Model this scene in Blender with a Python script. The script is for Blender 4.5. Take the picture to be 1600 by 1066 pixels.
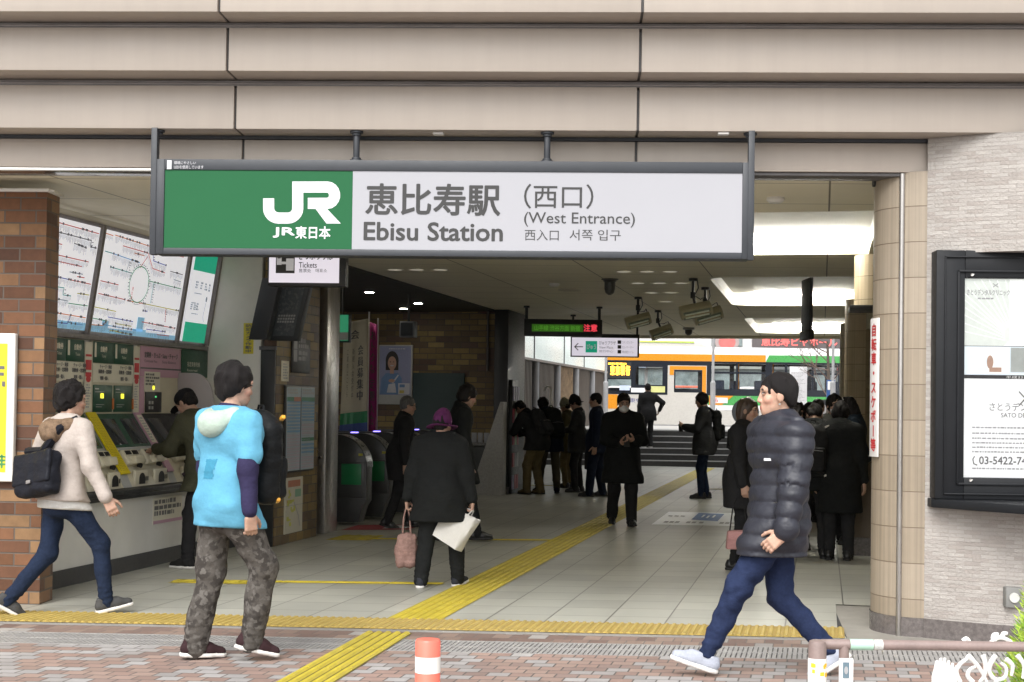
import bpy, bmesh, math, random
import numpy as np
from mathutils import Vector, Matrix
random.seed(7)
S = bpy.context.scene
COL = S.collection
for _o in list(bpy.data.objects): bpy.data.objects.remove(_o)
R = math.radians

# ------------------------------------------------------------------ camera, sky, sun, exposure
F, EYE, LIFT = 2222.0, 1.52, 61.0
cam = bpy.data.objects.new('camera', bpy.data.cameras.new('camera'))
COL.objects.link(cam)
CAMR = Matrix.Rotation(R(91), 4, 'X') @ Matrix.Rotation(.0134, 4, 'Z')
cam.matrix_world = Matrix.Translation((0, 0, EYE)) @ CAMR
cam.data.sensor_width = 36; cam.data.lens = F / 1600 * 36
cam.data.shift_y = LIFT / 1600
cam.data.clip_start = .1; cam.data.clip_end = 600
S.camera = cam

SUN_EL, SUN_AZ = R(48), R(200)       # overcast: high soft sun behind the camera
w = bpy.data.worlds.new('World'); S.world = w; w.use_nodes = True
nt = w.node_tree; bg = nt.nodes['Background']
sky = nt.nodes.new('ShaderNodeTexSky'); sky.sky_type = 'NISHITA'; sky.sun_disc = False
sky.sun_elevation = SUN_EL; sky.sun_rotation = SUN_AZ; sky.dust_density = 4; sky.air_density = 1.2
hs = nt.nodes.new('ShaderNodeHueSaturation'); hs.inputs['Saturation'].default_value = .12; hs.inputs['Value'].default_value = 1.0
nt.links.new(sky.outputs[0], hs.inputs['Color'])
nt.links.new(hs.outputs[0], bg.inputs['Color']); bg.inputs['Strength'].default_value = .15
sl = bpy.data.lights.new('sun', 'SUN'); sl.energy = .5; sl.angle = R(40); sl.color = (1, .96, .9)
so = bpy.data.objects.new('sun', sl); COL.objects.link(so)
_d = Vector((math.sin(SUN_AZ) * math.cos(SUN_EL), math.cos(SUN_AZ) * math.cos(SUN_EL), math.sin(SUN_EL)))
so.rotation_euler = _d.to_track_quat('Z', 'Y').to_euler()
so.location = (0, -20, 30)
S.view_settings.view_transform = 'Standard'; S.view_settings.look = 'None'
S.view_settings.exposure = 1.18; S.view_settings.gamma = 1
S.render.engine = 'CYCLES'
S.cycles.use_denoising = True
S.cycles.max_bounces = 8; S.cycles.diffuse_bounces = 5; S.cycles.glossy_bounces = 4
S.cycles.sample_clamp_indirect = 6

# ------------------------------------------------------------------ frames: street front, hall, world
QF, QH = R(-2.47), R(-12.3)
FF = Matrix.Rotation(QF, 4, 'Z'); FH = Matrix.Rotation(QH, 4, 'Z'); FW = Matrix.Identity(4)
CAMP = Vector((0, 0, EYE))
def ray(px, py):
    return (CAMR.to_3x3() @ Vector(((px - 800) / F, (533 - py + LIFT) / F, -1)))
def hit(fr, px, py, ax, val):
    """the point on a plane of a frame that is seen at a pixel of the photograph"""
    i = fr.inverted(); o = i @ CAMP; d = i.to_3x3() @ ray(px, py)
    return o + d * ((val - o[ax]) / d[ax])
def at(px, py, y): return hit(FW, px, py, 1, y)
def gnd(px, py, z=0, fr=FW): return hit(fr, px, py, 2, z)

# ------------------------------------------------------------------ things, parts, meshes
WM = {}
def thing(name, label, cat, loc=(0, 0, 0), rz=0, group=None):
    o = bpy.data.objects.new(name, None); COL.objects.link(o)
    o.empty_display_size = .1
    o.matrix_basis = Matrix.Translation(loc) @ Matrix.Rotation(rz, 4, 'Z')
    WM[o] = o.matrix_basis.copy()
    return tag(o, label, cat, group)
def tag(o, label=None, cat=None, group=None, kind=None):
    if label: o['label'] = label
    if cat: o['category'] = cat
    if group: o['group'] = group
    if kind: o['kind'] = kind
    return o
def link(name, me, parent=None, frame=None):
    o = bpy.data.objects.new(name, me); COL.objects.link(o)
    if parent is None:
        o.matrix_basis = frame or FW; WM[o] = o.matrix_basis.copy()
    else:
        o.parent = parent
        f = frame if frame is not None else WM[parent]
        o.matrix_basis = WM[parent].inverted() @ f; WM[o] = f.copy()
    return o
def copy_tree(o, parent=None):
    c = o.copy(); COL.objects.link(c)
    if parent is not None: c.parent = parent
    for ch in [x for x in bpy.data.objects if x.parent == o]: copy_tree(ch, c)
    return c

class MB:
    def __init__(s): s.v = []; s.f = []; s.m = []; s.uv = {}
    def add(s, vs, fs, m=0):
        b = len(s.v); s.v += [tuple(p) for p in vs]
        for f in fs: s.f.append([b + i for i in f]); s.m.append(m)
        return s
    def poly(s, pts, m=0, uv=None):
        s.add(pts, [range(len(pts))], m)
        if uv: s.uv[len(s.f) - 1] = uv
        return s
    def box(s, x0, x1, y0, y1, z0, z1, m=0):
        v = [(x, y, z) for z in (z0, z1) for y in (y0, y1) for x in (x0, x1)]
        return s.add(v, [(0, 2, 3, 1), (4, 5, 7, 6), (0, 1, 5, 4), (2, 6, 7, 3), (0, 4, 6, 2), (1, 3, 7, 5)], m)
    def obox(s, c, ax, ay, az, m=0):
        c, ax, ay, az = map(Vector, (c, ax, ay, az))
        v = [c + ax * i + ay * j + az * k for k in (-1, 1) for j in (-1, 1) for i in (-1, 1)]
        return s.add(v, [(0, 2, 3, 1), (4, 5, 7, 6), (0, 1, 5, 4), (2, 6, 7, 3), (0, 4, 6, 2), (1, 3, 7, 5)], m)
    def cyl(s, p0, p1, r0, r1=None, n=16, m=0):
        p0, p1 = Vector(p0), Vector(p1); r1 = r0 if r1 is None else r1
        q = (p1 - p0).to_track_quat('Z', 'Y'); v = []
        for p, r in ((p0, r0), (p1, r1)):
            v += [p + q @ Vector((r * math.cos(2 * math.pi * i / n), r * math.sin(2 * math.pi * i / n), 0)) for i in range(n)]
        return s.add(v, [(i, (i + 1) % n, n + (i + 1) % n, n + i) for i in range(n)] + [range(n - 1, -1, -1), range(n, 2 * n)], m)
    def tube(s, pts, r, n=8, m=0):
        pts = [Vector(p) for p in pts]; v = []; fs = []
        rr = r if isinstance(r, (list, tuple)) else [r] * len(pts)
        nrm = None
        for k, p in enumerate(pts):
            t = (pts[min(k + 1, len(pts) - 1)] - pts[max(k - 1, 0)]).normalized()
            if nrm is None: nrm = t.orthogonal().normalized()
            nrm = (nrm - t * nrm.dot(t)).normalized(); b = t.cross(nrm)
            v += [p + (nrm * math.cos(2 * math.pi * i / n) + b * math.sin(2 * math.pi * i / n)) * rr[k] for i in range(n)]
        for k in range(len(pts) - 1):
            fs += [(k * n + i, k * n + (i + 1) % n, (k + 1) * n + (i + 1) % n, (k + 1) * n + i) for i in range(n)]
        fs += [range(n - 1, -1, -1), range((len(pts) - 1) * n, len(pts) * n)]
        return s.add(v, fs, m)
    def prism(s, poly, a, b, axis=1, m=0):
        """a 2D outline extruded along an axis from a to b"""
        def p3(u, w, k): return {0: (k, u, w), 1: (u, k, w), 2: (u, w, k)}[axis]
        n = len(poly); v = [p3(u, w, a) for u, w in poly] + [p3(u, w, b) for u, w in poly]
        return s.add(v, [(i, (i + 1) % n, n + (i + 1) % n, n + i) for i in range(n)] + [range(n - 1, -1, -1), range(n, 2 * n)], m)
    def lathe(s, prof, c=(0, 0, 0), n=24, m=0):
        v = []; fs = []; c = Vector(c)
        for r, z in prof: v += [c + Vector((r * math.cos(2 * math.pi * i / n), r * math.sin(2 * math.pi * i / n), z)) for i in range(n)]
        for k in range(len(prof) - 1):
            fs += [(k * n + i, k * n + (i + 1) % n, (k + 1) * n + (i + 1) % n, (k + 1) * n + i) for i in range(n)]
        fs += [range(n - 1, -1, -1), range((len(prof) - 1) * n, len(prof) * n)]
        return s.add(v, fs, m)
    def stroke(s, pts, wd, y, m=0, closed=False):
        """a flat line of given width drawn in the x-z plane at depth y"""
        P = [Vector((p[0], p[1])) for p in pts]; n = len(P); L = []; Rr = []
        for i in range(n):
            a = P[i - 1] if (i or closed) else None; c = P[(i + 1) % n] if (i < n - 1 or closed) else None
            d1 = (P[i] - a).normalized() if a is not None else None; d2 = (c - P[i]).normalized() if c is not None else None
            d1 = d1 or d2; d2 = d2 or d1
            nn = Vector((-(d1 + d2).y, (d1 + d2).x)); nn = nn.normalized() if nn.length > 1e-9 else Vector((-d1.y, d1.x))
            k = max(.4, nn.dot(Vector((-d1.y, d1.x)))); o = nn * (wd / 2 / k)
            L.append(P[i] + o); Rr.append(P[i] - o)
        v = [(p.x, y, p.y) for p in L] + [(p.x, y, p.y) for p in Rr]
        return s.add(v, [(i, n + i, n + (i + 1) % n, (i + 1) % n) for i in range(n if closed else n - 1)], m)
    def rect(s, x0, x1, z0, z1, y, m=0):
        return s.poly([(x0, y, z0), (x1, y, z0), (x1, y, z1), (x0, y, z1)], m)
    def disc(s, x, z, rx, rz, y, m=0, n=20, a0=0, a1=2 * math.pi):
        full = abs(a1 - a0 - 2 * math.pi) < 1e-6
        k = n if full else n + 1
        return s.poly([(x + rx * math.cos(a0 + (a1 - a0) * i / n), y, z + rz * math.sin(a0 + (a1 - a0) * i / n)) for i in range(k)], m)
    def xf(s, M, start=0):
        s.v[start:] = [tuple(M @ Vector(p)) for p in s.v[start:]]; return s
    def build(s, name, mats, parent=None, frame=None, bevel=0, seg=2, smooth=35):
        me = bpy.data.meshes.new(name); me.from_pydata(s.v, [], [list(f) for f in s.f])
        if not isinstance(mats, (list, tuple)): mats = [mats]
        for mt in mats: me.materials.append(mt)
        me.polygons.foreach_set('material_index', s.m)
        if s.uv:
            ul = me.uv_layers.new(name='UVMap')
            for fi, uv in s.uv.items():
                for k, li in enumerate(me.polygons[fi].loop_indices): ul.data[li].uv = uv[k]
        if bevel:
            bm = bmesh.new(); bm.from_mesh(me)
            ed = [e for e in bm.edges if len(e.link_faces) == 2 and e.calc_face_angle(0) > .6]
            bmesh.ops.bevel(bm, geom=ed, offset=bevel, segments=seg, profile=.5, affect='EDGES', clamp_overlap=True)
            bm.to_mesh(me); bm.free()
        if smooth:
            me.polygons.foreach_set('use_smooth', [True] * len(me.polygons)); me.set_sharp_from_angle(angle=R(smooth))
        me.update()
        return link(name, me, parent, frame)

_TXT = {}
def text_geo(s, bold=0, vertical=False):
    key = (s, bold, vertical)
    if key in _TXT: return _TXT[key]
    V = []; Fc = []
    def one(body):
        cu = bpy.data.curves.new('t', 'FONT'); cu.body = body; cu.size = 1; cu.resolution_u = 3
        o = bpy.data.objects.new('t', cu); COL.objects.link(o)
        dg = bpy.context.evaluated_depsgraph_get(); me = bpy.data.meshes.new_from_object(o.evaluated_get(dg))
        v = [(p.co.x, p.co.y) for p in me.vertices]; f = [list(p.vertices) for p in me.polygons]
        bpy.data.objects.remove(o); bpy.data.curves.remove(cu); bpy.data.meshes.remove(me)
        return v, f
    if vertical:
        for i, ch in enumerate(s):
            v, f = one(ch)
            if not v: continue
            mx = (max(p[0] for p in v) + min(p[0] for p in v)) / 2
            if ch in 'ー－': v = [(p[1] - .35, -(p[0] - mx) + .35) for p in v]; mx = 0; 
            b = len(V); V += [(p[0] - mx, p[1] - i * 1.08) for p in v]; Fc += [[b + k for k in g] for g in f]
    else: V, Fc = one(s)
    _TXT[key] = (V, Fc); return _TXT[key]
def text(mb, s, x0, x1, z0, z1, y, m=0, bold=0, vertical=False):
    """lettering fitted into a rectangle of the x-z plane at depth y; bold = extra stroke as a share of the height"""
    V, Fc = text_geo(s, 0, vertical)
    if not V: return mb
    ax, bx = min(p[0] for p in V), max(p[0] for p in V); az, bz = min(p[1] for p in V), max(p[1] for p in V)
    kx = (x1 - x0) / max(bx - ax, 1e-6); kz = (z1 - z0) / max(bz - az, 1e-6)
    h = bold * abs(z1 - z0)
    offs = [(0, 0)] if not bold else [(h * math.cos(k * math.pi / 4), h * math.sin(k * math.pi / 4)) for k in range(8)]
    for i, (ox, oz) in enumerate(offs):
        mb.add([(x0 + (p[0] - ax) * kx + ox, y - i * .00012, z0 + (p[1] - az) * kz + oz) for p in V], Fc, m)
    return mb
def scrib(mb, x0, x1, z0, z1, y, m, rows, rnd, fill=.62, words=True):
    """rows of small print too fine to read"""
    hh = (z1 - z0) / rows
    for r in range(rows):
        x = x0; zc = z1 - (r + .5) * hh; end = x0 + (x1 - x0) * rnd.uniform(.6, 1)
        while x < end:
            wl = min(hh * rnd.uniform(.35, 1.6), end - x)
            mb.rect(x, x + wl, zc - hh * fill / 2, zc + hh * fill / 2 * rnd.uniform(.6, 1), y, m); x += wl + hh * rnd.uniform(.15, .45)
    return mb

# ------------------------------------------------------------------ materials
class NG:
    def __init__(s, mat): s.t = mat.node_tree; s.n = s.t.nodes; s.l = s.t.links
    def put(s, inp, v):
        if isinstance(v, bpy.types.NodeSocket): s.l.new(v, inp)
        else: inp.default_value = v
    def math(s, op, a, b=0, c=None, clamp=False):
        n = s.n.new('ShaderNodeMath'); n.operation = op; n.use_clamp = clamp
        s.put(n.inputs[0], a); s.put(n.inputs[1], b)
        if c is not None: s.put(n.inputs[2], c)
        return n.outputs[0]
    def dot(s, v, a):
        n = s.n.new('ShaderNodeVectorMath'); n.operation = 'DOT_PRODUCT'; s.put(n.inputs[0], v); n.inputs[1].default_value = a
        return n.outputs['Value']
    def mix(s, f, a, b, blend='MIX'):
        n = s.n.new('ShaderNodeMix'); n.data_type = 'RGBA'; n.blend_type = blend
        s.put(n.inputs[0], f); s.put(n.inputs[6], a); s.put(n.inputs[7], b); return n.outputs[2]
    def noise(s, vec, scale, detail=3, rough=.55):
        n = s.n.new('ShaderNodeTexNoise'); n.inputs['Scale'].default_value = scale; n.inputs['Detail'].default_value = detail
        n.inputs['Roughness'].default_value = rough
        if vec is not None: s.l.new(vec, n.inputs['Vector'])
        return n.outputs[0]
    def rng(s, v, a, b, c, d):
        n = s.n.new('ShaderNodeMapRange'); s.put(n.inputs[0], v)
        for i, k in enumerate((a, b, c, d)): n.inputs[i + 1].default_value = k
        return n.outputs[0]
    def coord(s, kind='Object'): return s.n.new('ShaderNodeTexCoord').outputs[kind]
    def comb(s, x, y, z=0):
        n = s.n.new('ShaderNodeCombineXYZ'); s.put(n.inputs[0], x); s.put(n.inputs[1], y); s.put(n.inputs[2], z); return n.outputs[0]
    def scl(s, v, k):
        n = s.n.new('ShaderNodeVectorMath'); n.operation = 'MULTIPLY'; s.put(n.inputs[0], v); n.inputs[1].default_value = k; return n.outputs[0]
    def bump(s, h, strength=.3, dist=.01):
        n = s.n.new('ShaderNodeBump'); n.inputs['Strength'].default_value = strength; n.inputs['Distance'].default_value = dist
        s.l.new(h, n.inputs['Height']); return n.outputs[0]
def newmat(name):
    m = bpy.data.materials.new(name); m.use_nodes = True
    return m, NG(m), m.node_tree.nodes['Principled BSDF']
def c4(c): return (c[0], c[1], c[2], 1)
def pm(name, col, rough=.6, metal=0, var=.1, vs=3, bump=0, bs=60, spec=.5, emit=0, stretch=None, coat=0, ecol=None, rv=.07, streak=0):
    """a plain material with uneven tone, wear and grain"""
    m, g, b = newmat(name)
    v = g.coord('Object')
    if stretch: v = g.scl(v, stretch)
    n1 = g.noise(v, vs, 4); n2 = g.noise(v, vs * 9, 3)
    k = g.math('ADD', g.rng(n1, .3, .7, -var, var), g.rng(n2, .3, .7, -var * .5, var * .5))
    f = g.math('ADD', k, 1)
    if streak: f = g.math('MULTIPLY', f, g.math('MULTIPLY', g.rng(g.noise(g.scl(g.coord('Object'), (9, 9, .5)), 1, 4, .6), .35, .7, 1 + streak * .4, 1 - streak), g.rng(g.noise(g.coord('Object'), .45, 3), .3, .7, 1 - streak * .5, 1 + streak * .4)))
    g.put(b.inputs['Base Color'], g.mix(1, c4(col), g.comb(f, f, f), 'MULTIPLY'))
    g.put(b.inputs['Roughness'], g.math('ADD', g.rng(n2, .3, .7, -rv, rv), rough, clamp=True))
    b.inputs['Metallic'].default_value = metal; b.inputs['Specular IOR Level'].default_value = spec
    b.inputs['Coat Weight'].default_value = coat
    if bump: g.put(b.inputs['Normal'], g.bump(g.noise(v, bs, 3), bump, .004))
    if emit:
        b.inputs['Emission Color'].default_value = c4(ecol or col); b.inputs['Emission Strength'].default_value = emit
    return m
def cells(name, cols, w_, h_, gap, gcol, sv, tv, off=.5, rough=.6, uv=False, bump=.5, var=.12, grain=0, gs=80, hjit=0, spec=.4, stain=0, fine=None, off2=(0, 0), roughvar=.08):
    """bricks, tiles or pavers: every cell gets one of cols, with recessed joints"""
    m, g, b = newmat(name)
    v = g.coord('UV' if uv else 'Object')
    s = g.math('ADD', g.dot(v, sv), off2[0]); t = g.math('ADD', g.dot(v, tv), off2[1])
    ty = g.math('DIVIDE', t, h_); row = g.math('FLOOR', ty); fy = g.math('FRACT', ty)
    sh = g.math('MULTIPLY', g.math('FRACT', g.math('MULTIPLY', row, .5)), 2 * off)
    sx = g.math('ADD', g.math('DIVIDE', s, w_), sh); col = g.math('FLOOR', sx); fx = g.math('FRACT', sx)
    ex = g.math('MULTIPLY', g.math('MINIMUM', fx, g.math('SUBTRACT', 1, fx)), w_)
    ey = g.math('MULTIPLY', g.math('MINIMUM', fy, g.math('SUBTRACT', 1, fy)), h_)
    e = g.math('MINIMUM', ex, ey)
    mask = g.rng(e, gap * .35, gap * .65, 0, 1)
    wn = g.n.new('ShaderNodeTexWhiteNoise'); wn.noise_dimensions = '3D'; g.l.new(g.comb(col, row, 3.3), wn.inputs['Vector'])
    rp = g.n.new('ShaderNodeValToRGB'); rp.color_ramp.interpolation = 'CONSTANT'
    tot = sum(c[1] for c in cols); acc = 0
    for i, (c, wt) in enumerate(cols):
        if i == 0: rp.color_ramp.elements.remove(rp.color_ramp.elements[1])
        el = rp.color_ramp.elements[0] if i == 0 else rp.color_ramp.elements.new(acc / tot)
        el.color = c4(c); acc += wt
    g.l.new(wn.outputs['Value'], rp.inputs[0])
    obj = g.coord('Object')
    n1 = g.noise(obj, 14, 4); n3 = g.noise(obj, .9, 4)
    wn2 = g.n.new('ShaderNodeTexWhiteNoise'); wn2.noise_dimensions = '3D'; g.l.new(g.comb(col, row, 9.1), wn2.inputs['Vector'])
    f = g.math('ADD', g.math('ADD', g.rng(n1, .3, .7, -var * .6, var * .6), g.rng(wn2.outputs['Value'], 0, 1, -var, var)), 1)
    if stain: f = g.math('MULTIPLY', f, g.rng(n3, .35, .65, 1 - stain, 1 + stain * .3))
    if fine:   # stripes inside a cell
        fn = g.noise(g.scl(obj if not uv else v, fine[0]), 1, 2); f = g.math('MULTIPLY', f, g.rng(fn, .3, .7, 1 - fine[1], 1 + fine[1]))
    base = g.mix(1, rp.outputs[0], g.comb(f, f, f), 'MULTIPLY')
    g.put(b.inputs['Base Color'], g.mix(mask, c4(gcol), base))
    g.put(b.inputs['Roughness'], g.math('ADD', g.rng(n1, .3, .7, -roughvar, roughvar), rough, clamp=True)); b.inputs['Specular IOR Level'].default_value = spec
    hgt = g.math('ADD', mask, g.math('MULTIPLY', wn2.outputs['Value'], hjit))
    if grain: hgt = g.math('ADD', hgt, g.math('MULTIPLY', g.noise(obj, gs, 3), grain))
    if bump: g.put(b.inputs['Normal'], g.bump(hgt, bump, .006))
    return m

M = {}
M['panel'] = pm('taupe metal panel', (.38, .332, .288), .45, streak=.04, var=.025, vs=.8, bump=.02, stretch=(1, 1, 3))
M['panel_dk'] = pm('taupe soffit panel', (.36, .31, .27), .5, var=.05, vs=1)
M['joint'] = pm('dark grey joint', (.09, .085, .085), .5, var=.2, vs=6)
M['rail'] = pm('grey metal rail', (.22, .205, .20), .4, var=.15, vs=4, stretch=(1, 8, 8))
M['ceil'] = pm('painted ceiling board', (.58, .54, .44), .65, var=.06, vs=.7)
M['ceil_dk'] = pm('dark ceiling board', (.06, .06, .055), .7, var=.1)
M['white'] = pm('white paint', (.74, .73, .70), .5, var=.04)
M['grey_wall'] = pm('pale grey panel', (.70, .69, .65), .5, var=.05, vs=1.2)
M['base_dk'] = pm('dark baseboard', (.06, .06, .06), .5, var=.1)
M['steel'] = pm('brushed stainless', (.42, .40, .38), .32, metal=.9, var=.1, vs=2, stretch=(12, 12, .6))
M['black'] = pm('black metal', (.016, .017, .018), .42, var=.15)
M['slate'] = pm('slate painted metal', (.032, .036, .043), .45, var=.08)
M['chrome'] = pm('polished trim', (.55, .53, .5), .2, metal=.95, var=.06, stretch=(.3, 6, 6))
M['concrete'] = pm('smooth concrete strip', (.27, .26, .245), .75, var=.1, vs=5, bump=.2)
M['yellow'] = pm('yellow tactile tile', (.42, .31, .085), .6, var=.13, vs=5, bump=.1)
M['yellow2'] = pm('bright yellow tactile tile', (.50, .40, .035), .55, var=.14, vs=6, bump=.1)
M['granite'] = pm('polished granite', (.13, .115, .11), .22, var=.25, vs=40)
M['asphalt'] = pm('asphalt', (.05, .05, .052), .85, var=.15, vs=8, bump=.3)
# hall floor: skewed grid, joints along the hall and along the street front
_u = Vector((math.sin(-QH), math.cos(-QH))); _e = Vector((math.cos(QF), math.sin(QF)))
_det = _e.x * _u.y - _e.y * _u.x
SV = (_u.y / _det, -_u.x / _det, 0); TV = (-_e.y / _det, _e.x / _det, 0)      # s along the front, t along the hall
M['floor'] = cells('hall floor tile', [((.42, .418, .365), 1), ((.44, .438, .382), 1), ((.40, .398, .35), 1)], .42, .42, .010, (.12, .115, .10), SV, TV, off=0, rough=.36, bump=0, var=.05, stain=.14, spec=.4, off2=(.24, .0), roughvar=.015)
M['paver'] = cells('street paver', [((.275, .19, .16), 4), ((.30, .215, .18), 4), ((.235, .17, .148), 2), ((.335, .32, .312), 3.2), ((.29, .272, .262), 2.4)], .128, .108, .009, (.10, .088, .08), SV, TV, off=.5, rough=.75, bump=.35, var=.1, stain=.12, grain=.3)
M['paver_b'] = cells('brown paver course', [((.21, .145, .12), 4), ((.25, .18, .145), 4), ((.18, .12, .10), 2), ((.33, .31, .29), 1.5)], .118, .152, .007, (.13, .115, .105), SV, TV, off=.5, rough=.75, bump=.35, var=.1, stain=.12, grain=.3)
_br = [((.165, .082, .046), 3), ((.205, .112, .06), 3), ((.125, .062, .038), 2), ((.25, .15, .08), 2), ((.095, .05, .034), 1)]
M['brick'] = cells('red brown brick', _br, .235, .094, .011, (.12, .10, .085), (1, 0, 0), (0, 0, 1), rough=.7, bump=.6, var=.18, grain=.2, spec=.15)
M['brick_s'] = cells('red brown brick return', _br, .235, .094, .011, (.12, .10, .085), (0, 1, 0), (0, 0, 1), rough=.5, bump=.6, var=.18, grain=.2)
_yb = [((.17, .115, .045), 3), ((.22, .155, .055), 3), ((.12, .08, .04), 2), ((.10, .06, .04), 1)]
M['ybrick'] = cells('ochre brick', _yb, .30, .10, .012, (.07, .06, .05), (1, 0, 0), (0, 0, 1), rough=.55, bump=.5, var=.2, grain=.2)
M['ybrick_s'] = cells('ochre brick along hall', _yb, .23, .10, .010, (.07, .06, .05), (0, 1, 0), (0, 0, 1), rough=.5, bump=.5, var=.15, grain=.2)
M['splitstone'] = cells('split face white tile', [((.36, .335, .31), 3), ((.385, .36, .335), 3), ((.335, .305, .28), 2)], .105, .026, .003, (.335, .308, .284), (1, 0, 0), (0, 1, 0), uv=True, rough=.85, bump=.6, var=.05, grain=2.6, gs=60, hjit=.6)
M['coltile'] = cells('striped beige tile', [((.285, .235, .175), 3), ((.305, .255, .195), 3), ((.262, .215, .158), 2)], 9, .242, .007, (.16, .12, .085), (1, 0, 0), (0, 1, 0), uv=True, off=0, rough=.5, bump=.3, var=.05, fine=((46, .35, 1), .16), off2=(.02, .0))
M['coltile_dk'] = M['coltile']
# ------------------------------------------------------------------ the setting
def ground(name, pts, z, mat, kind='structure', frame=FW):
    o = MB().poly([(x, y, z) for x, y in pts]).build(name, mat, frame=frame); return tag(o, kind=kind)
ground('ground', [(-250, -250), (250, -250), (250, 450), (-250, 450)], -.012, M['asphalt'])
BAND0, BAND1 = 9.54, 10.0
# pavement in front of the station
tag(MB().poly([(-40, -30, 0), (40, -30, 0), (40, 8.70, 0), (-40, 8.70, 0)]).build('pavement', M['paver'], frame=FF), kind='structure')
# ------------------------------------------------------------------ floor and street surfaces
def fp(a, b, z=0): return FF @ Vector((a, b, z))
def hp(s, t, z=0): return FH @ Vector((s, t, z))
def fxy(a, b): p = fp(a, b); return (p.x, p.y)
def hxy(s, t): p = hp(s, t); return (p.x, p.y)
def tfront(s, b):
    p0, p1 = FF.inverted() @ hp(s, 0), FF.inverted() @ hp(s, 1); return (b - p0.y) / (p1.y - p0.y)
bpy.data.objects.remove(bpy.data.objects['pavement'])
ground('pavement', [fxy(-40, -20), fxy(40, -20), fxy(40, 8.72), fxy(-40, 8.72)], 0, M['paver'])
ground('bounce_road', [fxy(-120, -60), fxy(120, -60), fxy(120, 3.4), fxy(-120, 3.4)], .004, pm('pale bounce surface', (.30, .295, .285), .85, var=.1, vs=2))  # unseen street ground, added pale to bounce light up under the soffits
ground('paver_course', [fxy(-40, 9.15), fxy(40, 9.15), fxy(40, 9.455), fxy(-40, 9.455)], 0, M['paver_b'])
ground('threshold_strip', [fxy(-40, 9.455), fxy(40, 9.455), fxy(40, BAND0), fxy(-40, BAND0)], 0, M['concrete'])
ground('hall_floor', [fxy(-14, BAND0), fxy(1.84, BAND0), fxy(1.84, 9.75), hxy(.12, 10.2), hxy(.12, 11.4), hxy(3, 11.4), hxy(3, 36.4), hxy(-16, 36.4)], 0, M['floor'])
ground('ramp_apron', [fxy(1.84, BAND0), fxy(6, BAND0), fxy(6, 11.5), hxy(.1, 11.4)], -.008, M['apron'] if 'apron' in M else pm('worn apron', (.27, .255, .225), .7, var=.15, vs=3, bump=.2))
# drain grating: a real row of bars over a dark channel
g = thing('drain_grating', 'long grey slotted drain grating crossing the paved ground before the entrance', 'drain grating', fp(-3, 8.93))
MB().box(-9, 9, 8.72, 9.15, -.03, -.011).build('channel', pm('dark drain channel', (.16, .155, .15), .9), g, FF)
mb = MB()
for i in range(300):
    x = -4.2 + i * .031
    v0 = FF.inverted() @ hp(0, 0)
    sk = math.tan(QF - QH)
    mb.add([(x, 8.725, 0), (x + .023, 8.725, 0), (x + .023 + .42 * sk, 9.145, 0), (x + .42 * sk, 9.145, 0), (x, 8.725, -.01), (x + .023, 8.725, -.01), (x + .023 + .42 * sk, 9.145, -.01), (x + .42 * sk, 9.145, -.01)], [(0, 1, 2, 3), (0, 4, 5, 1), (1, 5, 6, 2), (2, 6, 7, 3), (3, 7, 4, 0)])
for y in (8.72, 8.93, 9.13): mb.box(-4.3, 5.4, y, y + .02, -.012, .001)
mb.build('grate', pm('cast grey grating', (.30, .29, .28), .6, var=.15, vs=8), g, FF)

M['yellow_d'] = pm('yellow tactile base', (.34, .24, .06), .7, var=.15, vs=6); M['yellow2_d'] = pm('bright tactile base', (.40, .31, .025), .65, var=.15, vs=6); M['yellow2_k'] = pm('dark tactile base', (.16, .13, .02), .7, var=.2, vs=8)  # base sheets in a darker yellow than the raised bars
def ridged(name, label, org, dx, dy, L, Wd, bars, mat, along=True, h=.006, gap=.35, tile=.42, base=None):
    """tactile paving: base sheet with raised bars running along dx (or dy)"""
    o = Vector((org[0], org[1], 0)); dx = Vector((*dx, 0)); dy = Vector((*dy, 0)); mb = MB()
    def pt(i, j, z): q = o + dx * i + dy * j; return (q.x, q.y, z)
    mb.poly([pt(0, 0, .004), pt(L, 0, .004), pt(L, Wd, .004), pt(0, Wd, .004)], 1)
    def bar(i0, i1, j0, j1):
        k = .25
        jm0, jm1 = (j0 + (j1 - j0) * k, j1 - (j1 - j0) * k) if along else (j0, j1)
        im0, im1 = (i0, i1) if along else (i0 + (i1 - i0) * k, i1 - (i1 - i0) * k)
        mb.add([pt(i0, j0, .004), pt(i1, j0, .004), pt(i1, j1, .004), pt(i0, j1, .004), pt(im0, jm0, h + .004), pt(im1, jm0, h + .004), pt(im1, jm1, h + .004), pt(im0, jm1, h + .004)], [(4, 5, 6, 7), (0, 1, 5, 4), (1, 2, 6, 5), (2, 3, 7, 6), (3, 0, 4, 7)])
    if along:
        n = max(1, int(L / tile)); tl = L / n; p = Wd / bars
        for a in range(n):
            for b in range(bars): bar(a * tl + .008, (a + 1) * tl - .008, b * p + p * gap / 2, (b + 1) * p - p * gap / 2)
    else:
        n = max(1, round(L / tile)); tl = L / n; p = tl / bars
        for a in range(n):
            for b in range(bars): bar(a * tl + b * p + p * gap / 2, a * tl + (b + 1) * p - p * gap / 2, .012, Wd - .012)
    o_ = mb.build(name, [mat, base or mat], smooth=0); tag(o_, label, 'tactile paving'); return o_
eF = (math.cos(QF), math.sin(QF)); uH = (math.sin(-QH), math.cos(-QH)); sk = 1 / math.cos(QF - QH)
p0 = fp(-5.68, BAND0); ridged('tactile_strip', 'wide pale yellow ridged strip along the threshold of the hall', (p0.x, p0.y), eF, uH, 7.5, .46 * sk, 8, M['yellow'], along=False, base=M['yellow_d'], h=.009)
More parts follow.
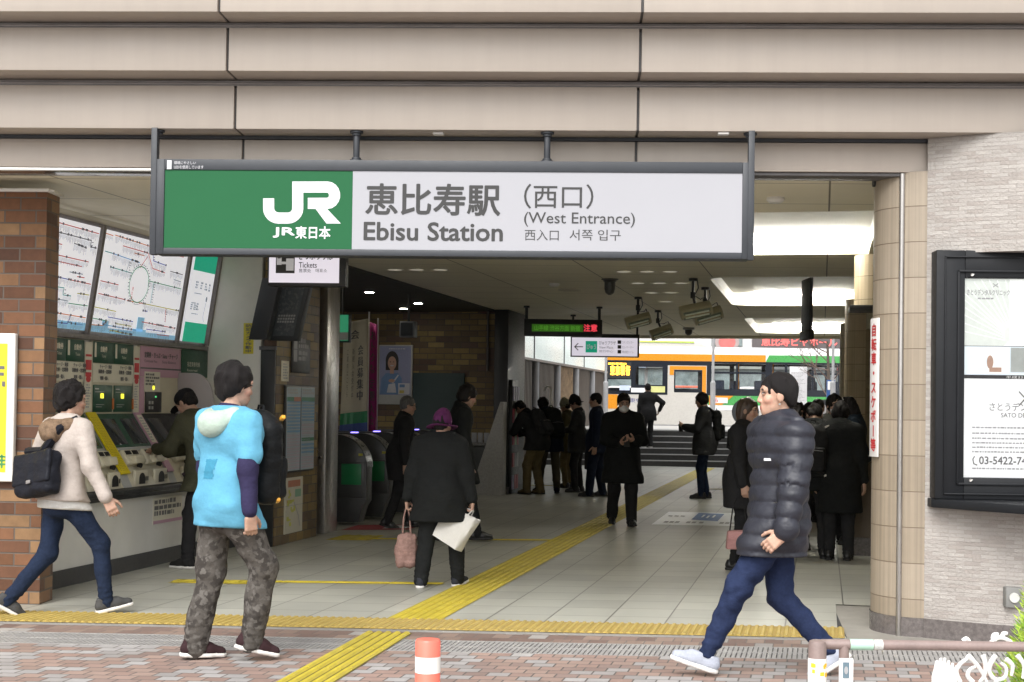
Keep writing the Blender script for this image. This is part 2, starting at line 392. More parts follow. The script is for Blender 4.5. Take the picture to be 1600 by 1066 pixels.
# guide path through the hall, starting behind the band
c0 = gnd(612, 963.5); c1 = gnd(696, 966)
_fi = FF.inverted(); _k = (10.0 - (_fi @ c0).y) / (_fi.to_3x3() @ Vector((uH[0], uH[1], 0))).y
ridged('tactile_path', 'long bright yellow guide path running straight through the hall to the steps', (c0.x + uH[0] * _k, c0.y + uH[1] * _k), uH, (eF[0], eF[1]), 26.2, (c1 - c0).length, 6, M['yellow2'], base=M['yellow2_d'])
q0, q1 = gnd(437, 1066), gnd(517, 1066); q2, q3 = gnd(570, 989), gnd(643, 990)
dv = (((q2 + q3) - (q0 + q1)) / 2); dv.z = 0; L0 = dv.length; dn = dv.normalized()
st = (q2 + q3) / 2 - dn * 4.0 - Vector(eF + (0,)) * .15
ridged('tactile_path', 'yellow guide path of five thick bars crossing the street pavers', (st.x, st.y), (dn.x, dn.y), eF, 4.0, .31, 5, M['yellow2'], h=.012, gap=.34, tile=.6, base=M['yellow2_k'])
for nm, (xa, ya), (xb, yb), wd, lb in (('tactile_strip', (268, 909), (690, 914), .11, 'thin yellow strip on the hall floor beside the carried shopping bags'),
                               ('tactile_strip', (560, 843), (868, 845.5), .11, 'thin yellow strip on the hall floor level with the steel pillar'),
                               ('tactile_strip', (820, 759), (905, 760), .11, 'thin yellow strip under the feet of the man in the dark hat'),
                               ('tactile_strip', (1105, 765), (1230, 766), .11, 'thin yellow strip behind the bespectacled man with the phone')):
    a = gnd(xa, ya); b = gnd(xb, yb); ridged(nm, lb, (a.x, a.y), (b - a).normalized().to_2d()[:], uH, (b - a).length, wd, 2, M['yellow2'])
a = gnd(508, 844); ridged('tactile_pad', 'short wide yellow ridged pad beside the steel pillar', (a.x, a.y), eF, uH, .48, .62, 4, M['yellow2'], along=False, tile=.48)
a = gnd(262, 911); ridged('tactile_pad', 'yellow ridged pad on the floor before the ticket counter', (a.x, a.y), eF, uH, .75, .2, 6, M['yellow2'], along=False, tile=.75)
# flat floor graphics
def sheet(mb, fr_pts, z, m=0): mb.poly([(p.x, p.y, z) for p in fr_pts], m); return mb
fs = thing('floor_sign', 'white floor sticker with blue wheelchair panel on the hall floor', 'floor sign', gnd(1085, 812))
A, B_, C_, D = gnd(1018, 820), gnd(1165, 823), gnd(1180, 803), gnd(1045, 800)
M['sticker'] = pm('floor sticker white', (.90, .92, .92), .32, var=.03, rv=0); M['sticker_b'] = pm('floor sticker blue', (.10, .20, .45), .5)
M['ink'] = pm('printed dark grey', (.12, .12, .12), .5); M['inkl'] = pm('printed mid grey', (.35, .35, .36), .5)
sheet(MB(), (A, B_, C_, D), .004).build('sheet', M['sticker'], fs, FW)
def bil(u, v): return A.lerp(B_, u).lerp(D.lerp(C_, u), v)
mb = MB(); sheet(mb, [bil(.36, .38), bil(.66, .30), bil(.66, .88), bil(.36, .93)], .008); mb.build('blue_panel', M['sticker_b'], fs, FW)
mb = MB()
for k, (u, v) in enumerate([(.44, .55), (.5, .5), (.56, .55)]): sheet(mb, [bil(u, v), bil(u + .025, v), bil(u + .025, v + .2), bil(u, v + .2)], .012)
mb.build('pictogram', M['sticker'], fs, FW)
mb = MB()
for u in (.1, .16, .22, .7, .76, .82, .88, .34, .4, .48): sheet(mb, [bil(u, .12), bil(u + .045, .12), bil(u + .045, .24), bil(u, .24)], .008)
for u in (.06, .13, .2): sheet(mb, [bil(u, .6), bil(u + .05, .58), bil(u + .05, .66), bil(u, .68)], .008)
mb.build('lettering', M['inkl'], fs, FW)
a = gnd(532, 829); mt = thing('floor_sticker', 'red and white warning sheet on the floor before the ticket gates', 'floor sticker', a)
bq = gnd(640, 828); cq = gnd(660, 820); dq = gnd(560, 821)
sheet(MB(), (a, bq, cq, dq), .004).build('red_sheet', pm('red floor sheet', (.36, .06, .07), .55, var=.1), mt, FW)
mb = MB(); sheet(mb, [a.lerp(bq, .55).lerp(dq.lerp(cq, .55), .2), a.lerp(bq, .93).lerp(dq.lerp(cq, .93), .2), a.lerp(bq, .93).lerp(dq.lerp(cq, .93), .8), a.lerp(bq, .55).lerp(dq.lerp(cq, .55), .8)], .008)
mb.build('white_panel', M['sticker'], mt, FW)

# ------------------------------------------------------------------ station building front
bd = thing('station_building', 'taupe panelled station front spanning over the wide entrance', 'building', fp(0, 9.7))
JA = [-7.75, -5.03, -2.31, .41, 3.13, 5.85]
ROWS = [(9.50, 3.362, 3.655, 3.69), (9.26, 3.70, 3.985, 4.018), (9.02, 4.025, 4.31, 4.345), (8.90, 4.35, 4.64, 4.67)]
for b, z0, z1, zr in ROWS:
    for a0, a1 in zip(JA, JA[1:]):
        MB().box(a0 + .009, a1 - .009, b, b + .27, z0, z1).build('fascia_panel', M['panel'], bd, FF, bevel=.004)
    MB().box(JA[0], JA[-1], b + .012, b + .2, z1 + .002, zr).cyl((JA[0], b + .008, z1 + .016), (JA[-1], b + .008, z1 + .016), .008, n=8).build('rail', M['rail'], bd, FF)
    MB().box(JA[0], JA[-1], b + .035, b + .30, z0 + .012, z1 - .01).build('joint_backing', M['joint'], bd, FF)
BEAM = 9.75
for a0, a1 in ((-7.75, -2.31), (-2.31, .41), (.41, 2.44)):
    MB().box(a0 + .009, a1 - .009, BEAM, BEAM + .24, 3.137, 3.335).build('beam_panel', M['panel'], bd, FF, bevel=.004)
MB().box(-7.75, 2.43, BEAM + .03, BEAM + .2, 3.15, 3.36).build('joint_backing', M['joint'], bd, FF)
MB().box(-7.75, 2.44, BEAM - .015, BEAM + .05, 3.338, 3.36).build('rail', M['slate'], bd, FF)
MB().box(-7.75, -2.72, BEAM + .01, BEAM + .23, 3.112, 3.134).build('edge_trim', M['chrome'], bd, FF, bevel=.003)
MB().box(-2.72, 2.44, BEAM + .02, BEAM + .23, 3.112, 3.134).build('edge_trim', M['joint'], bd, FF, bevel=.003)
MB().box(-12, 12, 9.2, 11, 4.68, 9.5).build('upper_wall', M['panel'], bd, FF)
MB().prism([hxy(-20, 10.9), hxy(9, 10.9), hxy(9, 31.6), hxy(-20, 31.6)], 3.45, 9.4, axis=2).build('upper_floor', M['panel_dk'], bd, FW)
for px in (685, 1130):
    p = hit(FF, px, 207.5, 2, 3.362)
    o = MB().box(p.x - .035, p.x + .035, p.y - .03, p.y + .03, 3.347, 3.361).build('light_lens', M['white'], bd, FF)
# ceiling, with openings for the three light coves
CZ = 3.15
M['ceilt'] = cells('ceiling board', [((.80, .75, .60), 1), ((.79, .745, .60), 1)], 1.414, 1.05, .014, (.20, .18, .14), SV, TV, off=0, rough=.6, bump=.1, var=.015, stain=.06, off2=(-.0437, 0))
COVE = [(11.98, 15.3), (17.9, 22.9), (26.0, 31.3)]; CS0, CS1 = -1.40, .46
FAR = 32.4
mb = MB()
def slab(pts): mb.prism([hxy(*p) for p in pts], CZ, CZ + .06, axis=2)
s0 = -5.5
slab([(s0, tfront(s0, 9.98)), (CS0, tfront(CS0, 9.98)), (CS0, FAR), (s0, FAR)])
slab([(CS0, tfront(CS0, 9.98)), (CS1, tfront(CS1, 9.98)), (CS1, COVE[0][0]), (CS0, COVE[0][0])])
for (a, b), (c, d) in zip(COVE, COVE[1:] + [(FAR, 0)]): slab([(CS0, b), (CS1, b), (CS1, c), (CS0, c)])
slab([(CS1, tfront(CS1, 9.98)), (4, tfront(4, 9.98)), (4, FAR), (CS1, FAR)])
slab([(-9, tfront(-9, 9.98)), (s0, tfront(s0, 9.98)), (s0, 14.6), (-9, 14.6)])
tag(mb.build('ceiling', M['ceilt']), kind='structure')
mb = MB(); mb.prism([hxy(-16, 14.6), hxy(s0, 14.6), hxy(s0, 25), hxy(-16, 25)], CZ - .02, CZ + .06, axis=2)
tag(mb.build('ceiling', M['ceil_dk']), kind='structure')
# edge beam over the far opening
tag(MB().box(-5.4, 4, FAR, FAR + .25, CZ - .06, 3.45).build('lintel', M['ceil'], frame=FH), kind='structure')
# lit coves
M['cove'] = pm('cove white', (.80, .79, .74), .6, var=.02)
M['tube'] = pm('fluorescent tube', (1, 1, 1), .4, emit=60, ecol=(1, .97, .88))
for i, ((a, b), lb) in enumerate(zip(COVE, ('large rectangular lit ceiling recess next to the entrance beam', 'lit ceiling recess in the middle between two others', 'small lit ceiling recess above the far steps'))):
    t = thing('ceiling_light', lb, 'ceiling light', hp((CS0 + CS1) / 2, (a + b) / 2, CZ))
    zt = CZ + .2
    mb = MB().box(CS0, CS1, a, b, zt, zt + .03).box(CS0, CS1, b, b + .03, CZ + .062, zt).box(CS0, CS1, a - .03, a, CZ + .062, zt).box(CS0 - .03, CS0, a, b, CZ + .062, zt).box(CS1, CS1 + .03, a, b, CZ + .062, zt)
    mb.build('housing', M['cove'], t, FH)
    # rounded corner fillet at the inner end
    r = .34; pts = [(CS0, b)] + [(CS0 + r - r * math.cos(k * math.pi / 12), b - r + r * math.sin(k * math.pi / 12)) for k in range(7)]
    MB().prism(pts, CZ, zt, axis=2).build('corner', M['cove'], t, FH)
    r = .34; pts = [(CS0, a)] + [(CS0 + r - r * math.cos(k * math.pi / 12), a + r - r * math.sin(k * math.pi / 12)) for k in range(7)]
    MB().prism(pts, CZ, zt, axis=2).build('corner', M['cove'], t, FH)
    n = 1
    MB().cyl((CS0 + .36, b - .1, zt - .045), (CS1 - .03, b - .1, zt - .045), .022, n=10).build('tube', M['tube'], t, FH)

# ------------------------------------------------------------------ brick pillar and notice board
bp = thing('brick_pillar', 'red brown brick pillar with white cap at the entrance edge', 'pillar', fp(-4.3, 10.5))
PA = -3.915
MB().poly([(-8, 10.36, 0), (PA, 10.36, 0), (PA, 10.36, 3.05), (-8, 10.36, 3.05)], 0).poly([(PA, 10.36, 0), (PA, 10.62, 0), (PA, 10.62, 3.05), (PA, 10.36, 3.05)], 1) \
    .poly([(PA, 10.62, 0), (-8, 10.62, 0), (-8, 10.62, 3.05), (PA, 10.62, 3.05)], 0).poly([(-8, 10.36, 3.05), (PA, 10.36, 3.05), (PA, 10.62, 3.05), (-8, 10.62, 3.05)], 0) \
    .poly([(-8, 10.36, 0), (-8, 10.62, 0), (-8, 10.62, 3.05), (-8, 10.36, 3.05)], 1).build('brickwork', [M['brick'], M['brick_s']], bp, FF)
MB().box(-8, PA + .02, 10.34, 10.64, 3.052, 3.075).cyl((PA + .02, 10.36, 3.062), (PA + .055, 10.36, 3.062), .008, n=8).build('cap', M['white'], bp, FF, bevel=.003)
nb = thing('notice_board', 'white framed notice board with a bright yellow poster on the brick pillar', 'notice board', hit(FW, 0, 750, 1, 10.4))
B2 = 10.30
def rF(px0, py0, px1, py1, b):
    p, q = hit(FF, px0, (py0 + py1) / 2, 1, b), hit(FF, px1, (py0 + py1) / 2, 1, b); c = (px0 + px1) / 2
    return p.x, q.x, hit(FF, c, py1, 1, b).z, hit(FF, c, py0, 1, b).z
x0, x1, z0, z1 = rF(-150, 520, 22, 752, B2)
MB().box(x0, x1, B2, 10.358, z0, z1).build('frame', M['white'], nb, FF, bevel=.012, seg=3)
yx0, yx1, yz0, yz1 = rF(-138, 536, 10, 737, B2 - .003)
MB().rect(yx0, yx1, yz0, yz1, B2 - .003).build('poster', pm('bright yellow print', (.80, .66, .015), .5, var=.03), nb, FF)
mb = MB()
for (a0, b0, a1, b1) in ((-9, 572, 7, 577), (-9, 582, 6, 587), (-6, 577, -1, 596), (3, 596, 8, 604), (-30, 575, -14, 600), (-60, 575, -40, 600)):
    r = rF(a0, b0, a1, b1, B2 - .006); mb.rect(*r, B2 - .006)
mb.build('lettering', M['ink'], nb, FF)
mb = MB()
for (a0, b0, a1, b1) in ((-4, 712, 8, 715), (-4, 718, 8, 721), (-4, 724, 8, 727), (1, 710, 4, 732), (-30, 712, -10, 728)):
    r = rF(a0, b0, a1, b1, B2 - .006); mb.rect(*r, B2 - .006)
mb.build('lettering', pm('green print', (.05, .25, .08), .5), nb, FF)

# ------------------------------------------------------------------ rounded column, split-tile wall, display case (street corner)
rnd = random.Random(3)
cc = thing('round_column', 'rounded beige striped tile column with steel rod at the hall mouth', 'column', fp(2.42, 10.04, -.008))
def curved(mb, pts, z0, z1, m=0, u0=0):
    u = u0
    for (a, b), (c, d) in zip(pts, pts[1:]):
        L = math.hypot(c - a, d - b)
        mb.poly([(a, b, z0), (c, d, z0), (c, d, z1), (a, b, z1)], m, uv=[(u, z0), (u + L, z0), (u + L, z1), (u, z1)]); u += L
    return u
def arc(cx, cy, r, d0, d1, n): return [(cx - r * math.cos(R(d0 + (d1 - d0) * k / n)), cy - r * math.sin(R(d0 + (d1 - d0) * k / n))) for k in range(n + 1)]
CX, CY = 2.425, 10.04
col_pts = [(2.75, 10.5), (2.75, 10.3)] + arc(CX, CY, .33, -75, 82, 40)
mb = MB(); curved(mb, col_pts, .12, 3.14); mb.build('tile_cladding', M['coltile'], cc, FF, smooth=40)
mb = MB(); pts = [(2.75, 10.52), (2.75, 10.31)] + arc(CX, CY, .336, -75, 82, 40); curved(mb, pts, -.009, .12); mb.build('granite_base', M['granite'], cc, FF, smooth=40)
th = R(53); MB().cyl((CX - .335 * math.cos(th), CY - .335 * math.sin(th), -.008), (CX - .335 * math.cos(th), CY - .335 * math.sin(th), 3.13), .019, n=12).build('steel_rod', M['steel'], cc, FF)
MB().cyl((CX - .345, CY, 3.11), (CX - .30, CY, 3.11), .03, n=10).build('cap_bolt', M['black'], cc, FF)
WP = [(2.378, 9.712), (2.6, 9.59), (2.83, 9.485), (3.1, 9.39), (3.5, 9.31), (4.0, 9.28), (5.0, 9.4)]
def smoothpts(P, n=6):
    out = []
    for i in range(len(P) - 1):
        p0, p1, p2, p3 = [Vector(P[max(0, min(len(P) - 1, k))]) for k in (i - 1, i, i + 1, i + 2)]
        for k in range(n):
            t = k / n; out.append(tuple(.5 * ((2 * p1) + (p2 - p0) * t + (2 * p0 - 5 * p1 + 4 * p2 - p3) * t * t + (3 * p1 - p0 - 3 * p2 + p3) * t ** 3)))
    return out + [tuple(P[-1])]
WS = smoothpts(WP)
MB().box(2.6, 2.9, 10.2, 11.6, -.008, 3.14).build('back_panel', M['coltile'], cc, FF)
ws = thing('corner_wall', 'curved corner wall of rough split white tile beside the column', 'wall', fp(3.2, 9.5, -.008))
CXL = hit(FF, 1466, 600, 1, 9.56).x; CZ0, CZ1 = hit(FF, 1466, 783, 1, 9.56).z, hit(FF, 1466, 393, 1, 9.56).z
mb = MB(); u_ = curved(mb, WS + [(5, 11.4)], .12, CZ0 - .03); curved(mb, WS + [(5, 11.4)], CZ1 - .004, 3.36)
curved(mb, [p for p in WS if p[0] < CXL - .02] + [(CXL, 9.648)], CZ0 - .03, CZ1 - .004)
mb.poly([(p[0], p[1], CZ1 - .004) for p in WS] + [(5, 9.8, CZ1 - .004), (2.4, 9.8, CZ1 - .004)], 0)
mb.build('stone_cladding', M['splitstone'], ws, FF, smooth=60)
mb = MB(); curved(mb, [(a - .006, b - .014) for a, b in WS] + [(5, 11.4)], -.009, .12)
for (a, b), (c, d) in zip(WS, WS[1:]): mb.poly([(a - .006, b - .014, .12), (c - .006, d - .014, .12), (c, d, .12), (a, b, .12)])
mb.build('granite_base', M['granite'], ws, FF, smooth=60)
sb = thing('wall_socket', 'small grey square socket box low on the rough white tile wall', 'wall socket', hit(FF, 1582, 950, 1, 9.4))
x0, x1, z0, z1 = rF(1572, 918, 1597, 950, 9.415)
MB().box(x0, x1, 9.415, 9.5, z0, z1).build('box', pm('grey socket box', (.2, .2, .19), .5), sb, FF, bevel=.006)
MB().cyl(((x0 + x1) / 2, 9.418, (z0 + z1) / 2), ((x0 + x1) / 2, 9.402, (z0 + z1) / 2), .032, n=18).build('dial', pm('pale socket dial', (.55, .55, .52), .4), sb, FF)

DB = 9.56
dc = thing('display_case', 'large black framed glass display case with clinic poster on the corner wall', 'display case', hit(FF, 1530, 800, 1, DB))
x0, x1, z0, z1 = rF(1462, 392, 1760, 782, DB)
g0, g1, gz0, gz1 = rF(1507, 435, 1745, 748, DB)
mm = M['casebk'] = pm('black case enamel', (.010, .011, .013), .5, var=.1, spec=.25)
mb = MB().box(x0, g0, DB, DB + .16, z0, z1).box(g1, x1, DB, DB + .16, z0, z1).box(g0, g1, DB, DB + .16, gz1, z1).box(g0, g1, DB, DB + .16, z0, gz0)
mb.build('frame', mm, dc, FF, bevel=.006)
mb = MB()
k = .012
for (a0, a1, c0, c1) in ((g0 - .05, g0 - .035, gz0 - .05, gz1 + .05), (g0 - .05, g1, gz1 + .035, gz1 + .05), (g0 - .05, g1, gz0 - .05, gz0 - .035), (g0 - .135, g0 - .125, z0 + .03, z1 - .04), (g0 - .135, g1, z1 - .05, z1 - .04), (g0 - .135, g1, z0 + .03, z0 + .04)): mb.box(a0, a1, DB - .012, DB + .002, c0, c1)
mb.build('frame_moulding', mm, dc, FF, bevel=.003)
pts = [(x0 - .012, 9.75), (x0 - .012, 9.62)] + [(x0 - .012 + (x1 - x0) * i / 24, 9.60 - .80 * math.sin(math.pi * .62 * i / 24)) for i in range(25)] + [(x1, 9.75)]
MB().prism(pts, z0 - .060, z0 - .002, axis=2).build('sill', mm, dc, FF, bevel=.004)
mb = MB()
for zz in (gz1 + .018, gz0 - .018):
    mb.cyl((g0 + .045, DB - .004, zz), (g0 + .045, DB + .01, zz), .010, n=12).tube([(g0 + .04, DB - .006, zz - .008), (g0 + .05, DB - .006, zz - .003), (g0 + .056, DB - .006, zz + .006)], .004)
mb.build('latch', M['steel'], dc, FF)
# the printed sheets behind the glass
PY = DB + .03
zm0, zm1 = hit(FF, 1550, 592, 1, PY).z, hit(FF, 1550, 586, 1, PY).z
MB().box(g0, g1, PY + .002, PY + .03, gz0, gz1).build('back_board', mm, dc, FF)
mb = MB(); mats = [pm('photo pale grey green', (.62, .66, .62), .5, var=.08, vs=5, emit=.12), pm('photo white', (.8, .82, .8), .5, var=.05, emit=.14), pm('photo grey', (.40, .43, .41), .5), pm('photo blue white', (.68, .76, .82), .5, var=.05, emit=.14), pm('photo wood', (.45, .27, .19), .5), M['inkl']]
W0 = g1 - g0; H1 = gz1 - zm1
zsp = zm1 + H1 * .30
mb.rect(g0 + .004, g1, zsp, gz1 - .004, PY, 0); mb.rect(g0 + .004, g1, zm1, zsp - .004, PY, 3)
c = Vector((g0 + .36, zsp + .02))
for i in range(12):     # fan of pale louvre lines
    a0 = R(100 + i * 6.5); e = c + Vector((math.cos(a0), math.sin(a0))) * .5
    e.x = max(e.x, g0 + .006); e.y = min(e.y, gz1 - .01)
    mb.stroke([tuple(c + (e - c) * .25), tuple(e)], .006, PY - .001, 1)
mb.rect(g0 + .30, g0 + .40, zsp + .05, gz1 - .005, PY - .001, 1)
mb.poly([(g0 + .26, PY - .0015, zsp), (g0 + .5, PY - .0015, zsp), (g0 + .42, PY - .0015, zsp + .07), (g0 + .32, PY - .0015, zsp + .05)], 1)
mb.rect(g0 + .16, g0 + .30, zm1 + .01, zsp - .008, PY - .001, 1); mb.disc(g0 + .175, zm1 + .085, .022, .045, PY - .002, 4); mb.rect(g0 + .17, g0 + .25, zm1 + .02, zm1 + .05, PY - .0025, 4); mb.rect(g0 + .31, g0 + .45, zm1 + .02, zsp - .01, PY - .001, 2)
text(mb, 'さとうデンタルクリニック', g0 + .02, g0 + .30, gz1 - .115, gz1 - .075, PY - .002, 5, bold=.02)
scrib(mb, g0 + .09, g0 + .24, gz1 - .145, gz1 - .125, PY - .002, 5, 1, rnd)
mb.stroke([(g0 + .19, gz1 - .06), (g0 + .225, gz1 - .035)], .006, PY - .002, 5); mb.stroke([(g0 + .19, gz1 - .035), (g0 + .225, gz1 - .06)], .006, PY - .002, 5)
mb.build('photo_print', mats, dc, FF, smooth=0)
mb = MB(); lw = g1
mb.rect(g0, g1, gz0, zm0, PY, 0)
def tpx(s, a0, b0, a1, b1, m, bold=0):
    r = rF(a0, b0, a1, b1, PY - .002); text(mb, s, *r, PY - .002, m, bold)
mb.stroke([hit(FF, 1592, 612, 1, PY).xz[:], hit(FF, 1612, 634, 1, PY).xz[:]], .008, PY - .002, 1); mb.stroke([hit(FF, 1592, 634, 1, PY).xz[:], hit(FF, 1612, 612, 1, PY).xz[:]], .008, PY - .002, 1)
tpx('さとうデンタルクリニック', 1546, 630, 1690, 643, 1); tpx('SATO DENTAL CLINIC', 1564, 646, 1660, 653, 1)
for k, yy in enumerate((669, 678, 686, 693, 700, 707)):
    r = rF(1519, yy - 2, 1700, yy + 2, PY - .002); scrib(mb, *r, PY - .002, 2, 1, rnd)
tpx('03-5422-7474', 1530, 714, 1620, 726, 1, .02)
r = rF(1520, 713, 1527, 727, PY - .002); mb.stroke([(r[0] + .012, r[3]), (r[0], r[3] - .02), (r[0] + .006, r[2] + .01), (r[1], r[2])], .007, PY - .002, 1)
r = rF(1519, 731, 1690, 735, PY - .002); scrib(mb, *r, PY - .002, 2, 1, rnd)
mb.build('info_print', [pm('white info print', (.80, .81, .82), .4, var=.02, emit=.12), M['ink'], M['inkl']], dc, FF, smooth=0)
mb = MB(); r = rF(1572, 587.5, 1640, 592, PY - .003); text(mb, '平成22年4月開院', *r, PY - .003, 0); mb.build('lettering', M['white'], dc, FF, smooth=0)
gm, gg, gb = newmat('display glass'); gm.node_tree.nodes.remove(gb)
_gl = gg.n.new('ShaderNodeBsdfGlossy'); _gl.inputs['Roughness'].default_value = .02; _tr = gg.n.new('ShaderNodeBsdfTransparent'); _mx = gg.n.new('ShaderNodeMixShader')
_fr = gg.n.new('ShaderNodeFresnel'); _fr.inputs['IOR'].default_value = 1.45
gg.l.new(_fr.outputs[0], _mx.inputs[0]); gg.l.new(_tr.outputs[0], _mx.inputs[1]); gg.l.new(_gl.outputs[0], _mx.inputs[2]); gg.l.new(_mx.outputs[0], gg.n['Material Output'].inputs[0])
M['glass'] = gm
MB().box(g0, g1, DB + .012, DB + .017, gz0, gz1).build('glass', gm, dc, FF, smooth=0)

# vertical warning sign bent round the column
vs_ = thing('warning_sign', 'tall narrow white sign with red vertical writing on the round column', 'sign', hit(FF, 1366, 714, 1, 9.9))
zt_, zb_ = hit(FF, 1366, 497, 1, 9.95).z, hit(FF, 1366, 714, 1, 9.95).z
ang = lambda d, r: (CX - r * math.cos(R(d)), CY - r * math.sin(R(d)))
q0, q1, q2 = ang(-24, .352), ang(0, .352), ang(22, .352)
M['signw'] = pm('sign white', (.78, .76, .75), .45, var=.03); M['red'] = pm('sign red', (.55, .035, .04), .5)
mb = MB()
MB().prism([q1, q2, tuple(Vector(q2).lerp(Vector((CX, CY)), .035)), tuple(Vector(q1).lerp(Vector((CX, CY)), .035))], zb_, zt_, axis=2).build('face_panel', M['signw'], vs_, FF, bevel=.002)
MB().prism([q0, q1, tuple(Vector(q1).lerp(Vector((CX, CY)), .035)), tuple(Vector(q0).lerp(Vector((CX, CY)), .035))], zb_, zt_, axis=2).build('face_panel', M['signw'], vs_, FF, bevel=.002)
for (pa, pb, s) in ((q1, q2, '自転車・スケボー等'), (q0, q1, '走行禁止')):
    a, b = Vector(pa), Vector(pb); dr = (b - a); L = dr.length; ang_ = math.atan2(dr.y, dr.x)
    fr = FF @ Matrix.Translation((a.x, a.y, 0)) @ Matrix.Rotation(ang_, 4, 'Z')
    mb = MB(); text(mb, s, L * .2, L * .8, zb_ + .04, zt_ - .04, -.003, 0, bold=.0028, vertical=True); mb.build('lettering', M['red'], vs_, fr, smooth=0)
# ------------------------------------------------------------------ station name sign
SB = 9.47
M['signg'] = pm('sign green', (.019, .104, .043), .45, var=.02, spec=.1, emit=.04, ecol=(.045, .2, .09))
M['signl'] = pm('backlit white', (.285, .285, .305), .5, var=.01, spec=.1, emit=.085, ecol=(.9, .9, .95))
M['signt'] = pm('sign grey lettering', (.055, .055, .055), .5, spec=.2)
M['signwt'] = pm('sign white lettering', (.55, .55, .57), .4, emit=.14)
sg = thing('station_sign', 'very wide slate framed station sign, green and white, hung over the entrance', 'station sign', fp(-.85, 9.55, 3.36))
x0, x1, z0, z1 = rF(243, 251, 1172, 401, SB)
i0, i1, iz0, iz1 = rF(256, 268, 1160, 391, SB)
im = hit(FF, 550, 330, 1, SB).x
mb = MB().box(x0, x1, SB + .03, SB + .17, z0, z1).box(x0, i0, SB, SB + .03, z0, z1).box(i1, x1, SB, SB + .03, z0, z1).box(i0, i1, SB, SB + .03, iz1, z1).box(i0, i1, SB, SB + .03, z0, iz0)
mb.build('case', M['slate'], sg, FF, bevel=.004)
MB().box(i0 + .001, im, SB + .008, SB + .028, iz0 + .001, iz1 - .001).build('green_panel', M['signg'], sg, FF)
MB().box(im + .001, i1 - .001, SB + .008, SB + .028, iz0 + .001, iz1 - .001).build('white_panel', M['signl'], sg, FF)
def sgt(mb, s, a0, b0, a1, b1, m=0, bold=0): r = rF(a0, b0, a1, b1, SB + .006); text(mb, s, *r, SB + .006, m, bold)
mb = MB(); sgt(mb, '恵比寿駅', 572, 288, 781, 336, 0, .022); sgt(mb, 'Ebisu Station', 569, 348, 785, 376, 0, .03); mb.build('lettering', M['signt'], sg, FF, smooth=0)
mb = MB(); sgt(mb, '（西口）', 819, 288, 927, 326, 0, .006); sgt(mb, '(West Entrance)', 819, 332, 992, 355, 0, .004); mb.build('lettering', M['signt'], sg, FF, smooth=0)
for s_, a_, b_ in (('西入口', 820, 873), ('서쪽 입구', 890, 970)): mb = MB(); sgt(mb, s_, a_, 359, b_, 376); mb.build('lettering', M['signt'], sg, FF, smooth=0)
mb = MB(); sgt(mb, 'JR', 427, 356, 460, 371, 0, .05); sgt(mb, '東日本', 462, 354, 516, 373, 0, .022); mb.build('lettering', M['signwt'], sg, FF, smooth=0)
def sp(x, y): p = hit(FF, 230 + x / 1.6495, 190 + y / 1.6495, 1, SB + .006); return (p.x, p.z)
mb = MB(); wd = 29 / 1.6495 / 2222 * SB
J = [(313, 198), (313, 224)] + [(339 - 26 * math.cos(R(k)), 224 + 25 * math.sin(R(k))) for k in (15, 30, 45, 60, 75, 90)] + [(362 + 26 * math.sin(R(k)), 224 + 25 * math.cos(R(k))) for k in (0, 15, 30, 45, 60, 75, 90)] + [(388, 169), (464, 169)] + [(464 + 19 * math.sin(R(k)), 190 - 21 * math.cos(R(k))) for k in (20, 40, 60, 80, 100, 120, 140, 160, 180)] + [(414, 211)]
mb.stroke([sp(*p) for p in J], wd, SB + .006)
mb.poly([(sp(*p)[0], SB + .0055, sp(*p)[1]) for p in ((413, 197), (450, 211), (499, 263), (462, 263))])
mb.build('emblem', M['signwt'], sg, FF, smooth=0)
mb = MB(); r = rF(261, 250.5, 268, 264.5, SB - .003); mb.rect(*r, SB - .003); mb.build('lamp_mark', M['signwt'], sg, FF, smooth=0)
mb = MB(); r = rF(272, 252, 306, 257, SB - .003); text(mb, '環境にやさしい', *r, SB - .003); r = rF(272, 258.5, 318, 264, SB - .003); text(mb, 'LEDを使用しています', *r, SB - .003); mb.build('lettering', M['signwt'], sg, FF, smooth=0)
for px in (247, 557, 855, 1172):
    x = hit(FF, px, 230, 1, 9.56).x; zt = 3.362
    zb = z0 if px in (247, 1172) else z1
    mb = MB()
    if px in (247, 1172): mb.box(x - .02, x + .02, SB - .004, SB + .06, zb - .004, zt)
    else: mb.cyl((x, 9.56, zb), (x, 9.56, zt), .022, n=12).cyl((x, 9.56, zb), (x, 9.56, zb + .016), .045, n=14).cyl((x, 9.56, zb + .016), (x, 9.56, zb + .03), .032, n=14)
    mb.cyl((x, 9.56, zt - .016), (x, 9.56, zt), .045, n=14).cyl((x, 9.56, zt - .032), (x, 9.56, zt - .016), .032, n=14)
    mb.build('hanger_post', M['slate'], sg, FF, bevel=.002)

M['signl2'] = pm('lavender backlit white', (.5, .48, .52), .4, var=.01, emit=.27, ecol=(1, .94, 1.06))
# ------------------------------------------------------------------ ticket hall, left side
SU, SBASE = -6.38, -5.98
def rH(px0, py0, px1, py1, s=SU):
    p, q = hit(FH, px0, (py0 + py1) / 2, 0, s), hit(FH, px1, (py0 + py1) / 2, 0, s); c = (px0 + px1) / 2
    return p.y, q.y, hit(FH, c, py1, 0, s).z, hit(FH, c, py0, 0, s).z
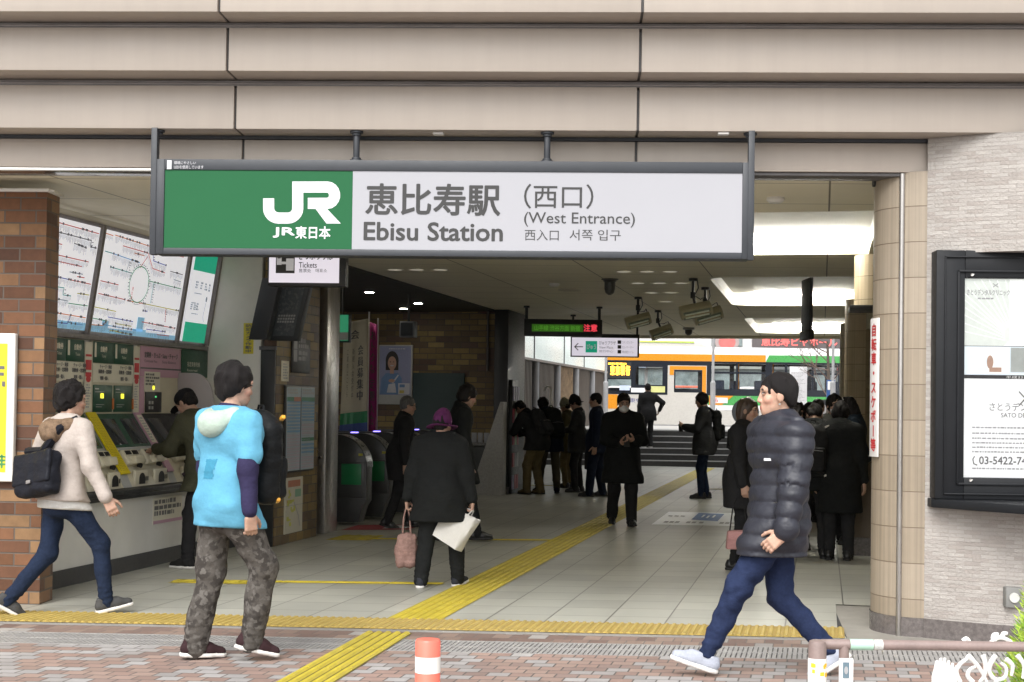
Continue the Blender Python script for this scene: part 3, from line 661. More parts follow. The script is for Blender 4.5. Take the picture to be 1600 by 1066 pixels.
# panels on the ticket wall are laid out in a frame whose x runs along the hall and whose -y faces it
def wallframe(s, t=0, z=0): return FH @ Matrix.Translation((s, t, z)) @ Matrix.Rotation(R(90), 4, 'Z')
WF = wallframe(SU)
tw = thing('ticket_counter', 'grey ticket hall counter wall with dark shelf and baseboard', 'counter wall', hp(SBASE, 12))
T0, T1 = 10.1, 14.04
MB().box(-7.6, SBASE, T0, T1, 0, .655).build('base_panel', M['grey_wall'], tw, FH)
MB().box(SBASE, SBASE + .012, T0, T1, 0, .14).build('baseboard', M['base_dk'], tw, FH)
MB().box(-7, -5.86, T0, 13.9, .70, .74).box(-7, -5.87, T0, 13.9, .66, .698).build('shelf', M['black'], tw, FH, bevel=.004)
MB().box(-7.6, SU - .03, T0, T1, .74, 2.05).build('back_panel', M['grey_wall'], tw, FH)
MB().box(-7.6, SU + .02, T0, T1, 2.051, 2.09).box(-7.6, SU + .03, T0, T1, 3.07, 3.10).build('frame_rail', M['rail'], tw, FH, bevel=.003)
MB().box(-7.6, SU + .02, T0, T1, 3.10, 3.16).build('upper_panel', M['ceil'], tw, FH)
MB().box(-7.6, SU - .02, T0, T1, 2.09, 3.07).build('recess_panel', M['rail'], tw, FH)
# trims at the left edge
MB().box(SU - .03, SU - .005, T0 + .35, T0 + .40, .76, 2.05).build('edge_strip', M['white'], tw, FH)

ew = thing('office_end_wall', 'plain pale grey wall face beside the route maps, with a yellow sticker', 'wall', hp(-6.1, 14.06))
MB().box(-9, -5.77, 14.05, 14.5, 0, 3.14).build('wall_panel', M['grey_wall'], ew, FH, bevel=.006)
MB().box(-9, -5.765, 14.042, 14.05, 0, .12).build('baseboard', M['base_dk'], ew, FH)
st_ = thing('warning_sticker', 'narrow yellow vertical security camera sticker on the grey end wall', 'sticker', hit(FH, 388, 553, 1, 14.04))
def rT(px0, py0, px1, py1, t):
    p, q = hit(FH, px0, (py0 + py1) / 2, 1, t), hit(FH, px1, (py0 + py1) / 2, 1, t); c = (px0 + px1) / 2
    return p.x, q.x, hit(FH, c, py1, 1, t).z, hit(FH, c, py0, 1, t).z
r = rT(380.5, 505, 396, 553, 14.045)
MB().box(r[0], r[1], 14.043, 14.049, r[2], r[3]).build('sheet', pm('yellow sticker', (.62, .52, .04), .5), st_, FH)
mb = MB(); r = rT(383.5, 507, 393, 551, 14.042); text(mb, '防犯カメラ作動中', *r, 14.042, 0, vertical=True, bold=.004); mb.build('lettering', M['ink'], st_, FH, smooth=0)

# route maps (tilted lightboxes)
M['mapw'] = pm('map print white', (.80, .79, .82), .4, var=.01, emit=.24, ecol=(1, 1, 1.05))
ZB, ZT = 2.125, 3.035; TL = math.atan2(.14, ZT - ZB)
def tilt(t): return FH @ Matrix.Translation((SU + .004, t, ZB)) @ Matrix.Rotation(R(90), 4, 'Z') @ Matrix.Rotation(TL, 4, 'X')
HH = (ZT - ZB) / math.cos(TL)
LC = {'r': (.50, .08, .07), 'g': (.06, .30, .16), 'b': (.10, .14, .46), 'o': (.62, .20, .07), 'k': (.1, .1, .12), 'y': (.45, .42, .08), 'c': (.15, .36, .62), 't': (.05, .30, .30), 's': (.32, .62, .85), 'n': (.25, .3, .35)}
lm = {k: pm('map line ' + k, v, .5, var=.02, emit=.15) for k, v in LC.items()}
keys = list(lm); mats = [lm[k] for k in keys]
def routemap(name, label, t0, t1, lines, water, extra=None):
    th_ = thing(name, label, 'route map', hp(SU, (t0 + t1) / 2, ZB)); L = t1 - t0; fr = tilt(t0)
    MB().box(0, L, 0, .03, 0, HH).build('lightbox', M['mapw'], th_, fr)
    mb = MB(); y = -.003; rr = random.Random(len(lines) * 7 + 1)
    mb.rect(0, L, 0, water[0], -.0015, keys.index('s'))
    for (u0, u1, v) in water[1:]: mb.rect(u0 * L, u1 * L, water[0], v * HH, -.0015, keys.index('s'))
    kk = keys.index('k')
    for col, pts, dens in lines:
        P = [(u * L, v * HH) for u, v in pts]; mb.stroke(P, .0085, y, keys.index(col))
        for (ax, az), (bx, bz) in zip(P, P[1:]):
            if abs(bx - ax) < abs(bz - az): 
                n = int(abs(bz - az) / .022)
                for k in range(n):
                    zz = az + (bz - az) * (k + .5) / n
                    if dens: mb.rect(ax + .01, ax + .01 + rr.uniform(.015, .04), zz - .003, zz + .003, y - .0003, kk)
                continue
            n = int(abs(bx - ax) / .0165)
            for k in range(n):
                xx = ax + (bx - ax) * (k + .5) / n; zz = az + (bz - az) * (k + .5) / n
                if dens: mb.rect(xx - .0022, xx + .0022, zz - .012 - rr.uniform(.02, .062), zz - .012, y - .0003, kk + (0 if rr.random() < .5 else 9))
                if rr.random() < .12: mb.rect(xx - .012, xx + .012, zz - .008, zz + .012, y - .0006, kk)
    if extra: extra(mb, L, y)
    mb.build('map_print', mats, th_, fr, smooth=0); return th_
def side(mb, L, y):
    mb.rect(.0, .018, .86 * HH, .965 * HH, y, keys.index('g')); mb.rect(0, .014, .46 * HH, .84 * HH, y, keys.index('b'))
    for k in range(24): mb.rect(.003, .010, (.47 + k * .015) * HH, (.476 + k * .015) * HH, y - .0006, keys.index('s'))
routemap('route_map', 'narrow tilted lightbox route map next to the brick pillar', 10.56, 11.47, [
    ('r', [(.12, .955), (.98, .94)], 1), ('k', [(.1, .87), (.86, .86), (.86, .80), (.98, .80)], 1), ('k', [(.55, .80), (.8, .78)], 1), ('r', [(.1, .765), (.35, .765)], 1),
    ('r', [(.1, .665), (.87, .655)], 1), ('r', [(.1, .61), (.76, .60)], 0), ('n', [(.55, .53), (.8, .53)], 0), ('r', [(.7, .50), (.84, .50)], 0), ('b', [(.1, .47), (.55, .46)], 1), ('r', [(.55, .46), (.98, .45)], 1),
    ('t', [(.1, .375), (.5, .375), (.5, .31), (.65, .31)], 1), ('y', [(.75, .345), (.98, .345)], 1), ('n', [(.1, .27), (.6, .26)], 1), ('g', [(.62, .24), (.98, .24)], 1), ('r', [(.1, .22), (.4, .22)], 1), ('o', [(.08, .145), (.98, .125)], 1), ('b', [(.1, .05), (.66, .05), (.7, .13)], 1), ('c', [(.72, .055), (.95, .055)], 1)], (.075 * HH,), side)
def ring(mb, L, y):
    P = [(.45 * L + .112 * L * math.cos(a), .53 * HH + .185 * HH * math.sin(a) * (1 if True else 1)) for a in [2 * math.pi * k / 36 for k in range(36)]]
    mb.stroke(P, .010, y - .001, keys.index('g'), closed=True)
    for i, p in enumerate(P):
        d = (Vector(p) - Vector((.45 * L, .53 * HH))).normalized() * .02
        mb.rect(p[0] + d.x - .010, p[0] + d.x + .010, p[1] + d.y - .004, p[1] + d.y + .004, y - .0015, keys.index('k'))
    text(mb, '恵比寿', .375 * L, .385 * L + .02, .36 * HH, .50 * HH, y - .002, keys.index('r'), vertical=True)
    scrib(mb, .86 * L, .99 * L, .90 * HH, .97 * HH, y, keys.index('r'), 3, random.Random(4))
routemap('route_map', 'wide tilted lightbox route map with a green loop line', 11.57, 13.26, [
    ('o', [(.0, .96), (.08, .955)], 1), ('o', [(.1, .965), (.62, .93)], 1), ('r', [(.2, .88), (.5, .865), (.58, .72), (.74, .70)], 1), ('t', [(.02, .79), (.1, .785)], 0), ('c', [(.1, .785), (.42, .75)], 1), ('o', [(.34, .835), (.46, .83)], 0),
    ('b', [(.56, .90), (.57, .80), (.74, .78)], 1), ('t', [(.1, .65), (.35, .63)], 1), ('r', [(.02, .5), (.22, .49)], 1), ('g', [(.55, .585), (.98, .565)], 1), ('r', [(.02, .375), (.32, .355)], 1), ('o', [(.34, .35), (.54, .345)], 0), ('y', [(.54, .345), (.99, .325)], 1),
    ('y', [(.0, .24), (.24, .225)], 1), ('g', [(.0, .13), (.16, .12)], 1), ('o', [(.0, .065), (.12, .07), (.16, .125)], 1), ('b', [(.16, .16), (.45, .145)], 1), ('c', [(.12, .08), (.50, .06)], 1), ('y', [(.25, .105), (.44, .095)], 1), ('y', [(.27, .025), (.46, .01)], 1), ('y', [(.2, -.05 + .08), (.3, .03)], 0),
    ('r', [(.55, .155), (.98, .13)], 1), ('b', [(.62, .085), (.86, .08)], 1), ('r', [(.76, -.02 + .06), (.92, .04)], 1), ('b', [(.54, .27), (.6, .27)], 0), ('n', [(.86, .65), (.96, .64)], 1), ('k', [(.80, .73), (.97, .72)], 1), ('r', [(.82, .33), (.84, .18)], 1), ('t', [(.62, .57), (.62, .36)], 1), ('n', [(.30, .74), (.28, .62)], 1), ('r', [(.5, .83), (.43, .7)], 0)],
    (.05 * HH, (0, .11, .068), (.11, .18, .12), (.46, .62, .075), (.5, .58, .20)), ring)
# mullions between the lightboxes
for k, t in enumerate((10.52, 11.475, 13.265, 13.99)):
    MB().box(0, .045 if k else .03, -.02, .04, -.02, HH + .03).build('frame_post', M['rail'], tw, tilt(t + .025 if k else t), bevel=.003)
gs = thing('guide_sign', 'tilted green and white guide lightbox at the end of the route maps', 'sign', hp(SU, 13.7, ZB)); L = .53; fr = tilt(13.43)
M['mapg'] = pm('lightbox green', (.02, .33, .19), .4, var=.02, emit=.3, ecol=(.01, .34, .20))
MB().box(0, L, 0, .03, 0, HH).build('lightbox', [M['mapw']], gs, fr)
MB().rect(0, L, .0, .22 * HH, -.002).build('green_band', M['mapg'], gs, fr, smooth=0); MB().rect(0, L, .80 * HH, HH, -.002).build('green_band', M['mapg'], gs, fr, smooth=0)
mb = MB()
for (u, v, n) in ((.2, .66, 3), (.42, .66, 3), (.62, .655, 3), (.8, .65, 3), (.12, .42, 4), (.26, .42, 4), (.38, .42, 3)): scrib(mb, u * L, u * L + .065, (v - .06) * HH, (v + .03) * HH, -.003, 0, n, rnd, fill=.75)
scrib(mb, .2 * L, .6 * L, .54 * HH, .56 * HH, -.003, 0, 1, rnd); scrib(mb, .2 * L, .5 * L, .31 * HH, .33 * HH, -.003, 0, 1, rnd)
mb.disc(.78 * L, .50 * HH, .02, .03, -.003, 0); mb.stroke([(.78 * L, .46 * HH), (.74 * L, .3 * HH), (.8 * L, .24 * HH)], .008, -.003, 0)
mb.build('lettering', lm['n'], gs, fr, smooth=0)

# ------------------------------------------------------------------ ticket machines
M['mgreen'] = pm('machine dark green', (.018, .075, .045), .38, var=.05); M['mcream'] = pm('machine cream plastic', (.60, .56, .43), .45, var=.06, vs=6)
M['mlabel'] = pm('cream label', (.72, .69, .58), .5, var=.04); M['mscreen'] = pm('machine dark screen', (.035, .04, .045), .15, var=.1)
M['mpink'] = pm('pink label', (.55, .33, .43), .5, var=.04); M['mdark'] = pm('machine black slot', (.012, .012, .012), .5); M['lit_y'] = pm('lit yellow key', (.7, .65, .05), .4, emit=.8, ecol=(.75, .7, .04)); M['lit_g'] = pm('lit green key', (.1, .6, .2), .4, emit=.6)
M['mgrey'] = pm('machine light grey', (.42, .43, .42), .4, var=.06); M['orange'] = pm('orange lever', (.6, .18, .05), .5)
ZS0, ZS1 = 1.39, .83; SS0, SS1 = .0, .37            # slope from the upright face down to the coin shelf
SLA = math.atan2(SS1 - SS0, ZS0 - ZS1); SLL = math.hypot(SS1 - SS0, ZS0 - ZS1)
def slopeframe(t): return FH @ Matrix.Translation((SU + .002, t, ZS0)) @ Matrix.Rotation(R(90), 4, 'Z') @ Matrix.Rotation(-SLA, 4, 'X')   # local z is 0 at the top of the slope and runs down to -SLL
def tri(mb, s, t0, t1):   # wedge body below the slope
    mb.prism([(SU - .03, .745), (SU - .03, ZS0), (SU, ZS0), (SU + SS1, ZS1), (SU + SS1 + .04, .745)], t0, t1, axis=1)
def machine(t0, t1, label, kind, n=2):
    m = thing('ticket_machine', label, 'ticket machine', hp(SU + .2, (t0 + t1) / 2, .745), group='ticket machines along the counter')
    L = t1 - t0; up = wallframe(SU, t0); sl = slopeframe(t0)
    mb = MB(); tri(mb, 0, t0, t1); mb.box(SU - .03, SU - .001, t0, t1, ZS0, 2.045); mb.build('cabinet', M['mcream'], m, FH, bevel=.004)
    hcol = M['mgreen'] if kind == 'green' else M['mpink']
    if kind == 'green':
        for k in range(n): MB().box(k * L / n + .004, (k + 1) * L / n - .004, -.006, 0, 1.848, 2.04).build('header_sign', hcol, m, up, bevel=.002)
        mb = MB()
        for k in range(n):
            a = k * L / n; text(mb, '自動券', a + .13, a + .25, 1.95, 2.0, -.0085, 0, .03); text(mb, 'Ticket', a + .15, a + .23, 1.90, 1.925, -.0085)
            mb.rect(a + .02, a + .055, 1.9, 2.03, -.0085)
        mb.build('lettering', M['mlabel'], m, up, smooth=0)
        MB().box(.004, L - .004, -.005, 0, 1.675, 1.842).build('label_plate', M['mlabel'], m, up)
        for k in range(n):
            mb = MB(); a = k * L / n + .10
            text(mb, 'チャージ・乗継', a + .02, a + .24, 1.80, 1.835, -.0075, 0, .03); text(mb, '回数券・定期券', a, a + .24, 1.755, 1.79, -.0075, 0, .05); text(mb, '精算・購入', a + .03, a + .18, 1.695, 1.73, -.0075, 0, .05); mb.build('lettering', M['ink'], m, up, smooth=0)
        for k in range(n):
            a = k * L / n
            MB().box(a + .01, (k + 1) * L / n - .03, -.012, 0, 1.405, 1.65).build('display_panel', M['mgreen'], m, up, bevel=.003)
            mb = MB().rect(a + .13, a + .19, 1.53, 1.575, -.014, 0).rect(a + .03, a + .10, 1.61, 1.62, -.014, 1).rect(a + .03, a + .2, 1.585, 1.59, -.014, 1).rect(a + .05, a + .2, 1.47, 1.475, -.014, 1).rect(a + .05, a + .16, 1.45, 1.455, -.014, 1)
            mb.build('lit_key', [M['lit_y'], M['mgrey']], m, up, smooth=0)
            MB().box((k + 1) * L / n - .026, (k + 1) * L / n - .004, -.02, 0, 1.43, 1.53).build('lever', M['orange'], m, up, bevel=.003)
    else:
        MB().box(.004, L - .004, -.006, 0, 1.745, 2.04).build('header_sign', hcol, m, up, bevel=.002)
        mb = MB(); text(mb, '定期券・きっぷ・Suica・チャージ', .08, L - .08, 1.93, 1.985, -.0085, 0, .03); text(mb, 'Commuter Pass', .08, .35, 1.885, 1.91, -.0085); text(mb, 'Suica Balance', .46, .76, 1.885, 1.91, -.0085)
        mb.rect(.0, L, 1.82, 1.835, -.0085); mb.build('lettering', M['ink'], m, up, smooth=0)
        MB().box(.09, .42, -.009, 0, 1.60, 1.795).build('label_plate', M['mlabel'], m, up)
        mb = MB(); scrib(mb, .11, .4, 1.66, 1.785, -.0105, 0, 4, rnd, fill=.7); mb.disc(.28, 1.64, .024, .022, -.0105, 1); mb.build('lettering', [M['ink'], M['lit_y']], m, up, smooth=0)
        MB().box(.12, .45, -.014, 0, 1.40, 1.60).build('display_panel', M['black'], m, up, bevel=.003)
        mb = MB().rect(.30, .335, 1.545, 1.56, -.016, 0)
        for k in range(4): mb.rect(.17 + .06 * (k % 2), .21 + .06 * (k % 2), 1.43 + .05 * (k // 2), 1.46 + .05 * (k // 2), -.016, 1)
        mb.build('lit_key', [M['lit_g'], M['mgrey']], m, up, smooth=0)
        MB().box(.0, .10, -.004, 0, 1.395, 1.74).build('side_strip', M['mpink'], m, up)
    # sloping desk with screens
    MB().box(.004, L - .004, -.006, 0, -SLL * .54, -.004).build('screen_panel', M['mgreen'] if kind == 'green' else M['black'], m, sl, bevel=.002)
    MB().box(.004, L - .004, -.010, 0, -SLL * .60, -SLL * .545).build('rest_bar', M['mgrey'], m, sl, bevel=.003)
    nn = n if kind == 'green' else 1
    for k in range(nn):
        a = k * L / nn
        MB().box(a + .06, a + min(L / nn, .4) - .05, -.010, 0, -SLL * .50, -.06).build('screen', M['mscreen'], m, sl, bevel=.003)
    # coin units: shoulders, hoppers and return cups
    for k in range(nn):
        a = k * L / nn + L / nn * .12; wv = min(L / nn, .4) * .76
        u = MB().box(a, a + wv, -.055, 0, -SLL * .84, -SLL * .615).build('coin_unit', M['mcream'], m, sl, bevel=.015, seg=3)
        MB().box(a + .03, a + wv * .45, -.060, -.05, -SLL * .70, -SLL * .64).box(a + wv * .55, a + wv - .03, -.060, -.05, -SLL * .70, -SLL * .64).build('note_slot', M['mdark'], u, sl, bevel=.002)
        MB().obox((a + wv * .5, -.075, -SLL * .80), (wv * .3, 0, 0), (0, .03, .012), (0, -.012, .035)).build('hopper', M['mcream'], u, sl, bevel=.01, seg=3)
        MB().cyl((a + wv * .5, -.05, -SLL * .86), (a + wv * .5, -.075, -SLL * .90), .022, n=12).build('coin_button', M['mdark'], u, sl)
        f2 = wallframe(SU + SS1 + .005, t0)
        c_ = MB().box(a + .02, a + wv - .02, -.03, 0, .75, .89).build('return_cup', M['mcream'], m, f2, bevel=.012, seg=3)
        cx = a + wv / 2
        MB().prism([(cx - .055, .765), (cx + .055, .765), (cx + .055, .81)] + [(cx + .055 * math.cos(R(q)), .81 + .055 * math.sin(R(q))) for q in range(20, 180, 20)] + [(cx - .055, .81)], -.034, -.029, axis=1).build('cup_mouth', M['mdark'], c_, f2)
        MB().rect(a + wv - .05, a + wv - .03, .79, .83, -.034).rect(a + wv - .085, a + wv - .065, .79, .83, -.034).build('cup_label', M['mdark'], c_, f2, smooth=0)
    return m
machine(10.86, 11.475, 'green headed ticket machine nearest the brick pillar', 'green')
machine(11.63, 12.395, 'green headed ticket machine beside the yellow sloping strip', 'green')
machine(12.53, 13.41, 'pink headed ticket machine where the man in the cap stands', 'pink')
# posters and strips between machines
def strip(name, label, t0, t1, mat, lit):
    s_ = thing(name, label, 'notice', hp(SU, (t0 + t1) / 2, 1.4)); up = wallframe(SU, t0); L = t1 - t0
    MB().box(0, L, -.004, 0, 1.40, 2.03).build('sheet', M['mlabel'], s_, up)
    mb = MB(); rr = random.Random(int(t0 * 10))
    mb.rect(.01, L - .01, 1.78, 1.87, -.0055, 0); mb.rect(.01, L - .01, 1.72, 1.76, -.0055, 0); mb.rect(.01, L - .01, 1.90, 1.92, -.0055, 0); mb.disc(L / 2, 1.70, L * .35, .03, -.0058, 0)
    scrib(mb, .02, L - .01, 1.44, 1.66, -.0055, 1, 9, rr)
    mb.build('print', [M['red'], M['inkl']], s_, up, smooth=0)
strip('notice', 'narrow red printed notice between the two green ticket machines', 11.49, 11.615, None, 0)
strip('notice', 'narrow red printed notice between the green and pink ticket machines', 12.405, 12.52, None, 0)
ys = thing('yellow_strip', 'long bright yellow sloping instruction strip between the green ticket machines', 'notice', hp(SU + .2, 11.7, .9)); sl = slopeframe(11.50)
MB().box(-.005, .155, -.028, -.012, -SLL * .96, -.0).build('sheet', pm('bright yellow strip', (.72, .58, .01), .45, var=.03), ys, sl)
mb = MB(); rr = random.Random(5)
for k in range(5): scrib(mb, .012 + k * .026, .026 + k * .026, -SLL * .92, -.05, -.0295, 0, 34, rr, fill=.45)
mb.build('lettering', pm('olive print', (.28, .22, .02), .6), ys, sl, smooth=0)
for ta, tb_ in ((11.477, 11.628), (12.397, 12.528), (13.412, 14.03)): mb = MB(); tri(mb, 0, ta, tb_); mb.build('desk_filler', M['mgrey'], tw, FH)
pk = thing('pink_strip', 'pink and white sloping instruction strip before the pink ticket machine', 'notice', hp(SU + .2, 12.46, .9)); sl = slopeframe(12.40)
MB().box(0, .125, -.02, -.006, -SLL * .98, 0).build('sheet', M['mpink'], pk, sl)
mb = MB().rect(.012, .11, -SLL * .5, -.03, -.0215, 0).rect(.012, .11, -SLL * .8, -SLL * .54, -.0215, 0); scrib(mb, .02, .1, -SLL * .48, -.05, -.023, 1, 9, rr); scrib(mb, .02, .1, -SLL * .78, -SLL * .56, -.023, 1, 6, rr); mb.build('print', [M['mlabel'], M['inkl']], pk, sl, smooth=0)
gp = thing('guide_board', 'plain dark green guide board at the end of the ticket machines', 'sign', hp(SU, 13.75, 1.5)); up = wallframe(SU, 13.43)
MB().box(0, .62, -.01, .0, 1.15, 2.045).build('board', M['mgreen'], gp, up, bevel=.003)
mb = MB(); text(mb, '指定席券売機', .12, .42, 1.87, 1.92, -.012); text(mb, 'Reserved', .12, .36, 1.82, 1.845, -.012); text(mb, '券', .12, .2, 1.72, 1.78, -.012, 0, .03); mb.build('lettering', M['mlabel'], gp, up, smooth=0)
MB().box(.42, .60, -.016, -.011, 1.45, 1.76).build('paper', M['mlabel'], gp, up)
mb = MB()
for k in range(4): mb.rect(.44, .58, 1.49 + k * .065, 1.52 + k * .065, -.018); scrib(mb, .44, .58, 1.525 + k * .065, 1.545 + k * .065, -.018, 0, 1, rr)
mb.build('print', M['inkl'], gp, up, smooth=0)
# round-headed partition by the last machine
pt = thing('privacy_screen', 'pale grey round topped partition beside the pink ticket machine', 'partition', hp(SU + .2, 13.3, .745))
pr = [(SU - .02, .75), (SU + .42, .75), (SU + .40, 1.15)] + [(SU + .17 + .22 * math.cos(R(a)), 1.52 + .28 * math.sin(R(a))) for a in range(0, 100, 10)] + [(SU - .02, 1.80)]
MB().prism(pr, 13.36, 13.385, axis=1).build('panel', pm('pale partition', (.40, .37, .37), .5, var=.04), pt, FH, bevel=.004)
nt_ = thing('notice', 'small barcode style notice on the wall under the counter shelf', 'notice', hp(SBASE, 12.3, .3)); up = wallframe(SBASE, 12.05)
MB().box(0, .6, -.006, 0, .38, .62).build('sheet', M['mlabel'], nt_, up)
mb = MB(); scrib(mb, .02, .58, .45, .61, -.0075, 0, 3, rr, fill=.8); mb.rect(0, .6, .38, .41, -.0075, 1); mb.build('print', [M['ink'], M['mpink']], nt_, up, smooth=0)

# ------------------------------------------------------------------ pier with timetables, steel pillar, dark monitors
SP = -5.6
pi_ = thing('brick_pier', 'ochre brick pier with a black door edge beside the ticket counter', 'pier', hp(-5.8, 14.6))
MB().poly([(-5.74, 14.06, 0), (SP, 14.06, 0), (SP, 14.06, 3.14), (-5.74, 14.06, 3.14)], 0).poly([(SP, 14.06, 0), (SP, 15.35, 0), (SP, 15.35, 3.14), (SP, 14.06, 3.14)], 1).poly([(SP, 15.35, 0), (-7, 15.35, 0), (-7, 15.35, 3.14), (SP, 15.35, 3.14)], 0).build('brickwork', [M['ybrick'], M['ybrick_s']], pi_, FH)
MB().box(-5.765, SP - .004, 14.03, 14.058, 0, 2.06).build('door_edge', M['black'], pi_, FH, bevel=.004)
MB().box(-5.78, SP + .006, 14.02, 14.058, 2.062, 2.10).build('door_lintel', M['joint'], pi_, FH)
tt = thing('timetable_board', 'black framed double timetable board on the brick pier', 'timetable', hit(FH, 465, 735, 0, SP)); t0, t1, z0, z1 = rH(442, 603, 487, 737, SP)
fr = wallframe(SP, t0); L = t1 - t0
MB().box(0, L, -.03, 0, z0, z1).build('frame', M['black'], tt, fr, bevel=.004)
bl = pm('timetable pale blue', (.36, .44, .50), .5, var=.05); gr_ = pm('timetable green', (.05, .2, .12), .5); rd_ = pm('timetable terracotta', (.4, .16, .1), .5); lv = pm('timetable lavender', (.42, .38, .45), .5); sky_ = pm('timetable sky blue', (.16, .33, .52), .5)
for k in range(2):
    a, b = .02 + k * L / 2, (k + 1) * L / 2 - .012
    MB().box(a, b, -.034, -.03, z0 + .02, z1 - .02).build('sheet', bl, tt, fr)
    mb = MB(); rr = random.Random(11 + k); H = z1 - z0
    mb.rect(a, b, z1 - .02 - .16 * H, z1 - .02 - .11 * H, -.036, 0 if k else 0)
    mb.rect((a + b) / 2, b, z1 - .02 - .16 * H, z1 - .02 - .11 * H, -.0365, 0 if k else 1)
    bands = [(.17, .42, 3), (.44, .58, 2), (.60, .66, 0), (.67, .80, 3), (.82, .97, 2)] if k else [(.17, .55, 3), (.56, .97, 2)]
    for v0, v1, mi in bands:
        n = max(1, int((v1 - v0) / .035))
        for q in range(n): mb.rect(a + .01, b - .01, z1 - (v0 + (q + .75) / n * (v1 - v0)) * H, z1 - (v0 + (q + .1) / n * (v1 - v0)) * H, -.036, mi)
    scrib(mb, a + .02, b - .02, z1 - .1 * H, z1 - .03 * H, -.036, 4, 2, rr, fill=.8); scrib(mb, a + .012, b - .012, z0 + .04, z1 - .18 * H, -.038, 4, 34, rr, fill=.3)
    mb.build('print', [gr_, rd_, lv, sky_, M['inkl']], tt, fr, smooth=0)
mp = thing('area_map', 'white framed neighbourhood map poster low on the brick pier', 'poster', hit(FH, 457, 833, 0, SP)); t0, t1, z0, z1 = rH(443.5, 746, 471, 832, SP); fr = wallframe(SP, t0); L = t1 - t0; H = z1 - z0
MB().box(0, L, -.012, 0, z0, z1).build('sheet', pm('map paper', (.52, .50, .42), .5, var=.04), mp, fr)
mb = MB(); rr = random.Random(8)
mb.rect(.15 * L, .85 * L, z0 + .83 * H, z0 + .95 * H, -.014, 0); mb.rect(.55 * L, .9 * L, z0 + .64 * H, z0 + .78 * H, -.014, 1); mb.rect(.1 * L, .35 * L, z0 + .55 * H, z0 + .6 * H, -.014, 3)
for k in range(16): u, v = rr.uniform(.08, .5), rr.uniform(.05, .75); mb.rect(u * L, (u + rr.uniform(.08, .2)) * L, z0 + v * H, z0 + (v + rr.uniform(.03, .07)) * H, -.0145, 2)
mb.stroke([(.5 * L, z0 + .55 * H), (.75 * L, z0 + .3 * H), (.85 * L, z0 + .1 * H)], .02, -.015, 4); mb.rect(0, L, z0 + .49 * H, z0 + .5 * H, -.015, 4)
mb.build('print', [rd_, pm('map green', (.2, .38, .27), .5), pm('map yellow green', (.5, .5, .1), .5), M['red'], M['inkl']], mp, fr, smooth=0)
bs = thing('black_sign', 'small black wall sign with white pictograms on the brick pier', 'sign', hit(FH, 468, 585, 0, SP)); t0, t1, z0, z1 = rH(454, 530, 482, 583, SP); fr = wallframe(SP, t0); L = t1 - t0
MB().box(0, L, -.02, 0, z0, z1).build('board', M['black'], bs, fr, bevel=.003)
mb = MB(); 
for zz in (.72, .35): mb.rect(.08 * L, .26 * L, z0 + zz * (z1 - z0) - .01, z0 + zz * (z1 - z0) + .12, -.022); scrib(mb, .34 * L, .95 * L, z0 + zz * (z1 - z0), z0 + zz * (z1 - z0) + .12, -.022, 0, 2, rr, fill=.75)
mb.build('lettering', M['inkl'], bs, fr, smooth=0)
np_ = thing('notice_plate', 'small pale vertical plate on the brick pier above the timetable', 'notice', hit(FH, 441, 600, 0, SP)); t0, t1, z0, z1 = rH(439, 564, 450, 596, SP); fr = wallframe(SP, t0)
MB().box(0, t1 - t0, -.012, 0, z0, z1).build('plate', M['mlabel'], np_, fr, bevel=.002)
mb = MB(); scrib(mb, .03, t1 - t0 - .03, z0 + .02, z1 - .02, -.0135, 0, 6, rr); mb.build('lettering', M['inkl'], np_, fr, smooth=0)
sp_ = thing('steel_pillar', 'brushed stainless steel pillar between the brick pier and the ticket gates', 'pillar', hp(-5.7, 15.8))
MB().box(-5.80, -5.60, 15.62, 16.05, 0, 3.14).box(-5.93, -5.802, 15.56, 16.0, 0, 3.14).build('cladding', M['steel'], sp_, FH, bevel=.006)
for zz, xx in ((.95, -5.70), (.88, -5.67)): MB().cyl((xx, 15.622, zz), (xx, 15.612, zz), .018, n=14).build('lock', M['chrome'], sp_, FH)
# hanging ticket sign and two tilted dark monitors
x0, x1, z0, z1 = rF(418, 392, 540, 447, 13)
hs_ = thing('hanging_sign', 'white backlit ticket office sign hung below the ceiling behind the station sign', 'sign', fp((x0 + x1) / 2, 13, 3.14))
z1 += .12
MB().box(x0, x1, 13.0, 13.16, z0, z1).build('case', M['black'], hs_, FF, bevel=.004)
for xx in (x0 + .1, x1 - .1): MB().cyl((xx, 13.08, z1), (xx, 13.08, 3.15), .018, n=10).build('hanger_rod', M['black'], hs_, FF)
r = rF(420.5, 382, 530, 442, 12.995); MB().box(r[0], r[1], 12.994, 12.999, r[2], r[3]).build('white_panel', M['signl2'], hs_, FF)
mb = MB(); rr_ = lambda *a: rF(*a, 12.991)
q = rr_(431, 388, 460.5, 427); mb.rect(*q, 12.9925, 0)
text(mb, 'きっぷうりば', *rr_(467, 391, 520, 406), 12.991, 0, .012); text(mb, 'Tickets', *rr_(467, 410, 495, 418.5), 12.991, 1, .01); text(mb, '售票处', *rr_(467, 420, 486, 426), 12.991, 1); text(mb, '매표소', *rr_(493, 420, 511, 426), 12.991, 1)
q = rr_(432.5, 397, 440, 414); mb.rect(*q, 12.991, 2); q = rr_(434, 399, 438.5, 404); mb.rect(*q, 12.990, 0)
q = rr_(449, 391, 457, 402); mb.disc((q[0] + q[1]) / 2, (q[2] + q[3]) / 2, (q[1] - q[0]) / 2, (q[3] - q[2]) / 2, 12.991, 2); q = rr_(447, 404, 459, 423); mb.rect(*q, 12.991, 2); q = rr_(440, 409, 448, 413); mb.rect(*q, 12.991, 2)
mb.build('lettering', [M['signt'], M['signt'], M['signwt']], hs_, FF, smooth=0)
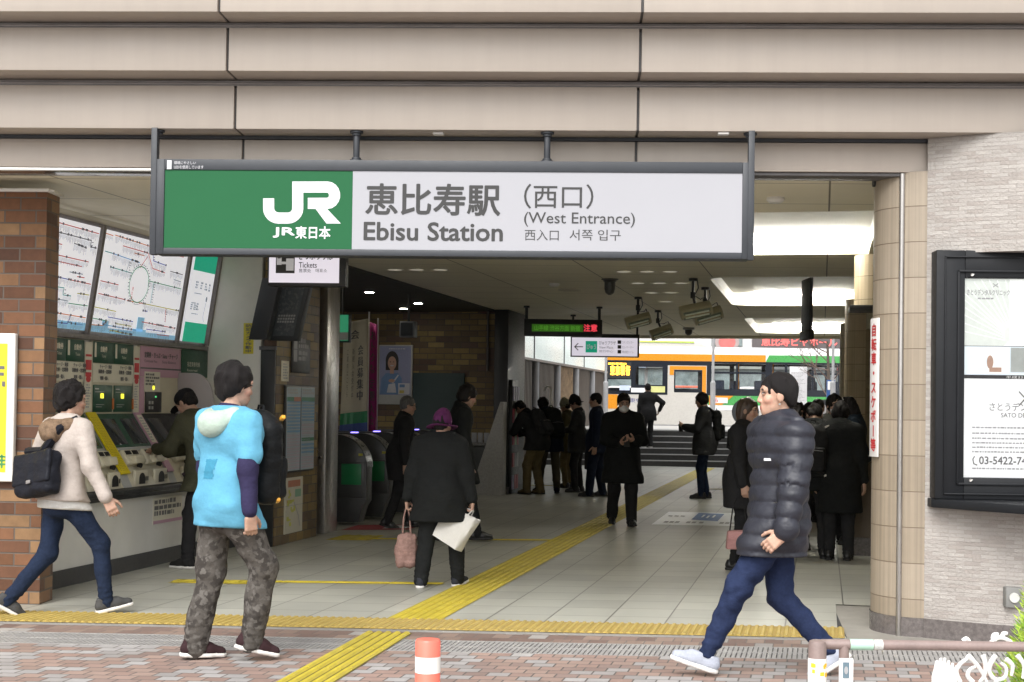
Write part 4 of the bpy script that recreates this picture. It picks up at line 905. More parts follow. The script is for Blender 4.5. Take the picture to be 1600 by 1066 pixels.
for i, (pxa, pxb, lb) in enumerate(((447, 493, 'dark tilted departure monitor with a pale screen on the pier'), (418, 446, 'dark narrow tilted monitor at the back of the pair on the pier'))):
    t = 13.75 + .28 * (1 - i); p0 = hit(FH, pxa, 450, 1, t); p1 = hit(FH, pxb, 450, 1, t)
    mo = thing('monitor', lb, 'monitor', (FH @ Vector(((p0.x + p1.x) / 2, t, 2.2))))
    zt, zb = 2.78, 2.16; sh = -.2
    def mq(mb, a, b, c, d, t_, m): mb.add([(a + sh * (1 - (zb_ - zb) / (zt - zb)), t_ + dt, zb_) for (a, zb_, dt) in ()], [], m)
    v = []
    for (dt) in (0, .12):
        v += [(p0.x + sh, t + dt, zb), (p1.x + sh, t + dt, zb), (p1.x, t + dt - .15, zt), (p0.x, t + dt - .15, zt)]
    MB().add(v, [(0, 1, 2, 3), (7, 6, 5, 4), (0, 4, 5, 1), (1, 5, 6, 2), (2, 6, 7, 3), (3, 7, 4, 0)]).build('case', M['slate'], mo, FH, bevel=.005)
    if i == 0:
        k = .12; A4 = [Vector(x) for x in v[:4]]
        def b4(u, w, o=-.006): q = A4[0].lerp(A4[1], u).lerp(A4[3].lerp(A4[2], u), w); return (q.x, q.y + o, q.z)
        MB().poly([b4(.14, .08), b4(.86, .08), b4(.86, .94), b4(.14, .94)]).build('screen', pm('dim monitor screen', (.09, .10, .115), .25, var=.1), mo, FH)
        mb = MB()
        for r_ in range(3):
            for c_ in range(7): mb.poly([b4(.2 + c_ * .085, .30 + r_ * .05, -.008), b4(.26 + c_ * .085, .30 + r_ * .05, -.008), b4(.26 + c_ * .085, .33 + r_ * .05, -.008), b4(.2 + c_ * .085, .33 + r_ * .05, -.008)])
        mb.build('lettering', M['inkl'], mo, FH, smooth=0)
    MB().cyl(((p0.x + p1.x) / 2, t, zt - .05), ((p0.x + p1.x) / 2, t, 3.15), .022, n=10).build('bracket', M['black'], mo, FH)

# ------------------------------------------------------------------ ticket gates, dim gate area behind
M['gate'] = pm('gate dark grey', (.05, .052, .052), .35, var=.12); M['gate_t'] = pm('gate top', (.16, .16, .155), .3, var=.1); M['gate_g'] = pm('gate green panel', (.015, .20, .07), .4, var=.05)
M['led_p'] = pm('violet gate lamp', (.2, .15, .9), .4, emit=1.8, ecol=(.25, .2, 1)); M['led_a'] = pm('yellow gate mark', (.45, .42, .05), .5)
for i in range(5):
    t = 16.9 + i * .93; s1 = -5.52 + i * .01
    gt = thing('ticket_gate', ('first', 'second', 'third', 'fourth', 'fifth')[i] + ' dark ticket gate counted from the steel pillar', 'ticket gate', hp(s1 - .8, t), group='ticket gates in a row')
    Ln = 1.7; rr2 = .40; wv = .24
    prof = [(s1 - Ln, .03), (s1 - .1, .03), (s1 - .05, .22), (s1, .30), (s1, 1.02 - rr2 + .1)] + [(s1 - rr2 + rr2 * math.cos(R(a)), 1.12 - rr2 + rr2 * math.sin(R(a))) for a in range(10, 91, 10)] + [(s1 - Ln, 1.12)]
    MB().prism(prof, t, t + wv, axis=1).build('cabinet', M['gate'], gt, FH, bevel=.012, seg=2)
    mb = MB(); P3 = [(s1 + .004 - rr2 + (rr2 + .004) * math.cos(R(a)), t + wv / 2, 1.12 - rr2 + (rr2 + .004) * math.sin(R(a))) for a in range(0, 91, 10)] + [(s1 - Ln, t + wv / 2, 1.124)]
    for p, q in zip(P3, P3[1:]): mb.add([(p[0], t + .0, p[2]), (p[0], t + wv, p[2]), (q[0], t + wv, q[2]), (q[0], t + .0, q[2])], [(0, 1, 2, 3)])
    mb.build('top_cover', M['gate_t'], gt, FH, smooth=60)
    MB().box(s1 - .75, s1 - .02, t - .016, t + .0, .34, .78).build('side_panel', M['gate'], gt, FH, bevel=.006)
    if i in (0, 1): MB().box(s1 - .32, s1 - .06, t - .03, t - .017, .5, .76).build('green_panel', M['gate_g'], gt, FH, bevel=.02)
    MB().box(s1 - .10, s1 - .05, t - .018, t - .002, .86, .89).build('yellow_mark', M['led_a'], gt, FH)
    MB().box(s1 - .55, s1 - .47, t + .03, t + .12, 1.122, 1.135).build('lamp', M['led_p'], gt, FH)
# walls round the gate area
gw = thing('gate_area_wall', 'dim ochre brick wall behind the ticket gates with a teal door', 'wall', hp(-7, 24))
MB().box(-13, -5.46, 24.0, 24.3, 0, 3.13).build('brickwork', M['ybrick'], gw, FH)
x0, x1, z0, z1 = rT(645, 583, 725, 800, 23.99); MB().box(x0, x1, 23.94, 24.0, 0, z1).build('door', pm('dark teal door', (.025, .05, .052), .5, var=.06), gw, FH, bevel=.006)
r = rT(724, 678, 768, 690, 23.99)
mb = MB()
for k in range(3): MB().box(r[0] + .15 + k * .11, r[0] + .24 + k * .11, 23.97, 24, r[2] - .02, r[3] + .02).build('switch_plate', M['inkl'], gw, FH, bevel=.003)
MB().cyl((-5.66, 23.96, 2.1), (-5.66, 23.96, 3.13), .02, n=8).build('pipe', M['joint'], gw, FH)
MB().box(-13, -12.9, 14.6, 24, 0, 3.2).build('brickwork', M['ybrick_s'], gw, FH)
blk = thing('black_pillar', 'black square pillar closing the gate area by the leaflet rack', 'pillar', hp(-5.3, 23.8))
MB().box(-5.46, -5.22, 23.6, 25.0, 0, 3.14).build('shaft', M['black'], blk, FH, bevel=.006)
MB().box(-5.48, -5.20, 23.58, 25.02, 0, .12).build('plinth', M['joint'], blk, FH)
gw2 = thing('granite_wedge', 'pale sloping granite parapet wedge at the foot of the black pillar', 'parapet', hit(FH, 770, 775, 2, 0))
a, b, c = hit(FH, 733, 777, 1, 23.3), hit(FH, 785, 775, 1, 23.3), hit(FH, 785, 628, 1, 23.3)
MB().prism([(a.x, 0), (b.x, 0), (b.x, c.z), (b.x - .06, c.z)], 23.3, 23.55, axis=1).build('slab', pm('pale granite', (.36, .35, .33), .5, var=.15, vs=30), gw2, FH, bevel=.006)
# poster of a woman
po = thing('poster', 'lavender poster of a smiling woman in blue on the dim brick wall', 'poster', hit(FH, 617, 632, 1, 23.9)); x0, x1, z0, z1 = rT(592, 540, 643, 632, 23.93); W_ = x1 - x0; H = z1 - z0
MB().box(x0 - .01, x1 + .01, 23.94, 23.99, z0, z1 + .01).build('frame', pm('poster pale frame', (.45, .45, .44), .5), po, FH, bevel=.004)
MB().rect(x0 + .01, x1 - .015, z0 + .16 * H, z1 - .01, 23.936).build('sheet', pm('lavender print', (.24, .26, .42), .4, var=.05), po, FH, smooth=0)
mb = MB(); cx = x0 + .40 * W_
mb.poly([(cx - .36 * W_, 23.934, z0 + .17 * H), (cx + .32 * W_, 23.934, z0 + .17 * H), (cx + .30 * W_, 23.934, z0 + .45 * H), (cx + .18 * W_, 23.934, z0 + .53 * H), (cx - .18 * W_, 23.934, z0 + .53 * H), (cx - .32 * W_, 23.934, z0 + .44 * H)], 2)
mb.disc(cx, z0 + .74 * H, .20 * W_, .165 * H, 23.932, 0); mb.rect(cx - .195 * W_, cx + .195 * W_, z0 + .58 * H, z0 + .74 * H, 23.932, 0)
mb.rect(cx - .06 * W_, cx + .06 * W_, z0 + .52 * H, z0 + .62 * H, 23.931, 1); mb.disc(cx, z0 + .70 * H, .13 * W_, .115 * H, 23.930, 1)
mb.disc(cx, z0 + .665 * H, .055 * W_, .018 * H, 23.928, 3, a0=math.pi, a1=2 * math.pi); 
for sx in (-1, 1): mb.disc(cx + sx * .05 * W_, z0 + .72 * H, .018 * W_, .008 * H, 23.928, 0)
mb.poly([(cx - .15 * W_, 23.93, z0 + .20 * H), (cx + .14 * W_, 23.93, z0 + .20 * H), (cx + .1 * W_, 23.93, z0 + .36 * H), (cx - .1 * W_, 23.93, z0 + .34 * H)], 3)
mb.disc(cx, z0 + .40 * H, .1 * W_, .03 * H, 23.929, 1); mb.stroke([(cx + .02 * W_, z0 + .36 * H), (cx + .2 * W_, z0 + .5 * H)], .025, 23.929, 3)
mb.rect(x0 + .60 * W_, x1 - .05 * W_, z0 + .17 * H, z0 + .36 * H, 23.928, 3); mb.rect(x0 + .64 * W_, x1 - .2 * W_, z0 + .29 * H, z0 + .34 * H, 23.927, 2); mb.rect(x0 + .64 * W_, x0 + .78 * W_, z0 + .19 * H, z0 + .24 * H, 23.927, 4); scrib(mb, x0 + .3 * W_, x1 - .1 * W_, z1 - .07 * H, z1 - .04 * H, 23.93, 3, 1, rr)
mb.build('print', [pm('poster hair', (.02, .015, .015), .5), pm('poster skin', (.50, .30, .22), .5), pm('poster blue', (.12, .22, .42), .5), pm('poster white', (.55, .55, .6), .5), pm('poster yellow', (.5, .42, .1), .5)], po, FH, smooth=0)
# banners
def banner(name, label, quad, t, base, bands, txt, tc, pole):
    b_ = thing(name, label, 'banner', hit(FH, quad[3][0], 700, 1, t)); P = [hit(FH, *q, 1, t) for q in quad]
    def g(u, v, o=0): q = P[3].lerp(P[2], u).lerp(P[0].lerp(P[1], u), v); return Vector((q.x, t - o + .02 * math.sin(u * 9 + v * 3), q.z))
    n = 8; V = [g(i / n, j / n) for j in range(n + 1) for i in range(n + 1)]; fs = [(j * (n + 1) + i, j * (n + 1) + i + 1, (j + 1) * (n + 1) + i + 1, (j + 1) * (n + 1) + i) for j in range(n) for i in range(n)]
    mb = MB(); mb.add(V, fs, 0); o = mb.build('cloth', base, b_, FH); o.modifiers.new('thickness', 'SOLIDIFY').thickness = .004
    mb = MB()
    for k, (v0, v1) in enumerate(bands):
        for i in range(n): mb.poly([g(i / n, v0, .006), g((i + 1) / n, v0, .006), g((i + 1) / n, v1, .006), g(i / n, v1, .006)], k)
    nb_ = len(bands)
    for (s, u0, u1, v0, v1, bo) in txt:
        V2, F2 = text_geo(s, 0, True); ax, bx = min(p[0] for p in V2), max(p[0] for p in V2); az, bz = min(p[1] for p in V2), max(p[1] for p in V2)
        for k in range(3 if bo else 1): mb.add([g(u0 + (p[0] - ax) / (bx - ax) * (u1 - u0) + k * .012, v0 + (p[1] - az) / (bz - az) * (v1 - v0), .009 + k * .0004) for p in V2], F2, nb_)
    mb.build('print', [x for x in tc], b_, FH, smooth=0)
    if pole: MB().cyl((P[pole[0]].x, t + .02, .02), (P[pole[0]].x, t + .02, P[pole[0]].z + .1), .012, n=8).cyl((P[pole[0]].x, t + .02, 0), (P[pole[0]].x, t + .02, .03), .16, n=16).build('pole', M['white'], b_, FH)
banner('banner', 'cream hanging banner with green and blue foot behind the ticket gates', [(537, 505), (576, 498), (574, 678), (530, 682)], 19.3, pm('cream cloth', (.50, .46, .34), .8, var=.06), [(.10, .20), (.0, .10)], [('会員募集中', .58, .80, .30, .78, 1), ('新規入会受付中', .40, .48, .32, .76, 0), ('ご案内はこちら', .20, .27, .34, .76, 0), ('会', .3, .62, .84, .92, 1)], [M['gate_g'], pm('banner blue', (.05, .09, .28), .6), M['ink']], (1,))
banner('banner', 'narrow pink banner with black writing next to the cream banner', [(577, 503), (590, 508), (588, 678), (573, 678)], 19.5, pm('pink cloth', (.42, .05, .22), .8, var=.08), [], [('おトクな', .28, .7, .55, .93, 1), ('定期入会', .28, .7, .08, .5, 1)], [M['ink']], (1,))
hg = thing('exit_sign', 'small green lit hanging sign beside the steel pillar', 'sign', hit(FH, 535, 530, 1, 17.5)); x0, x1, z0, z1 = rT(523, 491, 545, 534, 17.5)
MB().box(x0, x1 + .01, 17.5, 17.58, z0 - .01, z1).build('case', M['black'], hg, FH, bevel=.004)
MB().rect(x0 + .01, x1 - .005, z0 + .01, z1 - .01, 17.495).build('panel', pm('dim green lightbox', (.03, .20, .10), .4, emit=.25, ecol=(.04, .3, .15)), hg, FH)
mb = MB(); mb.rect(x0 + .01, x1 - .005, z0 + .02, z0 + .12, 17.493).build('white_band', M['mgrey'], hg, FH); MB().cyl(((x0 + x1) / 2, 17.54, z1), ((x0 + x1) / 2, 17.54, 3.13), .015, n=8).build('hanger_rod', M['black'], hg, FH)
pj = thing('monitor', 'small grey box monitor hung from the dark ceiling above the gates', 'monitor', hit(FH, 636, 528, 1, 20)); x0, x1, z0, z1 = rT(624, 502, 647, 527, 20)
MB().box(x0, x1, 20, 20.18, z0, z1).build('case', pm('grey box', (.12, .13, .14), .35), pj, FH, bevel=.01); MB().rect(x0 + .02, x1 - .02, z0 + .02, z1 - .02, 19.997).build('screen', M['mscreen'], pj, FH); MB().cyl(((x0 + x1) / 2, 20.1, z1), ((x0 + x1) / 2, 20.1, 3.13), .02, n=8).build('hanger_rod', M['black'], pj, FH)
tb = thing('bin', 'dark grey litter bin against the dim brick wall', 'bin', hit(FH, 742, 775, 2, 0)); p = hit(FH, 740, 770, 2, 0)
MB().prism([(p.x - .22, .02), (p.x + .22, .02), (p.x + .25, .8), (p.x - .25, .8)], p.y - .2, p.y + .2, axis=1).build('body', M['gate'], tb, FH, bevel=.02); MB().box(p.x - .26, p.x + .26, p.y - .21, p.y + .21, .802, .86).build('lid', M['gate_t'], tb, FH, bevel=.02)

M['lamp'] = pm('lit downlight', (1, 1, 1), .4, emit=24, ecol=(1, .93, .80))
for s_, t_ in ((-6.6, 17.2), (-7.6, 18.4), (-6.4, 19.6), (-7.8, 20.8), (-6.3, 21.8), (-6.9, 23.0)):
    o = thing('downlight', 'lit round downlight in the dark ceiling over the ticket gates', 'downlight', hp(s_, t_, CZ - .02), group='lit downlights over the gates')
    MB().cyl((s_, t_, CZ - .034), (s_, t_, CZ - .021), .085, n=18).build('trim_ring', M['gate'], o, FH); MB().cyl((s_, t_, CZ - .037), (s_, t_, CZ - .0345), .065, n=18).build('lens', M['lamp'], o, FH)
# ------------------------------------------------------------------ right side of the hall
M['hwall'] = cells('hall side tile', [((.34, .28, .19), 3), ((.38, .315, .215), 2)], .30, .242, .005, (.10, .08, .06), (0, 1, 0), (0, 0, 1), off=0, rough=.5, bump=.3, var=.05)
hw = thing('side_wall', 'beige tiled side wall running down the hall behind the columns', 'wall', hp(.6, 20))
MB().box(1.35, 1.7, 11.3, 32.4, .0, 3.14).build('tile_cladding', M['hwall'], hw, FH)
MB().box(.62, 1.34, 29.5, 29.8, .0, 3.14).build('tile_cladding', M['hwall'], hw, FH)
M['coltile_d'] = cells('striped beige tile hall', [((.50, .41, .27), 3), ((.55, .45, .31), 2)], .30, .242, .005, (.12, .09, .06), (1, 0, 0), (0, 1, 0), uv=True, off=0, rough=.5, bump=.3, var=.05, fine=((46, .35, 1), .14))
for i, (t, lb) in enumerate(((15.4, 'short beige tile drum hung from the ceiling behind the round column'), (21.5, 'third rounded beige tile column deep in the hall'), (27.5, 'last rounded beige tile column near the far steps'))):
    c_ = thing('round_column', lb, 'column', hp(.5, t)); mb = MB()
    # upper drum and lower drum with a black band between, as in the hall
    P = [(.62, t - .30)] + [(.56 - .24 * math.cos(R(a)), t + .24 * math.sin(R(a)) - .06) for a in range(-75, 80, 10)] + [(.62, t + .35)]
    P = P[::-1]; P = [(a, b) for a, b in P][::-1]
    curved(mb, P, 2.6 if i == 0 else .2, 3.13); mb.build('tile_cladding', M['coltile_d'], c_, FH, smooth=40)
    if i: mb = MB(); curved(mb, [(a - .006, b) for a, b in P], 0, .2); mb.build('granite_base', M['granite'], c_, FH, smooth=40)
    if i == 0: MB().box(.27, .64, t - .32, t + .36, 2.56, 2.60).build('dark_band', M['black'], c_, FH, bevel=.01)
lw = thing('ramp_parapet', 'low beige tiled ramp wall with a sloping black handrail behind the crowd', 'parapet', hp(.40, 15.3))
t = 15.25
MB().prism([(.335, .19), (.56, .19), (.56, 1.02), (.335, .86)], t, t + .3, axis=1).build('tile_cladding', M['coltile_d'], lw, FH)
MB().box(.33, .565, t - .004, t + .3, 0, .188).build('granite_base', M['granite'], lw, FH)
MB().prism([(.325, .863), (.565, 1.03), (.565, 1.09), (.325, .92)], t - .02, t + .32, axis=1).build('handrail', M['black'], lw, FH, bevel=.006)
dr = thing('doorway', 'tall dark framed doorway in the beige side wall near the far end', 'doorway', hp(.55, 26.5))
MB().box(.50, .56, 24.2, 24.3, 0, 2.5).box(.50, .56, 25.6, 25.7, 0, 2.5).box(.50, .56, 24.3, 25.6, 2.4, 2.5).build('frame', M['rail'], dr, FH, bevel=.005)
MB().box(.545, .558, 24.3, 25.6, 0, 2.4).build('door', M['black'], dr, FH)
# ------------------------------------------------------------------ things hung from the hall ceiling
def hang(o, x, y, z0, fr, r=.02, flange=.05, z1=CZ):
    MB().cyl((x, y, z0), (x, y, z1), r, n=10).cyl((x, y, z1 - .03), (x, y, z1), flange, n=12).build('hanger_rod', M['black'], o, fr)
def rW(px0, py0, px1, py1, y): p, q = at(px0, (py0 + py1) / 2, y), at(px1, (py0 + py1) / 2, y); c = (px0 + px1) / 2; return p.x, q.x, at(c, py1, y).z, at(c, py0, y).z
ld = thing('departure_board', 'black hanging display board with green and red glowing text', 'display board', (.85, 23.3, CZ)); Y = 23.25
x0, x1, z0, z1 = rW(819, 499, 941, 525.5, Y)
MB().box(x0, x1, Y, Y + .18, z0, z1).build('case', M['black'], ld, FW, bevel=.006)
M['ledg'] = pm('green led', (.05, .2, .02), .5, emit=.12, ecol=(.06, .24, .015)); M['ledr'] = pm('red led', (.4, .03, .03), .5, emit=.6, ecol=(.6, .04, .06)); M['ledo'] = pm('orange led', (.6, .3, .02), .5, emit=2.4, ecol=(.9, .42, .03))
r = rW(831, 507, 911, 518.5, Y - .004); MB().rect(*r, Y - .004).build('green_row', M['ledg'], ld, FW)
mb = MB(); r = rW(835, 508.5, 906, 517, Y - .006); text(mb, '山手線 渋谷方面 新宿', *r, Y - .006); mb.build('lettering', pm('green led bright', (.1, .4, .05), .5, emit=.22, ecol=(.15, .5, .04)), ld, FW, smooth=0)
mb = MB(); r = rW(912, 507, 933, 518, Y - .006); text(mb, '注意', *r, Y - .006, 0, .03); mb.build('lettering', M['ledr'], ld, FW, smooth=0)
for px in (821, 939): x = at(px, 490, Y).x; hang(ld, x + (.02 if px == 821 else -.02), Y + .09, z1, FW, .025)
ds = thing('direction_sign', 'white backlit direction sign with a black arrow and green square', 'sign', (1.6, 25.5, CZ)); Y = 25.4
x0, x1, z0, z1 = rW(892, 522, 999, 558, Y)
MB().box(x0, x1, Y, Y + .16, z0, z1).build('case', M['black'], ds, FW, bevel=.005)
r = rW(893.5, 528, 996, 556.5, Y - .004); MB().rect(*r, Y - .004).build('white_panel', M['signl2'], ds, FW)
mb = MB(); y = Y - .007
pp = lambda px, py: (at(px, py, Y).x, at(px, py, Y).z)
mb.stroke([pp(898, 542), pp(911, 542)], .016, y, 0); mb.stroke([pp(903.5, 536.5), pp(898, 542), pp(903.5, 547.5)], .016, y, 0)
mb.rect(*rW(915, 533, 933, 551, Y), y, 1); text(mb, 'びゅう', *rW(917, 538, 931, 546, Y), y - .003, 3, .03)
text(mb, 'びゅうプラザ', *rW(936, 533, 962, 539, Y), y, 2, .01); text(mb, 'View Plaza', *rW(936, 541, 958, 545, Y), y, 2); text(mb, '旅行中心', *rW(936, 547, 958, 551, Y), y, 2)
for k in range(3): mb.rect(*rW(965, 532 + k * 7.5, 970.5, 537.5 + k * 7.5, Y), y, 0); text(mb, ('コインロッカー', 'エレベーター', '待合室トイレ')[k], *rW(972, 533 + k * 7.5, 990, 537.3 + k * 7.5, Y), y, 2)
mb.build('lettering', [M['ink'], M['mapg'], M['inkl'], M['signwt']], ds, FW, smooth=0)
for px in (893, 998): x = at(px, 520, Y).x; hang(ds, x + (.03 if px == 893 else -.02), Y + .08, z1, FW, .02)
# radiant heaters
M['heat_c'] = pm('heater olive casing', (.46, .42, .27), .45, var=.1); M['heat_r'] = pm('heater reflector', (.22, .27, .2), .4, var=.3, vs=12); M['heat_e'] = pm('heater bar', (.85, .9, .8), .4)
for (px, py, mx, my, t_, wd, roll, lb) in ((997, 501, 997, 464, 21.0, 40, 16, 'upper of the two tilted ceiling heaters beside the round camera'), (1033, 519, 1028, 485, 23.9, 36, 20, 'lower of the two tilted ceiling heaters beside the round camera'), (1087, 485, 1083, 435, 18.0, 50, 12, 'ceiling heater tilted behind its twin, with a cable loop'), (1106, 493, 1102, 449, 19.3, 46, 17, 'ceiling heater hanging lowest beside the light recess')):
    mnt = hit(FW, mx, my, 2, CZ); c_ = at(px, py, mnt.y); L = wd / F * mnt.y / 2
    h = thing('ceiling_heater', lb, 'heater', mnt, group='radiant heaters under the ceiling')
    fr = Matrix.Translation(c_) @ Matrix.Rotation(R(roll), 4, 'Y') @ Matrix.Rotation(0, 4, 'Z')
    fr = Matrix.Translation(c_) @ Matrix.Rotation(R(-roll), 4, 'Y') @ Matrix.Rotation(R(38), 4, 'X')
    MB().prism([(-.075, -.06), (.075, -.06), (.10, .0), (.06, .07), (-.06, .07), (-.10, .0)], -L, L, axis=0).build('casing', M['heat_c'], h, fr, bevel=.008)
    MB().box(-L + .03, L - .03, -.068, -.058, -.055, .055).xf(Matrix.Rotation(0, 4, 'X')).build('reflector', M['heat_r'], h, fr @ Matrix.Translation((0, -.022, 0)))
    for dz in (-.024, .024): MB().cyl((-L + .05, -.098, dz), (L - .05, -.098, dz), .011, n=8).build('heating_bar', M['heat_e'], h, fr)
    top = c_ + Vector((0, .02, .06))
    MB().tube([(mnt.x, mnt.y, CZ - .002), (mnt.x, mnt.y, top.z + .12), tuple(top)], .018, n=8).cyl((mnt.x, mnt.y, CZ - .035), (mnt.x, mnt.y, CZ), .055, n=12).cyl((mnt.x, mnt.y, top.z + .09), (mnt.x, mnt.y, top.z + .17), .032, n=10).build('arm', M['black'], h, FW)
    MB().tube([(mnt.x + .05, mnt.y, CZ), (mnt.x + .07, mnt.y + .02, CZ - .12), (mnt.x + .02, mnt.y, CZ - .22), (mnt.x + .10, mnt.y + .02, top.z + .08), (top.x + L * .6, top.y, top.z + .12), (top.x + L * .9, top.y, top.z - .02)], .007, n=6).build('cable', M['black'], h, FW)
cm = thing('dome_camera', 'dark round dome security camera under the ceiling', 'camera', hit(FW, 953, 436, 2, CZ)); p = cm.location
MB().lathe([(.085, 0), (.085, -.03), (.07, -.04), (.07, -.13), (.055, -.18), (.02, -.205), (.002, -.207)], p, 18).build('housing', M['gate'], cm, FW); MB().lathe([(.11, 0), (.11, -.012), (.085, -.02)], p, 18).build('flange', M['joint'], cm, FW)
cm = thing('dome_camera', 'small pale dome camera at the far ceiling edge beside the heaters', 'camera', hit(FW, 1076, 512, 2, CZ)); p = cm.location
MB().lathe([(.12, 0), (.12, -.04), (.09, -.05)], p, 18).build('flange', M['inkl'], cm, FW); MB().lathe([(.075, -.05), (.07, -.12), (.03, -.16), (.002, -.165)], p, 16).build('housing', M['joint'], cm, FW)
bl_ = thing('hanging_blade_sign', 'black sign blade seen edge on hanging before the lit recesses', 'sign', hit(FW, 1268, 433, 2, CZ)); p = bl_.location; zb = at(1268, 530, p.y).z
MB().box(p.x - .022, p.x + .022, p.y, p.y + .5, zb + .12, CZ - .002).build('blade', M['slate'], bl_, FW, bevel=.006); MB().box(p.x - .035, p.x + .035, p.y - .02, p.y + .52, zb, zb + .118).build('foot', M['black'], bl_, FW, bevel=.008)
# small downlights and a smoke detector
M['dl'] = pm('downlight lens', (.8, .76, .66), .4, emit=.10, ecol=(1, .93, .78))
for k, (px, py) in enumerate(((975, 424), (1011, 424), (1047, 424), (997, 442), (1030, 442), (1064, 442), (1018, 457), (1048, 457), (617, 421), (651, 421), (688, 421), (1040, 471))):
    p = hit(FW, px, py, 2, CZ)
    o = thing('downlight', 'small flush round ceiling downlight, one of a scatter', 'downlight', p, group='small downlights in the hall ceiling')
    MB().cyl((p.x, p.y, CZ - .006), (p.x, p.y, CZ), .11, n=18).build('trim_ring', M['ceil'], o, FW); MB().cyl((p.x, p.y, CZ - .009), (p.x, p.y, CZ - .0065), .085, n=18).build('lens', M['dl'], o, FW)
for px, py, lb in ((866, 443, 'round white smoke detector on the ceiling joint'), (1212, 309, 'pale round smoke detector near the entrance beam')):
    p = hit(FW, px, py, 2, CZ); MBs = MB().lathe([(.07, 0), (.07, -.02), (.05, -.04), (.002, -.045)], p, 18)
    tag(MBs.build('smoke_detector', M['white']), lb, 'smoke detector')
p = hit(FW, 890, 452, 2, CZ); tag(MB().cyl((p.x, p.y, CZ - .02), (p.x, p.y, CZ), .16, n=24).build('ceiling_vent', M['ceil']), 'flat round ceiling vent beside the dome camera', 'vent')

# ------------------------------------------------------------------ far end: steps, street, shops, bus
M['stone_dk'] = pm('dark granite step', (.045, .045, .045), .5, var=.2, vs=12); M['nosing'] = pm('pale step nosing', (.42, .42, .42), .5, var=.1)
SY = 36.45; NR = 6; RH, RT = .15, .31; STZ = NR * RH
stp = thing('steps', 'wide flight of dark stone steps with pale nosings up to the bus street', 'steps', (4, SY, 0))
for k in range(NR):
    y = SY + k * RT
    o = MB().box(-14, 12, y, SY + NR * RT + .2, k * RH + (.001 if k else -.1), (k + 1) * RH).build('step', M['stone_dk'], stp, FW)
    MB().box(-14, 12, y - .012, y + .05, (k + 1) * RH - .022, (k + 1) * RH + .004).build('nosing', M['nosing'], o, FW)
ground('bus_street', [(-60, SY + NR * RT + .2), (80, SY + NR * RT + .2), (80, 140), (-60, 140)], STZ, pm('bus street asphalt', (.14, .14, .14), .85, var=.1))
ground('street_pavement', [(-60, SY + NR * RT + .2), (80, SY + NR * RT + .2), (80, 46.5), (-60, 46.5)], STZ + .004, pm('pale pavement', (.46, .45, .43), .8, var=.08))
# shops under a lit canopy on the far side
sh = thing('shop', 'row of brown slatted shop shutters under a pale glowing canopy band', 'shop', hp(-7, 38))
M['canopy'] = pm('pale canopy panel', (.70, .74, .72), .3, var=.06, emit=.22, ecol=(.75, .85, .82)); M['shut'] = pm('brown slat shutter', (.15, .125, .105), .55, var=.1)
S2 = -7.0
for k, (t0, t1) in enumerate(((29.0, 34.6), (34.7, 38.8), (38.9, 42.2), (42.3, 47.0))):
    zb = 2.68
    MB().box(S2 - .3, S2, t0, t1, zb, 3.75).build('canopy_panel', M['canopy'], sh, FH, bevel=.01)
    MB().box(S2 - .3, S2 + .012, t0 - .05, t0 - .004, zb - .03, 3.75).build('canopy_joint', M['joint'], sh, FH)
MB().box(S2 - .32, S2 + .02, 29, 47, 2.62, 2.678).build('canopy_edge', M['rail'], sh, FH)
for k in range(6):
    t0 = 29.2 + k * 3.0
    mb = MB().box(S2 - .2, S2 - .12, t0 + .2, t0 + 2.6, STZ * (1 if t0 > 37 else 0), 2.61)
    for q in range(14): mb.box(S2 - .12, S2 - .07, t0 + .25 + q * .17, t0 + .33 + q * .17, STZ * (1 if t0 > 37 else 0), 2.61)
    mb.build('shutter', M['shut'] if k != 3 else pm('shop interior warm', (.32, .22, .13), .6, var=.4, vs=6), sh, FH)
    MB().cyl((S2 - .06, t0, 0), (S2 - .06, t0, 2.61), .09, n=14).build('post', M['inkl'], sh, FH)
MB().box(S2 - .3, S2 - .22, 29, 47, 0, 2.62).build('back_wall', M['joint'], sh, FH)
mb = MB(); fr = wallframe(S2 + .004); text(mb, 'OPEN', 36.0, 36.5, 2.95, 3.05, -.003); fr0 = None
ub = thing('umbrella', 'white crook handled umbrella hung above the leaflet racks', 'umbrella', at(862, 640, 30)); p = at(861, 640, 29)
pts = [(p.x, p.y, p.z - .45), (p.x, p.y, p.z + .38)] + [(p.x - .07 + .07 * math.cos(R(a)), p.y, p.z + .38 + .09 * math.sin(R(a))) for a in range(30, 200, 30)]
MB().tube(pts, .016, n=8).build('handle', M['white'], ub, FW); MB().lathe([(.012, -.45), (.05, -.2), (.045, 0), (.02, .08), (.014, .1)], p, 12).build('folded_cloth', M['white'], ub, FW)
# leaflet racks and ticket barrier glass on the left of the far hall
def rack(px, py, lb, hgt, t, cols, tilt_=0, base=M['black']):
    b = hit(FH, px, py, 2, 0); r_ = thing('leaflet_rack', lb, 'rack', FH @ b); wv = .5; rr = random.Random(px)
    MB().box(b.x - .04, b.x + .04, b.y, b.y + wv, 0, hgt).build('frame', base, r_, FH, bevel=.005)
    rows = max(2, int(hgt / .33))
    for k in range(rows):
        for q in range(3):
            z = hgt - (k + 1) * hgt / rows * .97
            MB().box(b.x + .042, b.x + .058, b.y + .02 + q * .16, b.y + .15 + q * .16, z + .02, z + .26).build('leaflet', rr.choice(cols), r_, FH)
lc_ = [pm('leaflet ' + n, c, .5) for n, c in (('white', (.55, .55, .53)), ('red', (.4, .07, .09)), ('pale green', (.35, .45, .2)), ('lilac', (.4, .35, .5)), ('grey', (.3, .3, .3)))]
rack(795, 772, 'tall leaflet rack full of coloured leaflets by the black pillar', 1.95, 0, lc_)
